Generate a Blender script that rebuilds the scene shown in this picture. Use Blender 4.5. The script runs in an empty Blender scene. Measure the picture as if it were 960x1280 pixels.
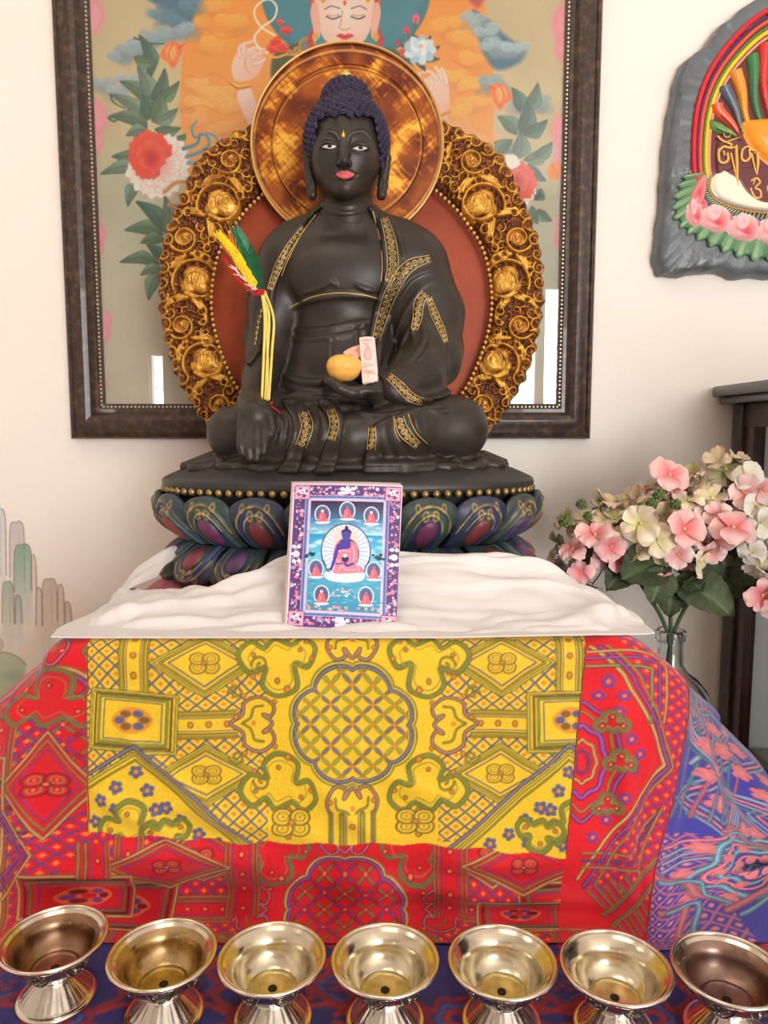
import bpy, bmesh, math, random
import numpy as np
from mathutils import Vector, Matrix
from mathutils.bvhtree import BVHTree
random.seed(7)
rng = np.random.default_rng(7)
SC = bpy.context.scene
COL = SC.collection
PI = math.pi

# ---------------------------------------------------------------- measuring
FPX = 931.0
TH = math.radians(6.2)
CAMP = np.array([0.0, 0.0, 1.195])
CT, ST = math.cos(TH), math.sin(TH)

def ray(px, py):
    xr = (px - 480.0) / FPX
    yr = (640.0 - py) / FPX
    return np.array([xr, CT + yr * ST, -ST + yr * CT])

def at(px, py, Y):
    d = ray(px, py)
    return CAMP + d * (Y / d[1])

def at_z(px, py, z):
    d = ray(px, py)
    return CAMP + d * ((z - CAMP[2]) / d[2])

def proj(P):
    P = np.asarray(P) - CAMP
    zc = P[..., 1] * CT - P[..., 2] * ST
    yc = P[..., 1] * ST + P[..., 2] * CT
    return 480 + FPX * P[..., 0] / zc, 640 - FPX * yc / zc

def lin(c):
    c = np.asarray(c, dtype=np.float64) / 255.0
    return np.where(c <= 0.04045, c / 12.92, ((c + 0.055) / 1.055) ** 2.4)

def L4(c):
    r = lin(c)
    return (float(r[0]), float(r[1]), float(r[2]), 1.0)

# ---------------------------------------------------------------- objects
WL = {}

def wloc(o):
    return WL.get(o.name, np.zeros(3))

def thing(name, label, cat, loc, group=None):
    o = bpy.data.objects.new(name, None)
    COL.objects.link(o)
    o.empty_display_size = 0.02
    o.location = [float(v) for v in loc]
    o['label'] = label
    o['category'] = cat
    if group:
        o['group'] = group
    WL[o.name] = np.array(loc, dtype=float)
    return o

def tag(o, label, cat, group=None, kind=None):
    o['label'] = label
    o['category'] = cat
    if group:
        o['group'] = group
    if kind:
        o['kind'] = kind
    return o

def mk(name, V, Fa, mat, parent=None, col=None, smooth=True, sharp=None, origin=None, label=None, attrs=None):
    V = np.asarray(V, dtype=np.float64)
    if origin is None:
        origin = (V.min(0) + V.max(0)) / 2
    origin = np.asarray(origin, dtype=float)
    me = bpy.data.meshes.new(name)
    if isinstance(Fa, np.ndarray):
        k = Fa.shape[1]
        me.vertices.add(len(V))
        me.vertices.foreach_set('co', (V - origin).astype(np.float32).ravel())
        me.loops.add(len(Fa) * k)
        me.loops.foreach_set('vertex_index', Fa.astype(np.int32).ravel())
        me.polygons.add(len(Fa))
        me.polygons.foreach_set('loop_start', np.arange(0, len(Fa) * k, k, dtype=np.int32))
        me.update(calc_edges=True)
    else:
        me.from_pydata((V - origin).tolist(), [], [tuple(int(i) for i in f) for f in Fa])
        me.update()
    me.validate()
    if smooth:
        me.polygons.foreach_set('use_smooth', np.ones(len(me.polygons), dtype=bool))
        if sharp:
            me.set_sharp_from_angle(angle=math.radians(sharp))
    if col is not None:
        col = np.asarray(col, dtype=np.float32)
        a = me.color_attributes.new('Col', 'FLOAT_COLOR', 'POINT')
        rgba = np.ones((len(V), 4), dtype=np.float32)
        rgba[:, :3] = col
        a.data.foreach_set('color', rgba.ravel())
    if attrs:
        for kx, val in attrs.items():
            a = me.attributes.new(kx, 'FLOAT', 'POINT')
            a.data.foreach_set('value', np.asarray(val, dtype=np.float32))
    me.materials.append(mat)
    o = bpy.data.objects.new(name, me)
    COL.objects.link(o)
    if parent is not None:
        o.parent = parent
        o.location = (origin - wloc(parent)).tolist()
    else:
        o.location = origin.tolist()
    WL[o.name] = origin
    if label:
        o['label'] = label
    return o

def subset(V, Fq, keep, col=None, attrs=None):
    f = Fq[keep]
    idx, inv = np.unique(f, return_inverse=True)
    out = [V[idx], inv.reshape(f.shape)]
    out.append(col[idx] if col is not None else None)
    out.append({k: v[idx] for k, v in attrs.items()} if attrs else None)
    return out

class MB:
    def __init__(s):
        s.v = []; s.f = []; s.c = []; s.n = 0
    def add(s, V, Fl, c=None):
        V = np.asarray(V, dtype=float).reshape(-1, 3)
        s.v.append(V)
        for f in Fl:
            s.f.append([int(i) + s.n for i in f])
        if c is not None:
            c = np.asarray(c, dtype=float)
            if c.ndim == 1:
                c = np.tile(c, (len(V), 1))
            s.c.append(c)
        s.n += len(V)
        return s
    def build(s, name, mat, parent=None, sharp=40, origin=None, label=None, smooth=True):
        V = np.concatenate(s.v)
        c = np.concatenate(s.c) if s.c else None
        return mk(name, V, s.f, mat, parent, c, smooth, sharp, origin, label)

# ---------------------------------------------------------------- shapes
def catmull(pts, closed=False, n=8):
    P = np.asarray(pts, dtype=float)
    N = len(P)
    if N < 3 and not closed:
        t = np.linspace(0, 1, n + 1)[:, None]
        return P[0] * (1 - t) + P[-1] * t
    out = []
    segs = N if closed else N - 1
    for i in range(segs):
        if closed:
            p0, p1, p2, p3 = P[(i - 1) % N], P[i], P[(i + 1) % N], P[(i + 2) % N]
        else:
            p1, p2 = P[i], P[i + 1]
            p0 = P[i - 1] if i > 0 else 2 * p1 - p2
            p3 = P[i + 2] if i + 2 < N else 2 * p2 - p1
        t = (np.arange(n) / n)[:, None]
        out.append(0.5 * ((2 * p1) + (-p0 + p2) * t + (2 * p0 - 5 * p1 + 4 * p2 - p3) * t ** 2 + (-p0 + 3 * p1 - 3 * p2 + p3) * t ** 3))
    r = np.concatenate(out)
    if not closed:
        r = np.vstack([r, P[-1]])
    return r

def grid_faces(nu, nv, cu=False, cv=False):
    iu = np.arange(nu if cu else nu - 1)
    iv = np.arange(nv if cv else nv - 1)
    a, b = np.meshgrid(iu, iv, indexing='ij')
    a2 = (a + 1) % nu; b2 = (b + 1) % nv
    return np.stack([a * nv + b, a2 * nv + b, a2 * nv + b2, a * nv + b2], -1).reshape(-1, 4)

def tube(path, r, n=8, closed=False, caps=True, flat=None):
    P = np.asarray(path, dtype=float)
    N = len(P)
    r = np.full(N, r) if np.isscalar(r) else np.asarray(r, dtype=float)
    if closed:
        T = np.roll(P, -1, 0) - np.roll(P, 1, 0)
    else:
        T = np.gradient(P, axis=0)
    T /= np.linalg.norm(T, axis=1)[:, None] + 1e-12
    up = np.array([0, 0, 1.0]) if abs(T[0][2]) < 0.9 else np.array([0, 1.0, 0])
    V = []
    u = np.cross(T[0], up); u /= np.linalg.norm(u)
    ang = np.arange(n) * 2 * PI / n
    for i in range(N):
        u = u - T[i] * np.dot(u, T[i]); u /= np.linalg.norm(u) + 1e-12
        w = np.cross(T[i], u)
        V.append(P[i] + r[i] * (np.cos(ang)[:, None] * u + np.sin(ang)[:, None] * w))
    V = np.concatenate(V)
    Fl = grid_faces(N, n, closed, True).tolist()
    if caps and not closed:
        Fl.append(list(range(n))[::-1])
        Fl.append(list(range((N - 1) * n, N * n)))
    return V, Fl

def lathe(prof, n=48, c=(0, 0, 0), sx=1.0, sy=1.0):
    prof = np.asarray(prof, dtype=float)
    ang = np.arange(n) * 2 * PI / n
    V = np.stack([np.outer(prof[:, 0], np.cos(ang)) * sx + c[0], np.outer(prof[:, 0], np.sin(ang)) * sy + c[1],
                  np.repeat(prof[:, 1][:, None], n, 1) + c[2]], -1).reshape(-1, 3)
    Fl = [f[::-1] for f in grid_faces(len(prof), n, False, True).tolist()]
    return V, Fl

def sphere(c, r, nu=12, nv=8):
    r = np.full(3, r) if np.isscalar(r) else np.asarray(r)
    V = []
    for j in range(nv + 1):
        p = PI * j / nv
        for i in range(nu):
            a = 2 * PI * i / nu
            V.append([math.sin(p) * math.cos(a), math.sin(p) * math.sin(a), math.cos(p)])
    V = np.array(V) * r + np.asarray(c)
    Fl = []
    for j in range(nv):
        for i in range(nu):
            i2 = (i + 1) % nu
            Fl.append([j * nu + i, (j + 1) * nu + i, (j + 1) * nu + i2, j * nu + i2])
    return V, Fl

def box(lo, hi, bev=0.0):
    lo = np.asarray(lo, float); hi = np.asarray(hi, float)
    bm = bmesh.new()
    bmesh.ops.create_cube(bm, size=1.0)
    for v in bm.verts:
        v.co = Vector(((v.co.x + .5) * (hi[0] - lo[0]) + lo[0], (v.co.y + .5) * (hi[1] - lo[1]) + lo[1], (v.co.z + .5) * (hi[2] - lo[2]) + lo[2]))
    if bev > 0:
        bmesh.ops.bevel(bm, geom=bm.edges[:], offset=bev, segments=2, affect='EDGES', profile=.6)
    bm.verts.index_update()
    V = np.array([v.co[:] for v in bm.verts]); Fl = [[v.index for v in f.verts] for f in bm.faces]
    bm.free()
    return V, Fl

def pillow(pts3, nrm, thick, rings=5, flat=0.0, cen=None, back=True, power=.5):
    """closed outline (N,3) -> rounded raised form along nrm"""
    P = np.asarray(pts3, float); N = len(P)
    nrm = np.asarray(nrm, float); nrm /= np.linalg.norm(nrm)
    C = P.mean(0) if cen is None else np.asarray(cen, float)
    V = [P]
    for k in range(1, rings + 1):
        t = k / (rings + 0.0)
        s = 1 - t * (1 - flat) * .999
        h = thick * (1 - (1 - t) ** 2) ** power
        V.append(C + (P - C) * s + nrm * h)
    V = np.concatenate(V)
    Fl = grid_faces(rings + 1, N, False, True).tolist()
    V = np.vstack([V, C + nrm * thick])
    ci = len(V) - 1
    for i in range(N):
        Fl.append([rings * N + i, rings * N + (i + 1) % N, ci][::1])
    if back:
        Fl.append(list(range(N))[::-1])
    return V, Fl

# ---------------------------------------------------------------- materials
def PM(name, c=(128, 128, 128), rough=.5, metal=0., attr=False, var=0., vscale=30., bump=0., bscale=200., spec=.5,
       coat=0., trans=0., ior=1.45, sheen=0., rvar=0., stretch=(1, 1, 1), c2=None, c2lo=.45, c2hi=.6, bump_attr=None, bdist=.001, sss=0.):
    m = bpy.data.materials.new(name)
    m.use_nodes = True
    nt = m.node_tree; N = nt.nodes; L = nt.links
    b = N['Principled BSDF']
    b.inputs['Roughness'].default_value = rough
    b.inputs['Metallic'].default_value = metal
    b.inputs['Specular IOR Level'].default_value = spec
    b.inputs['IOR'].default_value = ior
    b.inputs['Coat Weight'].default_value = coat
    b.inputs['Transmission Weight'].default_value = trans
    b.inputs['Sheen Weight'].default_value = sheen
    tc = N.new('ShaderNodeTexCoord')
    mp = N.new('ShaderNodeMapping'); mp.inputs['Scale'].default_value = stretch
    L.new(tc.outputs['Object'], mp.inputs['Vector'])
    if attr:
        a = N.new('ShaderNodeAttribute'); a.attribute_name = 'Col'
        src = a.outputs['Color']
    else:
        a = N.new('ShaderNodeRGB'); a.outputs[0].default_value = L4(c)
        src = a.outputs[0]
    if c2 is not None:
        n2 = N.new('ShaderNodeTexNoise'); n2.inputs['Scale'].default_value = vscale; n2.inputs['Detail'].default_value = 6
        n2.inputs['Roughness'].default_value = .65
        L.new(mp.outputs[0], n2.inputs['Vector'])
        r2 = N.new('ShaderNodeMapRange'); r2.inputs[1].default_value = c2lo; r2.inputs[2].default_value = c2hi
        L.new(n2.outputs[0], r2.inputs[0])
        mx = N.new('ShaderNodeMixRGB'); L.new(r2.outputs[0], mx.inputs[0]); L.new(src, mx.inputs[1]); mx.inputs[2].default_value = L4(c2)
        src = mx.outputs[0]
    if var > 0:
        n = N.new('ShaderNodeTexNoise'); n.inputs['Scale'].default_value = vscale; n.inputs['Detail'].default_value = 5
        L.new(mp.outputs[0], n.inputs['Vector'])
        r = N.new('ShaderNodeMapRange'); r.inputs[1].default_value = .3; r.inputs[2].default_value = .7
        r.inputs[3].default_value = 1 - var; r.inputs[4].default_value = 1 + var
        L.new(n.outputs[0], r.inputs[0])
        mu = N.new('ShaderNodeMixRGB'); mu.blend_type = 'MULTIPLY'; mu.inputs[0].default_value = 1
        L.new(src, mu.inputs[1]); L.new(r.outputs[0], mu.inputs[2])
        src = mu.outputs[0]
        if rvar > 0:
            r3 = N.new('ShaderNodeMapRange'); r3.inputs[1].default_value = .3; r3.inputs[2].default_value = .7
            r3.inputs[3].default_value = max(.02, rough - rvar); r3.inputs[4].default_value = rough + rvar
            L.new(n.outputs[0], r3.inputs[0]); L.new(r3.outputs[0], b.inputs['Roughness'])
    L.new(src, b.inputs['Base Color'])
    if bump > 0:
        bn = N.new('ShaderNodeBump'); bn.inputs['Strength'].default_value = bump; bn.inputs['Distance'].default_value = bdist
        if bump_attr:
            at_ = N.new('ShaderNodeAttribute'); at_.attribute_name = bump_attr
            L.new(at_.outputs['Fac'], bn.inputs['Height'])
        else:
            nb = N.new('ShaderNodeTexNoise'); nb.inputs['Scale'].default_value = bscale; nb.inputs['Detail'].default_value = 4
            L.new(mp.outputs[0], nb.inputs['Vector'])
            L.new(nb.outputs[0], bn.inputs['Height'])
        L.new(bn.outputs[0], b.inputs['Normal'])
    return m

# ---------------------------------------------------------------- drawing
class Canvas:
    def __init__(s, x0, y0, x1, y1, sc=1.0, bg=(255, 255, 255)):
        s.x0, s.y0, s.sc = x0, y0, sc
        s.w = int((x1 - x0) * sc); s.h = int((y1 - y0) * sc)
        s.a = np.empty((s.h, s.w, 3), np.float32); s.a[:] = bg
        s.H = np.zeros((s.h, s.w), np.float32)
        s.clip = None
    def XY(s):
        return (s.x0 + (np.arange(s.w) + .5) / s.sc)[None, :], (s.y0 + (np.arange(s.h) + .5) / s.sc)[:, None]
    def blk(s, x0, y0, x1, y1):
        i0 = max(0, int((x0 - s.x0) * s.sc)); i1 = min(s.w, int((x1 - s.x0) * s.sc) + 2)
        j0 = max(0, int((y0 - s.y0) * s.sc)); j1 = min(s.h, int((y1 - s.y0) * s.sc) + 2)
        if i1 <= i0 or j1 <= j0:
            return None
        X = (s.x0 + (np.arange(i0, i1) + .5) / s.sc).astype(np.float32)[None, :]
        Y = (s.y0 + (np.arange(j0, j1) + .5) / s.sc).astype(np.float32)[:, None]
        return (slice(j0, j1), slice(i0, i1)), X, Y
    def put(s, sl, m, color, X, Y):
        if s.clip is not None:
            m = m * s.clip[sl]
        c = color(X, Y) if callable(color) else np.array(color, np.float32)
        if callable(color):
            c = np.stack([np.broadcast_to(q, m.shape) for q in c], -1)
        m = m[..., None]
        s.a[sl] = s.a[sl] * (1 - m) + c * m
    @staticmethod
    def segd(X, Y, P, closed, w0=None, w1=None):
        """distance to polyline; with tapered widths returns d - w"""
        best = None
        n = len(P)
        for i in range(n if closed else n - 1):
            ax, ay = P[i]; bx, by = P[(i + 1) % n]
            dx, dy = bx - ax, by - ay
            q = dx * dx + dy * dy + 1e-9
            t = np.clip(((X - ax) * dx + (Y - ay) * dy) / q, 0, 1)
            d = np.sqrt((X - ax - t * dx) ** 2 + (Y - ay - t * dy) ** 2)
            if w0 is not None:
                d = d - (w0 + (w1 - w0) * (i + t) / max(1, n - 1))
            best = d if best is None else np.minimum(best, d)
        return best
    @staticmethod
    def inside(X, Y, P):
        r = np.zeros(np.broadcast(X, Y).shape, bool)
        n = len(P)
        for i in range(n):
            ax, ay = P[i]; bx, by = P[(i + 1) % n]
            if ay == by:
                continue
            c = ((ay > Y) != (by > Y)) & (X < (bx - ax) * (Y - ay) / (by - ay) + ax)
            r ^= c
        return r
    def sdf_poly(s, pts, sm=True, n=6, pad=3):
        P = catmull(pts, True, n) if sm else np.asarray(pts, float)
        b = s.blk(P[:, 0].min() - pad, P[:, 1].min() - pad, P[:, 0].max() + pad, P[:, 1].max() + pad)
        if b is None:
            return None
        sl, X, Y = b
        d = s.segd(X, Y, P, True)
        return sl, X, Y, np.where(s.inside(X, Y, P), -d, d)
    def poly(s, pts, color, a=1., soft=.6, sm=True, n=6):
        r = s.sdf_poly(pts, sm, n, 3 + soft * 2)
        if r is None:
            return
        sl, X, Y, d = r
        s.put(sl, np.clip(.5 - d / (2 * soft), 0, 1) * a, color, X, Y)
    def line(s, pts, color, w=1.5, a=1., sm=True, closed=False, w1=None, soft=.5, n=6):
        P = catmull(pts, closed, n) if sm else np.asarray(pts, float)
        pad = max(w, w1 or 0) + 3
        b = s.blk(P[:, 0].min() - pad, P[:, 1].min() - pad, P[:, 0].max() + pad, P[:, 1].max() + pad)
        if b is None:
            return
        sl, X, Y = b
        d = s.segd(X, Y, P, closed, w / 2, (w if w1 is None else w1) / 2)
        s.put(sl, np.clip(.5 - d / (2 * soft), 0, 1) * a, color, X, Y)
    def ell(s, cx, cy, rx, ry, color, a=1., rot=0., soft=.6):
        R = max(rx, ry) + 3 + soft * 2
        b = s.blk(cx - R, cy - R, cx + R, cy + R)
        if b is None:
            return
        sl, X, Y = b
        co, si = math.cos(rot), math.sin(rot)
        u = (X - cx) * co + (Y - cy) * si; v = -(X - cx) * si + (Y - cy) * co
        k = np.sqrt((u / rx) ** 2 + (v / ry) ** 2)
        s.put(sl, np.clip(.5 - (k - 1) * min(rx, ry) / (2 * soft), 0, 1) * a, color, X, Y)
    def ridge(s, pts, w, h, w1=None, sm=True, closed=False, n=6, prof=.5):
        """raise a rounded ridge in the height channel"""
        P = catmull(pts, closed, n) if sm else np.asarray(pts, float)
        pad = max(w, w1 or 0) + 2
        b = s.blk(P[:, 0].min() - pad, P[:, 1].min() - pad, P[:, 0].max() + pad, P[:, 1].max() + pad)
        if b is None:
            return
        sl, X, Y = b
        w1 = w if w1 is None else w1
        d = s.segd(X, Y, P, closed, w / 2, w1 / 2)     # negative inside
        t = np.clip(-d / (max(w, w1) / 2), 0, 1)
        s.H[sl] = np.maximum(s.H[sl], h * (1 - (1 - t) ** 2) ** prof)
    def dome(s, cx, cy, rx, ry, h, rot=0.):
        R = max(rx, ry) + 1
        b = s.blk(cx - R, cy - R, cx + R, cy + R)
        if b is None:
            return
        sl, X, Y = b
        co, si = math.cos(rot), math.sin(rot)
        u = (X - cx) * co + (Y - cy) * si; v = -(X - cx) * si + (Y - cy) * co
        k = 1 - (u / rx) ** 2 - (v / ry) ** 2
        s.H[sl] = np.maximum(s.H[sl], np.where(k > 0, h * np.sqrt(np.clip(k, 0, 1)), 0))
    def sample(s, px, py, H=False):
        A = s.H if H else s.a
        x = np.clip((np.asarray(px) - s.x0) * s.sc - .5, 0, s.w - 1.001); y = np.clip((np.asarray(py) - s.y0) * s.sc - .5, 0, s.h - 1.001)
        i = x.astype(int); j = y.astype(int); fx = x - i; fy = y - j
        if not H:
            fx = fx[..., None]; fy = fy[..., None]
        return (A[j, i] * (1 - fx) * (1 - fy) + A[j, i + 1] * fx * (1 - fy) + A[j + 1, i] * (1 - fx) * fy + A[j + 1, i + 1] * fx * fy)

def noise2(h, w, cell, seed):
    r = np.random.default_rng(seed)
    gh, gw = int(h / cell) + 3, int(w / cell) + 3
    g = r.random((gh, gw)).astype(np.float32)
    y = np.arange(h) / cell; x = np.arange(w) / cell
    j = y.astype(int); i = x.astype(int)
    fy = (y - j); fx = (x - i)
    fy = (fy * fy * (3 - 2 * fy))[:, None]; fx = (fx * fx * (3 - 2 * fx))[None, :]
    return (g[j][:, i] * (1 - fx) * (1 - fy) + g[j][:, i + 1] * fx * (1 - fy) + g[j + 1][:, i] * (1 - fx) * fy + g[j + 1][:, i + 1] * fx * fy) - .5

def grad(c1, c2, p1, p2):
    c1 = np.array(c1, float); c2 = np.array(c2, float)
    dx, dy = p2[0] - p1[0], p2[1] - p1[1]; q = dx * dx + dy * dy
    def f(X, Y):
        t = np.clip(((X - p1[0]) * dx + (Y - p1[1]) * dy) / q, 0, 1)
        return [c1[k] + (c2[k] - c1[k]) * t for k in range(3)]
    return f

def rgrad(c1, c2, c, r):
    c1 = np.array(c1, float); c2 = np.array(c2, float)
    def f(X, Y):
        t = np.clip(np.sqrt((X - c[0]) ** 2 + (Y - c[1]) ** 2) / r, 0, 1)
        return [c1[k] + (c2[k] - c1[k]) * t for k in range(3)]
    return f

def spiral(cx, cy, r0, r1, turns, a0, n=40, d=1):
    t = np.linspace(0, 1, n)
    r = r0 + (r1 - r0) * t ** .85
    a = a0 + d * turns * 2 * PI * t
    return np.stack([cx + r * np.cos(a), cy + r * np.sin(a)], -1)

# ---------------------------------------------------------------- sculpting
class Vol:
    def __init__(s, lo, hi, h):
        s.lo = np.asarray(lo, float); s.h = h
        s.n = np.ceil((np.asarray(hi) - s.lo) / h).astype(int) + 1
        s.ax = [(s.lo[i] + h * np.arange(s.n[i])).astype(np.float32) for i in range(3)]
        s.F = np.full(tuple(s.n), .03, np.float32)
    def blk(s, lo, hi):
        i0 = np.clip(np.floor((np.asarray(lo) - s.lo) / s.h).astype(int), 0, s.n)
        i1 = np.clip(np.ceil((np.asarray(hi) - s.lo) / s.h).astype(int) + 1, 0, s.n)
        sl = tuple(slice(a, b) for a, b in zip(i0, i1))
        X = s.ax[0][sl[0]][:, None, None]; Y = s.ax[1][sl[1]][None, :, None]; Z = s.ax[2][sl[2]][None, None, :]
        return sl, X, Y, Z
    def op(s, sl, d, k, mode):
        if 0 in s.F[sl].shape:
            return
        a = s.F[sl]
        d = d.astype(np.float32)
        if mode == 's':
            d = -d; hh = np.clip(.5 - .5 * (d - a) / k, 0, 1)   # smooth max
            s.F[sl] = a * (1 - hh) + d * hh + k * hh * (1 - hh) if False else np.maximum(a, d) + k * np.clip(1 - np.abs(a - d) / k, 0, 1) ** 2 * .25
        else:
            s.F[sl] = np.minimum(a, d) - k * np.clip(1 - np.abs(a - d) / k, 0, 1) ** 2 * .25
    def cap(s, p0, p1, r0, r1=None, k=.004, mode='u'):
        r1 = r0 if r1 is None else r1
        p0 = np.asarray(p0, float); p1 = np.asarray(p1, float)
        m = max(r0, r1) + k + .012
        sl, X, Y, Z = s.blk(np.minimum(p0, p1) - m, np.maximum(p0, p1) + m)
        v = p1 - p0; q = float(v @ v) + 1e-12
        t = np.clip(((X - p0[0]) * v[0] + (Y - p0[1]) * v[1] + (Z - p0[2]) * v[2]) / q, 0, 1)
        d = np.sqrt((X - p0[0] - t * v[0]) ** 2 + (Y - p0[1] - t * v[1]) ** 2 + (Z - p0[2] - t * v[2]) ** 2) - (r0 + (r1 - r0) * t)
        s.op(sl, d, k, mode)
    def chain(s, P, R, k=.004, mode='u'):
        R = [R] * len(P) if np.isscalar(R) else R
        for i in range(len(P) - 1):
            s.cap(P[i], P[i + 1], R[i], R[i + 1], k, mode)
    def ell(s, c, r, k=.004, mode='u', rot=None):
        c = np.asarray(c, float); r = np.asarray(r, float)
        m = (max(r) if rot is not None else r) + k + .012
        sl, X, Y, Z = s.blk(c - m, c + m)
        x, y, z = X - c[0], Y - c[1], Z - c[2]
        if rot is not None:
            R = np.asarray(rot)
            x, y, z = (R[0, 0] * x + R[1, 0] * y + R[2, 0] * z, R[0, 1] * x + R[1, 1] * y + R[2, 1] * z, R[0, 2] * x + R[1, 2] * y + R[2, 2] * z)
        k0 = np.sqrt((x / r[0]) ** 2 + (y / r[1]) ** 2 + (z / r[2]) ** 2)
        k1 = np.sqrt((x / r[0] ** 2) ** 2 + (y / r[1] ** 2) ** 2 + (z / r[2] ** 2) ** 2)
        d = k0 * (k0 - 1) / (k1 + 1e-9)
        s.op(sl, d, k, mode)
    def val(s, p):
        g = (np.asarray(p) - s.lo) / s.h
        i = np.clip(g.astype(int), 0, s.n - 2); f = g - i
        r = 0
        for a in (0, 1):
            for b in (0, 1):
                for c in (0, 1):
                    r = r + s.F[i[0] + a, i[1] + b, i[2] + c] * (f[0] if a else 1 - f[0]) * (f[1] if b else 1 - f[1]) * (f[2] if c else 1 - f[2])
        return r
    def hit(s, px, py, push=0.0, default=None):
        d = ray(px, py); d = d / np.linalg.norm(d)
        hi = s.lo + s.h * (s.n - 1)
        t = (s.lo[1] - CAMP[1]) / d[1] + s.h
        tmax = (hi[1] - CAMP[1]) / d[1] - s.h
        while t < tmax:
            p = CAMP + d * t
            if np.all(p > s.lo) and np.all(p < hi):
                v = s.val(p)
                if v < s.h * .15:
                    return p + d * push
                t += max(s.h * .3, min(v * .7, .01))
            else:
                t += s.h * 2
        return None if default is None else at(px, py, default)
    def hits(s, pts, push=0.0, default=None):
        return [q for q in (s.hit(x, y, push, default) for x, y in pts) if q is not None]
    def mesh(s):
        return surface_nets(s.F, s.lo, s.h)

def surface_nets(Fv, lo, h):
    S = Fv < 0
    nx, ny, nz = Fv.shape
    cid = {}
    acc_i = []; acc_p = []
    quads = []
    def cell(i, j, k):
        return (i * ny + j) * nz + k
    for ax in range(3):
        sa = [slice(None)] * 3; sb = [slice(None)] * 3
        sa[ax] = slice(0, -1); sb[ax] = slice(1, None)
        A = S[tuple(sa)]; B = S[tuple(sb)]
        idx = np.argwhere(A != B)
        fa = Fv[tuple(sa)][tuple(idx.T)]; fb = Fv[tuple(sb)][tuple(idx.T)]
        t = fa / (fa - fb)
        P = idx.astype(np.float64); P[:, ax] += t
        b_, c_ = (ax + 1) % 3, (ax + 2) % 3
        ids = []
        ok = (idx[:, b_] > 0) & (idx[:, c_] > 0) & (idx[:, b_] < Fv.shape[b_] - 1) & (idx[:, c_] < Fv.shape[c_] - 1)
        idx = idx[ok]; P = P[ok]; ina = A[A != B][ok] if False else S[tuple(idx.T)]
        for db, dc in ((-1, -1), (0, -1), (0, 0), (-1, 0)):
            q = idx.copy(); q[:, b_] += db; q[:, c_] += dc
            cc = cell(q[:, 0], q[:, 1], q[:, 2])
            ids.append(cc); acc_i.append(cc); acc_p.append(P)
        Q = np.stack(ids, 1)
        Q[~ina] = Q[~ina][:, ::-1]
        quads.append(Q)
    I = np.concatenate(acc_i); P = np.concatenate(acc_p)
    Q = np.concatenate(quads)
    u, inv = np.unique(I, return_inverse=True)
    cnt = np.bincount(inv)
    V = np.stack([np.bincount(inv, P[:, a]) / cnt for a in range(3)], 1)
    Q = np.searchsorted(u, Q)
    return V * h + lo, Q

def bvh_of(V, Fq):
    return BVHTree.FromPolygons([tuple(v) for v in V.tolist()], [tuple(f) for f in Fq.tolist()])

def cast(bvh, px, py, off=0.0, default=None):
    d = ray(px, py); d = d / np.linalg.norm(d)
    r = bvh.ray_cast(Vector(CAMP), Vector(d))
    if r[0] is None:
        return None if default is None else (at(px, py, default), np.array([0, -1., 0]))
    n = np.array(r[1])
    if n @ d > 0:
        n = -n
    return np.array(r[0]) + n * off, n
# ================================================================ room
WY = 1.28            # the wall with the picture
RX0, RX1, RY0, RZ1 = -1.9, 2.1, -2.6, 2.75
M_wall = PM('wall_plaster', (243, 235, 224), rough=.75, var=.018, vscale=3, bump=.12, bscale=60, bdist=.002)
M_wall2 = PM('wall_paint', (238, 230, 220), rough=.8, var=.02, vscale=2)
M_floor = PM('floor_wood', (142, 98, 66), rough=.45, var=.2, vscale=6, stretch=(1, 8, 1))
M_ceil = PM('ceiling_paint', (245, 242, 236), rough=.9, var=.01)

def struct(name, parts, m, sharp=30):
    b = MB()
    for p in parts:
        b.add(*box(*p))
    o = b.build(name, m, None, sharp)
    o['kind'] = 'structure'
    return o

struct('wall_back', [((RX0 - .1, WY, 0), (RX1 + .1, WY + .1, RZ1))], M_wall)
struct('wall_left', [((RX0 - .1, RY0, 0), (RX0, WY, RZ1))], M_wall2)
struct('wall_right', [((RX1, RY0, 0), (RX1 + .1, WY, RZ1))], M_wall2)
struct('floor', [((RX0 - .1, RY0 - .1, -.1), (RX1 + .1, WY + .1, 0))], M_floor)
struct('ceiling', [((RX0 - .1, RY0 - .1, RZ1), (RX1 + .1, WY + .1, RZ1 + .1))], M_ceil)
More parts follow.
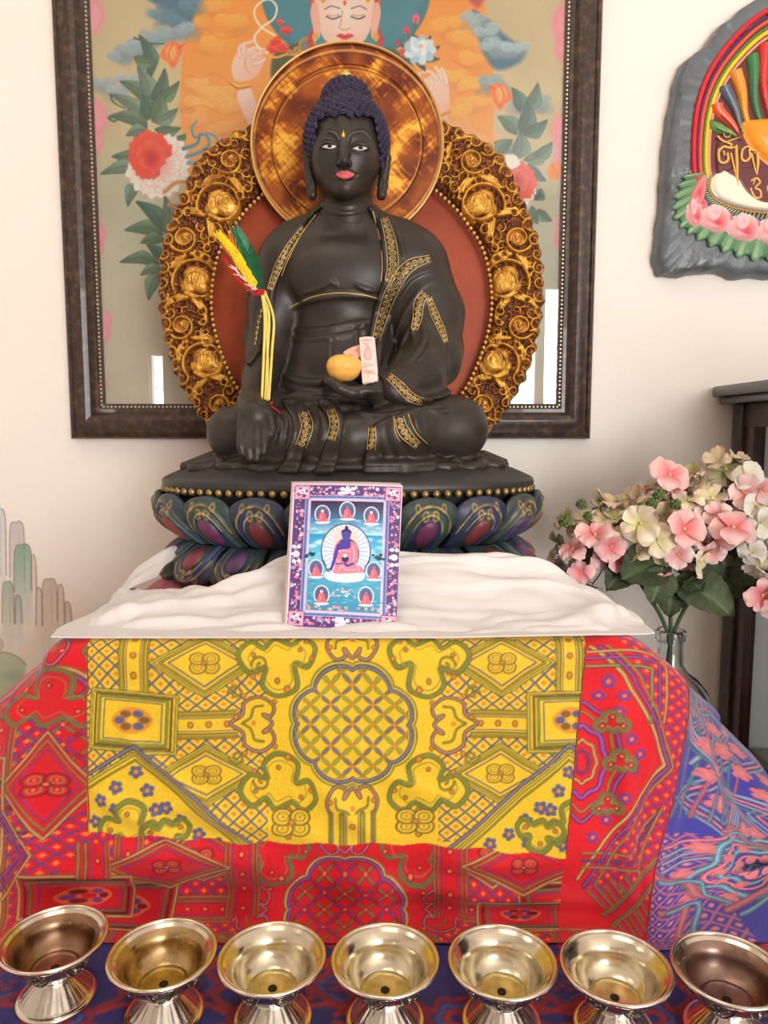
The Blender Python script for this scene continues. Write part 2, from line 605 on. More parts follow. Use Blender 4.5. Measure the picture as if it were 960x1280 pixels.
# wall behind the viewer with two windows
WIN = [(-1.60, -1.50, .95, 1.72), (.62, 1.9, .35, 2.2)]
struct('wall_front', [((RX0 - .1, RY0 - .12, 0), (WIN[0][0], RY0, RZ1)), ((WIN[0][1], RY0 - .12, 0), (WIN[1][0], RY0, RZ1)),
                      ((WIN[1][1], RY0 - .12, 0), (RX1 + .1, RY0, RZ1)),
                      ((WIN[0][0], RY0 - .12, 0), (WIN[0][1], RY0, WIN[0][2])), ((WIN[0][0], RY0 - .12, WIN[0][3]), (WIN[0][1], RY0, RZ1)),
                      ((WIN[1][0], RY0 - .12, 0), (WIN[1][1], RY0, WIN[1][2])), ((WIN[1][0], RY0 - .12, WIN[1][3]), (WIN[1][1], RY0, RZ1))], M_wall2)
M_wfr = PM('window_white', (235, 234, 230), rough=.4)
for i, (x0, x1, z0, z1) in enumerate(WIN):
    t = .05 if i else .012
    ps = [((x0, RY0 - .09, z0), (x0 + t, RY0 - .03, z1)), ((x1 - t, RY0 - .09, z0), (x1, RY0 - .03, z1)),
          ((x0, RY0 - .09, z0), (x1, RY0 - .03, z0 + t)), ((x0, RY0 - .09, z1 - t), (x1, RY0 - .03, z1)),
          ]
    if i:
        ps.append((((x0 + x1) / 2 - .225, RY0 - .08, z0), ((x0 + x1) / 2 - .165, RY0 - .04, z1)))
    struct('window_%d' % (i + 1), ps, M_wfr)

# ---------------------------------------------------------------- mural painted on the wall
mc = Canvas(-160, 540, 140, 930, 1.6, (243, 235, 224))
ink = (120, 100, 95)
def pillar(x0, x1, top, bot, col, a=.75, lean=0):
    xm = (x0 + x1) / 2
    pts = [(x0, bot), (x0 + 1, (top + bot) / 2), (x0 + 1.5, top + 8), (xm - 2, top), (x1 - 2, top + 6), (x1, (top + bot) / 2), (x1 + lean, bot)]
    mc.poly(pts, lambda X, Y: [col[k] + (np.array([243, 235, 224])[k] * .96 - col[k]) * np.clip((Y - top) / (bot - top) * 1.15, 0, 1) + 0 * X for k in range(3)], a, 1.5)
    mc.line(pts[1:-1], ink, 1.1, .75, n=5)
    mc.line([(xm + 2, top + 10), (xm + 3, (top + bot) / 2)], ink, .8, .25)
mc.ell(25, 800, 70, 50, (228, 204, 172), .45, soft=34)
for a in [(-60, -40, 690, 860, (150, 175, 165)), (-38, -14, 655, 850, (195, 195, 185)), (-12, 8, 638, 800, (190, 200, 200)), (11, 31, 653, 790, (185, 178, 175)),
          (17, 40, 681, 800, (112, 158, 138)), (38, 46, 694, 780, (215, 195, 170)), (2, 18, 727, 830, (150, 172, 140)), (18, 28, 744, 815, (165, 170, 165)),
          (44, 54, 735, 830, (205, 188, 165)), (52, 72, 724, 840, (190, 172, 150)), (71, 81, 731, 820, (200, 180, 155)), (80, 90, 752, 815, (195, 175, 150))]:
    pillar(*a)
mc.poly([(-40, 900), (-30, 830), (0, 815), (20, 820), (32, 830), (28, 860), (10, 900)], (172, 190, 150), .7, 2)
mc.line([(-30, 832), (0, 816), (20, 820), (33, 832)], ink, 1, .6)
mc.ell(-2, 806, 7, 9, (205, 190, 170), .9); mc.ell(15, 845, 14, 6, (140, 170, 165), .5, soft=4)
mc.poly([(-160, 930), (-150, 800), (-100, 770), (-60, 800), (-40, 860), (-30, 930)], (182, 192, 160), .6, 4)
my = WY - .0012
A, B = at(-158, 542, my), at(138, 925, my)
n1, n2 = 300, 380
xs = np.linspace(A[0], B[0], n1); zs = np.linspace(A[2], B[2], n2)
gx, gz = np.meshgrid(xs, zs, indexing='ij')
V = np.stack([gx.ravel(), np.full(gx.size, my), gz.ravel()], 1)
px, py = proj(V)
cols = lin(mc.sample(px, py))
M_mural = PM('mural_paint', rough=.75, attr=True, bump=.12, bscale=60, bdist=.002)
Fq = grid_faces(n1, n2)
cd = np.abs(mc.sample(px, py) - np.array([243, 235, 224])).sum(1)
keep = cd[Fq].max(1) > .6
v_, f_, c_, _ = subset(V, Fq, keep, cols)
o = mk('trim_mural', v_, f_, M_mural, None, c_)
o['kind'] = 'structure'; o['label'] = 'pale green mountain mural painted on the plaster wall'
# ================================================================ framed painting
FY = 1.252
pc = Canvas(95, -260, 725, 530, 1.6, (200, 186, 152))
R = pc
# ground: beige sky to pale grey-green below
X, Y = R.XY()
t = np.clip((Y - 120) / 300, 0, 1)[..., None]
R.a[:] = np.array([200, 186, 150]) * (1 - t) + np.array([196, 190, 172]) * t + np.zeros_like(X)[..., None]
R.a += noise2(R.h, R.w, 60, 3)[..., None] * 14
CX0 = 432
def mir(P):
    return [(2 * CX0 - x, y) for x, y in P]
# hills / mist
R.ell(160, 260, 55, 70, (178, 184, 168), .5, soft=25); R.ell(690, 300, 50, 80, (176, 182, 168), .5, soft=25)
R.ell(180, 430, 90, 60, (205, 196, 176), .6, soft=30)
# orange aureole with cloud swirls
R.ell(422, 120, 196, 330, grad((226, 142, 62), (233, 168, 104), (420, -100), (420, 240)), 1, soft=1.2)
rs = np.random.default_rng(5)
def cloud(pts, cs, a=.8, r=11, dark=.85):
    for (x, y) in pts:
        for k in range(7):
            dx, dy = rs.normal(0, r * .8), rs.normal(0, r * .35)
            R.ell(x + dx, y + dy + r * .5, r * 1.1, r * .8, np.array(cs) * dark, a * .40, soft=r * .25)
        for k in range(7):
            dx, dy = rs.normal(0, r * .9), rs.normal(0, r * .3)
            R.ell(x + dx, y + dy - 1, r * .75, r * .55, cs, a * .8, soft=r * .12)
            t_ = np.linspace(PI * 1.05, PI * 1.95, 8); R.line(np.stack([x + dx + r * .75 * np.cos(t_), y + dy - 1 + r * .55 * np.sin(t_)], 1), np.minimum(np.array(cs) * 1.16, 255), .9, .6, False)
cloud([(250, 25), (270, 10), (290, 30), (268, 55)], (238, 172, 92), .7, 12)
cloud([(245, 105), (270, 118), (292, 128), (240, 130)], (240, 178, 110), .7, 11)
cloud([(250, 150), (280, 160)], (236, 168, 110), .6, 10)
cloud([(560, 30), (575, 50), (590, 75)], (238, 170, 90), .7, 12)
cloud([(560, 95), (585, 105), (600, 125), (575, 135)], (240, 176, 96), .8, 11)
cloud([(575, 160), (600, 175)], (236, 168, 110), .6, 10)
for q in ([(232, 40), (255, 36), (275, 48), (300, 46)], [(228, 92), (250, 98), (268, 92), (290, 104)], [(225, 140), (250, 132), (275, 142)],
          [(560, 70), (580, 84), (600, 78)], [(570, 120), (590, 112), (612, 122)]):
    R.line(q, (205, 112, 48), 1.4, .55)
# teal inner nimbus
R.ell(432, -12, 106, 92, (62, 116, 124), 1, soft=1.5)
R.ell(432, -12, 96, 83, (74, 130, 138), .9, soft=6)
R.poly([(345, 110), (342, 70), (370, 55), (405, 62), (420, 80), (400, 120)], (70, 78, 48), 1, 2)
R.poly(mir([(345, 110), (350, 80), (372, 62), (405, 66), (420, 80), (400, 120)]), (66, 76, 52), 1, 2)
# robes behind shoulders, body
R.poly([(345, 150), (360, 92), (395, 72), (470, 72), (505, 92), (530, 150), (520, 420), (345, 420)], (196, 96, 70), 1, 2)
# arm and hand on the left
skin = (238, 208, 190); sk2 = (222, 178, 158); skl = (170, 112, 95)
R.poly([(328, 178), (308, 150), (297, 122), (300, 112), (312, 110), (322, 132), (340, 165)], grad(skin, sk2, (300, 120), (330, 170)), 1, 1)
R.poly([(292, 98), (290, 82), (295, 68), (302, 62), (310, 60), (322, 64), (330, 74), (325, 90), (314, 100), (300, 102)], grad(skin, sk2, (296, 70), (325, 95)), 1, .8)
for q in ([(304, 66), (306, 56), (316, 52)], [(310, 66), (317, 60), (330, 62)], [(316, 72), (322, 68), (334, 66)], [(318, 80), (325, 78), (331, 74)], [(300, 70), (299, 60), (306, 54)]):
    R.line(q, skl, 6.2, .55, w1=4); R.line(q, skin, 5, 1, w1=3.4)
R.line([(308, 72), (306, 82), (312, 92)], skl, 1, .6)
R.line([(289, 104), (298, 110), (312, 108)], (190, 118, 50), 4.5); R.line([(289, 103), (298, 108), (312, 106)], (238, 196, 110), 2)
# white cord in a figure of eight
R.line([(326, 64), (318, 48), (328, 34), (342, 24), (346, 10), (338, 0), (326, 3), (318, 14), (322, 28), (332, 38), (344, 46), (342, 60), (330, 68)], (236, 224, 200), 2.6)
R.line([(330, 68), (345, 72), (360, 68), (375, 70)], (214, 166, 80), 3)
# red lotus bits and gold rings
for x, y, r in ((345, 52, 8), (352, 60, 9), (358, 38, 7), (350, 28, 5), (340, 62, 7)):
    R.ell(x, y, r, r * .7, (196, 62, 42), 1, rot=x)
    R.line([(x - r, y), (x, y - r * .5), (x + r, y)], (228, 120, 90), 1.2)
for x, y, r in ((362, 66, 4), (371, 63, 4.5), (384, 58, 11), (396, 4, 7)):
    R.ell(x, y, r, r, (198, 140, 60)); R.ell(x, y, r - 2.2, r - 2.2, (120, 120, 110))
# ribbons beside the head
for s in (1, -1):
    f = (lambda P: P) if s == 1 else mir
    R.line(f([(398, -40), (392, 0), (396, 28), (388, 52), (396, 66)]), (176, 58, 48), 9, w1=6)
    R.line(f([(396, -30), (390, 5), (394, 30)]), (214, 108, 90), 2)
    R.line(f([(395, 8), (398, 30), (394, 50)]), (238, 214, 196), 6, w1=4)
# face
R.poly([(400, 60), (398, 100), (470, 100), (466, 60)], sk2)
R.poly([(396, -10), (395, 18), (401, 42), (414, 58), (431, 66), (448, 58), (461, 42), (466, 18), (465, -10), (431, -32)], rgrad((246, 222, 206), (228, 190, 170), (430, 15), 52), 1, .8)
for s in (1, -1):
    f = (lambda P: P) if s == 1 else mir
    R.poly(f([(397, 6), (391, 4), (388, 16), (391, 34), (394, 48), (400, 46), (400, 26)]), sk2); R.ell(f([(394, 46)])[0][0], 46, 4, 5, (205, 160, 90))
    R.line(f([(406, 12), (414, 8), (425, 11)]), (96, 70, 62), 1.3)
    R.line(f([(408, 21), (416, 24), (425, 21)]), (70, 52, 52), 1.7); R.line(f([(409, 19), (416, 20), (424, 19)]), (150, 105, 90), .8)
R.line([(428, 14), (426, 30), (424, 35), (431, 38), (438, 35)], (186, 128, 110), 1.1)
R.poly([(421, 45), (427, 42), (431, 44), (436, 42), (442, 45), (431, 50)], (205, 72, 66)); R.line([(421, 45), (431, 46), (442, 45)], (140, 40, 40), .8)
R.ell(431, 4, 2, 3, (200, 80, 60))
# hair and crown
R.poly([(392, -6), (398, -30), (431, -52), (464, -30), (470, -6), (452, -14), (431, -17), (410, -14)], (40, 44, 60))
for x, y in ((400, -12), (416, -17), (431, -19), (447, -17), (462, -12)):
    R.poly([(x - 9, y + 6), (x - 8, y - 14), (x, y - 30), (x + 8, y - 14), (x + 9, y + 6)], (206, 152, 62)); R.ell(x, y - 6, 4, 5, (180, 60, 50) if int(x) % 2 else (60, 120, 130))
R.line([(392, -2), (412, -8), (431, -10), (450, -8), (470, -2)], (222, 176, 84), 4.5)
for x in range(394, 470, 6):
    R.ell(x, 1 - 8 * (1 - ((x - 431) / 40) ** 2), 1.7, 1.7, (246, 214, 130))
R.ell(404, -1, 3, 5, (206, 152, 62)); R.ell(460, -1, 3, 5, (206, 152, 62))
# hand on the right with white flower
R.poly([(530, 170), (532, 140), (529, 122), (527, 104), (536, 96), (552, 92), (560, 104), (562, 124), (560, 146), (560, 170)], grad(skin, sk2, (535, 100), (560, 150)), 1, .8)
for q in ([(532, 110), (526, 100), (524, 92)], [(545, 98), (538, 90), (529, 90)], [(553, 98), (549, 90), (544, 84)], [(558, 104), (556, 94), (552, 86)], [(536, 116), (540, 106), (536, 98)]):
    R.line(q, skl, 6.6, .5, w1=4); R.line(q, skin, 5.2, 1, w1=3.6)
R.line([(533, 140), (545, 146), (562, 140)], (200, 140, 60), 4)
leafg = (52, 78, 78)
def leaf(c, tip, w, col, vein=True, bend=.15):
    c = np.array(c, float); tip = np.array(tip, float); d = tip - c; nrm = np.array([-d[1], d[0]]); L = np.hypot(*d); nrm = nrm / L
    m = c + d * .45 + nrm * L * bend
    pts = [c, c + d * .2 + nrm * (w * .7 + L * bend * .5), m + nrm * w, c + d * .8 + nrm * (w * .5 + L * bend * .5), tip, c + d * .75 - nrm * (w * .5 - L * bend * .5), m - nrm * w, c + d * .2 - nrm * (w * .6 - L * bend * .4)]
    col = np.array(col, float)
    R.poly(pts, lambda X, Y: [col[k] * (.82 + .36 * np.clip(((X - m[0]) * nrm[0] + (Y - m[1]) * nrm[1]) / w * .5 + .5, 0, 1)) for k in range(3)], 1, .9, n=5)
    if vein:
        R.line([c, m, tip], col * .68, 1, .8)
        R.line(pts[:5], col * .62, .8, .6); R.line(pts[4:] + pts[:1], col * .62, .8, .6)
for a in (20, 75, 130, 200, 250, 300, 340):
    leaf((525, 66), (525 + 26 * math.cos(math.radians(a)), 66 + 24 * math.sin(math.radians(a))), 5, (58, 84, 84))
for x, y, r, c in ((508, 38, 4, (200, 90, 100)), (503, 66, 4, (196, 80, 84)), (520, 24, 5, (206, 110, 120)), (497, 54, 3, (190, 70, 80))):
    R.ell(x, y, r, r * 1.3, c); R.line([(x, y), (515, 60)], (50, 70, 74), .9)
for k in range(9):
    a = k * 2 * PI / 9
    R.ell(525 + 13 * math.cos(a), 63 + 11 * math.sin(a), 8, 6, (176, 198, 206) if k % 2 else (214, 224, 224), 1, rot=a, soft=1)
for k in range(6):
    a = k * 2 * PI / 6
    R.ell(525 + 6 * math.cos(a), 60 + 5 * math.sin(a), 6, 5, (232, 236, 232) if k % 2 else (206, 220, 226), 1, rot=a, soft=1)
R.ell(526, 58, 3, 2.5, (226, 180, 160))
# left clouds blue-grey
blue = (112, 138, 150)
R.poly([(180, -10), (200, 10), (215, 26), (236, 34), (245, 10), (250, -20)], (86, 118, 134), 1, 3)
cloud([(206, 18), (224, 26), (236, 8)], (104, 134, 148), .7, 9)
cloud([(150, 66), (170, 60), (195, 48), (212, 42), (232, 36)], (156, 172, 176), .8, 9)
cloud([(130, 105), (148, 112), (165, 100)], (168, 178, 178), .7, 9)
R.poly([(590, 14), (606, 22), (636, 48), (656, 62), (650, 78), (622, 88), (606, 70), (598, 46)], (88, 116, 130), 1, 3)
cloud([(598, 26), (608, 40), (620, 56), (640, 60)], (168, 184, 184), .8, 9)
cloud([(610, 100), (622, 108), (650, 130), (676, 128)], (150, 168, 166), .7, 9)
R.poly([(575, -20), (590, 5), (600, 8), (610, -20)], (176, 92, 96), 1, 3)
# pink blossoms along both edges
for (x, y, r) in ((120, -40, 26), (114, 20, 22), (116, 148, 24), (117, 178, 16), (120, 292, 17), (119, 310, 14), (128, 415, 13), (133, 400, 9), (126, 480, 10)):
    R.ell(x, y, r * .75, r, (226, 158, 168), .9, soft=4); R.ell(x - 3, y, r * .5, r * .7, (236, 178, 184), .8, soft=4); R.line([(x + r * .3, y - r * .8), (x + r * .72, y), (x + r * .3, y + r * .8)], (206, 128, 142), 1, .5)
for (x, y, r) in ((712, -30, 24), (709, 30, 26), (708, 60, 20), (708, 165, 26), (706, 205, 20), (704, 300, 14), (703, 280, 12)):
    R.ell(x, y, r * .75, r, (224, 148, 154), .9, soft=4); R.ell(x + 3, y, r * .5, r * .7, (238, 174, 176), .8, soft=4)
# foliage clusters
G = (104, 126, 104); G2 = (88, 116, 102); G3 = (120, 140, 124)
for c, t, w in (((188, 98), (174, 44), 9), ((168, 72), (196, 78), 9), ((186, 130), (150, 102), 9), ((185, 128), (172, 84), 10), ((188, 128), (206, 86), 9), ((192, 126), (224, 102), 8),
                ((184, 158), (138, 118), 9), ((184, 160), (136, 146), 9), ((186, 164), (158, 170), 8), ((190, 152), (222, 136), 9), ((194, 162), (226, 160), 8), ((186, 150), (178, 118), 12), ((190, 150), (200, 116), 11),
                ((188, 210), (140, 196), 10), ((180, 214), (126, 218), 9), ((176, 226), (160, 258), 8), ((216, 180), (232, 168), 7),
                ((205, 290), (170, 252), 10), ((206, 292), (206, 246), 10), ((204, 294), (156, 288), 9), ((206, 300), (176, 304), 8), ((200, 330), (150, 328), 8), ((202, 326), (184, 306), 7), ((203, 340), (186, 375), 9), ((204, 336), (176, 344), 7)):
    leaf(c, t, w, (G, G2, G3)[int(c[0] + t[1]) % 3])
for q in ([(168, 48), (180, 52), (186, 62), (178, 72)], [(188, 55), (205, 55)], [(138, 118), (142, 128), (156, 136)], [(136, 148), (144, 152), (150, 142)]):
    R.line(q, (78, 100, 82), 3, w1=1.5)
for c, t, w in (((655, 140), (672, 104), 9), ((650, 140), (640, 110), 9), ((646, 168), (622, 146), 10), ((650, 166), (660, 128), 11), ((652, 168), (684, 150), 9), ((640, 196), (618, 178), 10), ((645, 200), (650, 164), 11),
                ((655, 200), (688, 184), 9), ((660, 205), (682, 226), 8), ((668, 196), (690, 178), 8), ((672, 262), (690, 276), 7), ((668, 250), (676, 236), 8), ((665, 258), (672, 280), 7), ((640, 175), (618, 200), 8)):
    leaf(c, t, w, ((110, 132, 116), (96, 122, 110), (124, 142, 128))[int(c[0] + t[1]) % 3])
# peonies and buds
def peony(x, y, r, inner, outer, sq=1.0):
    for k in range(11):
        a = k * 2 * PI / 11 + .2
        R.ell(x + .72 * r * math.cos(a), y + .72 * r * sq * math.sin(a), r * .42, r * .36, outer, 1, rot=a, soft=1.2)
        R.line([(x + r * .5 * math.cos(a), y + r * .5 * math.sin(a) * sq), (x + 1.02 * r * math.cos(a), y + 1.02 * r * sq * math.sin(a))], np.array(outer) * .84, .9, .5)
    for k in range(8):
        a = k * 2 * PI / 8
        R.ell(x - r * .12 + .34 * r * math.cos(a), y - r * .12 + .34 * r * math.sin(a), r * .34, r * .3, np.array(inner) * (1 if k % 2 else .9), 1, rot=a, soft=1.2)
    for k in range(5):
        a = k * 2 * PI / 5 + .5
        R.ell(x - r * .12 + .15 * r * math.cos(a), y - r * .1 + .17 * r * math.sin(a), r * .2, r * .17, np.array(inner) * (1.08 if k % 2 else .86), 1, rot=a, soft=1)
def petalp(cx, cy, ang, L, W, inner, outer, edge):
    """one ruffled petal, shaded from its root to its lip"""
    co, si = math.cos(ang), math.sin(ang)
    T = lambda P: [(cx + x * co - y * si, cy + x * si + y * co) for x, y in P]
    out = T([(0, 0), (L * .35, -W * .75), (L * .7, -W), (L * .88, -W * .62), (L, -W * .36), (L * .95, -W * .05), (L * 1.03, W * .3), (L * .86, W * .66), (L * .68, W), (L * .35, W * .7)])
    R.poly(out, rgrad(inner, outer, (cx, cy), L * .9), 1, .9)
    R.line(out, edge, .9, .55, True, True)
    for k in (-.4, 0, .4):
        R.line(T([(L * .2, W * k * .5), (L * .6, W * k), (L * .88, W * k * 1.1)]), edge, .8, .35)
wht, pkw, rd1, rd2, ed = (246, 234, 222), (232, 190, 176), (222, 96, 80), (196, 62, 56), (168, 96, 88)
for a, L, W in ((2.6, 42, 17), (2.1, 44, 18), (1.6, 46, 19), (1.1, 46, 18), (.55, 44, 17), (0, 42, 17), (-.5, 42, 15), (-1.0, 38, 14)):
    petalp(196, 202, a, L, W, pkw, wht, (200, 160, 148))
for a, L, W in ((1.8, 30, 13), (1.2, 32, 13), (.6, 32, 13), (.1, 30, 12)):
    petalp(196, 204, a, L, W, (226, 150, 138), wht, (200, 150, 140))
for a, L, W in ((-2.9, 32, 15), (-2.4, 36, 15), (-1.9, 38, 14), (-1.4, 34, 13), (2.9, 28, 13), (-.8, 28, 12), (2.3, 28, 12), (1.7, 24, 10)):
    petalp(192, 200, a, L, W, rd2, rd1, ed)
for a, L, W in ((-2.6, 22, 10), (-1.7, 24, 10), (-.9, 20, 9), (2.6, 18, 9), (.2, 18, 8), (1.4, 20, 8)):
    petalp(190, 198, a, L, W, (180, 50, 48), (228, 112, 94), ed)
for a, L, W in ((2.4, 30, 13), (1.8, 32, 14), (1.2, 30, 13), (.6, 28, 12), (-2.6, 28, 12)):
    petalp(645, 230, a, L, W, pkw, wht, (200, 160, 148))
for a, L, W in ((-2.9, 22, 11), (-2.1, 26, 12), (-1.4, 26, 12), (-.7, 26, 12), (0, 26, 12), (.7, 26, 11), (1.5, 24, 10), (2.4, 20, 10)):
    petalp(645, 228, a, L, W, rd2, (226, 112, 102), ed)
for a, L, W in ((-2.4, 16, 8), (-1.4, 16, 8), (-.4, 16, 8), (.8, 16, 7)):
    petalp(646, 226, a, L, W, (180, 50, 48), (232, 130, 118), ed)
R.poly([(622, 202), (630, 194), (644, 194), (650, 206), (636, 212)], wht, 1, 1.5)
def bud(x, y, r, s=1):
    R.poly([(x - 12 * s, y - 6), (x, y - 16), (x + 14 * s, y - 10), (x + 10 * s, y + 4), (x + 2 * s, y + 18), (x - 6 * s, y + 10), (x - 14 * s, y + 4)], (232, 130, 84), 1, 1.5)
    R.poly([(x - 8 * s, y - 4), (x, y - 12), (x + 6 * s, y - 6), (x, y + 10)], (242, 178, 118), 1, 2)
    R.line([(x + 2 * s, y - 14), (x - 4 * s, y), (x + 2 * s, y + 14)], (200, 84, 52), 1.2)
    R.line([(x + 8 * s, y - 8), (x + 18 * s, y - 14)], (226, 90, 50), 2.5, w1=1)
bud(215, 68, 1); bud(626, 120, 1, -1)
R.ell(694, 214, 9, 11, (228, 142, 66), 1, rot=.4, soft=1.2); R.line([(690, 206), (698, 222)], (190, 98, 44), 1)
# flowing ribbons
for q, c in (([(234, 196), (250, 190), (262, 180), (256, 168), (244, 172), (240, 160), (246, 152)], (134, 160, 168)), ([(236, 204), (256, 204), (272, 190), (270, 172), (258, 166)], (140, 168, 180)), ([(230, 186), (246, 180), (250, 168)], (116, 146, 158)),
             ([(206, 240), (222, 228), (244, 232), (246, 246), (230, 250), (222, 242)], (206, 164, 128)), ([(212, 256), (232, 258), (252, 240)], (190, 150, 118))):
    R.line(q, c, 6, w1=3); R.line(q, np.array(c) * .75, 1.2, .7)
# fine canvas grain
gy_ = R.a.mean(-1, keepdims=True)
R.a[:] = np.clip((gy_ + (R.a - gy_) * 1.28) * 1.07, 0, 255)
R.a += rng.normal(0, 2.2, R.a.shape[:2])[..., None]
R.a = np.clip(R.a, 0, 255)

def fx(px, py, Y=FY):
    return at(px, py, Y)
XO0, XO1 = fx(74, 300)[0], fx(747.5, 300)[0]
XI0, XI1 = fx(119, 300)[0], fx(705.5, 300)[0]
ZO0 = fx(412, 548.5)[2]; ZI0 = fx(412, 511)[2]
HT = 1.17
ZO1 = ZO0 + HT; ZI1 = ZO1 - (ZI0 - ZO0)
ft = thing('framed_picture', 'large framed painting of a seated deity, flowers and orange clouds on the wall', 'painting', ((XO0 + XO1) / 2, WY, ZO0))
# painted canvas
cy = WY - .008
n1, n2 = 620, 560
xs = np.linspace(XI0 - .004, XI1 + .004, n1)
zs = np.concatenate([np.linspace(ZI0 - .004, 1.90, 520), np.linspace(1.90, ZI1 + .004, 41)[1:]]); n2 = len(zs)
gx, gz = np.meshgrid(xs, zs, indexing='ij')
V = np.stack([gx.ravel(), np.full(gx.size, cy), gz.ravel()], 1)
px, py = proj(V)
M_paint = PM('painted_canvas', rough=.7, attr=True, spec=.3)
mk('painted_canvas', V, grid_faces(n1, n2), M_paint, ft, lin(pc.sample(px, py)))
b = MB(); b.add(*box((XI0 - .01, WY - .0075, ZI0 - .01), (XI1 + .01, WY - .0005, ZI1 + .01)))
M_back = PM('backing_board', (120, 105, 85), rough=.8)
b.build('backing_board', M_back, ft)
# moulding: profile (distance in from the outer edge, depth off the wall)
prof = [(0, .0), (0, .016), (.003, .021), (.008, .023), (.011, .020), (.014, .021), (.022, .0265), (.032, .028), (.040, .025), (.044, .019), (.046, .017), (.052, .0165), (.0535, .015), (.0575, .013), (.0608, .0125), (.061, .004)]
wL = XI0 - XO0
sc_ = wL / .061
prof = [(a * sc_, d) for a, d in prof]
def loop(a, d):
    return [(XO0 + a, WY - d, ZO0 + a), (XO1 - a, WY - d, ZO0 + a), (XO1 - a, WY - d, ZO1 - a), (XO0 + a, WY - d, ZO1 - a)]
V = np.array([p for a, d in prof for p in loop(a, d)])
Fl = [f[::-1] for f in grid_faces(len(prof), 4, False, True).tolist()]
M_frame = PM('dark_frame_wood', (58, 43, 35), rough=.38, var=.35, vscale=14, stretch=(6, 6, 6), c2=(92, 68, 52), c2lo=.5, c2hi=.75, coat=.25)
o = mk('moulding', V, Fl, M_frame, ft, None, True, 28)
# beaded inner line
b = MB(); a = .0555 * sc_; sp = .0066
def beads(p0, p1):
    p0 = np.array(p0); p1 = np.array(p1); n = int(np.linalg.norm(p1 - p0) / sp)
    for i in range(n):
        b.add(*sphere(p0 + (p1 - p0) * (i + .5) / n, .0021, 6, 4))
q = loop(a, .0145)
for i in range(4):
    beads(q[i], q[(i + 1) % 4])
M_bead = PM('pale_gilt_bead', (206, 190, 158), rough=.35, metal=.5)
b.build('bead_trim', M_bead, ft)
# glass
M_glass = PM('picture_glass', (255, 255, 255), rough=.0, trans=1.0, ior=1.5)
b = MB(); b.add(*box((XI0 - .003, WY - .0125, ZI0 - .003), (XI1 + .003, WY - .0105, ZI1 + .003)))
b.build('glass_pane', M_glass, ft)
# ================================================================ seated statue
BX = at(433, 500, .97)[0]
Z0 = 1.0115                      # top of the raised step, cloth included
M_body = PM('dark_painted_clay', (50, 43, 37), rough=.40, var=.16, vscale=35, spec=.45, bump=.15, bscale=350, bdist=.0006, rvar=.07)
M_robe = PM('dark_painted_robe', (48, 41, 35), rough=.42, var=.18, vscale=30, spec=.45, bump=.2, bscale=320, bdist=.0006, rvar=.07)
M_goldpaint = PM('gold_paint', (206, 176, 108), rough=.38, metal=.55, var=.15, vscale=80)
M_hairc = PM('indigo_hair_paint', (50, 43, 68), rough=.5, var=.2, vscale=90)
M_lotus = PM('lotus_paint', rough=.42, attr=True, var=.25, vscale=70, spec=.5, bump=.25, bscale=260, bdist=.0006)
M_base = PM('dark_base_paint', (48, 46, 44), rough=.42, var=.2, vscale=40, bump=.2, bscale=260, bdist=.0006)
M_brassb = PM('dull_brass', (150, 128, 84), rough=.35, metal=.75, var=.2, vscale=100)
M_jewel = PM('gilt_jewel', (236, 196, 96), rough=.25, metal=.7)

st = thing('buddha_statue', 'black seated buddha statue with indigo curled hair on a lotus base', 'statue', (BX, .97, Z0))
B = at
def R_(x):
    return x * 1.03e-3

# ---------- torso, arms, legs as one surface
H = .0017
v = Vol((BX - .205, .80, 1.128), (BX + .205, 1.085, 1.50), H)
def P(l):
    return [B(*q) for q in l]
# torso
v.ell(B(430, 492, .99), (.098, .075, .052), .02)
v.ell(B(428, 430, 1.0), (.066, .058, .07), .03)
v.ell(B(430, 350, 1.0), (.084, .064, .062), .03)
v.cap(B(369, 330, 1.005), B(506, 330, 1.005), .041, .043, .02)
v.cap(B(432, 285, 1.0), B(380, 312, 1.005), .030, .034, .02)
v.cap(B(432, 285, 1.0), B(492, 312, 1.005), .030, .034, .02)
# neck
v.cap(B(432, 226, .985), B(432, 285, .995), .0325, .036, .012)
# pectoral planes
v.ell(B(402, 345, .962), (.036, .02, .03), .02); v.ell(B(456, 345, .962), (.036, .02, .03), .02)
# belly
v.ell(B(422, 448, .965), (.055, .036, .034), .02)
# right arm (viewer's left): hangs to the knee
v.chain(P([(362, 335, 1.0), (346, 385, .99), (336, 438, .972)]), [.036, .029, .0245], .014)
v.chain(P([(336, 438, .972), (325, 472, .930), (315, 503, .882)]), [.0245, .0205, .0155], .010)
# left arm (viewer's right)
v.chain(P([(510, 335, 1.0), (533, 395, .99), (540, 446, .965)]), [.040, .036, .034], .016)
v.chain(P([(540, 446, .965), (520, 470, .92), (490, 486, .875)]), [.034, .028, .018], .012)
# thighs and shins
v.chain(P([(400, 522, .99), (340, 532, .94), (293, 541, .905)]), [.045, .036, .0295], .016)
v.chain(P([(293, 541, .905), (350, 548, .875), (430, 553, .862)]), [.0295, .027, .023], .014)
v.chain(P([(468, 520, .99), (525, 528, .94), (569, 536, .905)]), [.046, .041, .0365], .016)
v.chain(P([(569, 536, .905), (505, 536, .868), (440, 546, .858), (395, 552, .862)]), [.0365, .030, .024, .018], .014)
v.ell(B(432, 535, .94), (.12, .075, .034), .02)
# toes of the upturned foot on the far thigh
for i in range(5):
    v.cap(B(425 + i * 4.5, 505, .875 + .003 * i), B(428 + i * 4.5, 509, .868), .0035, .003, .003)
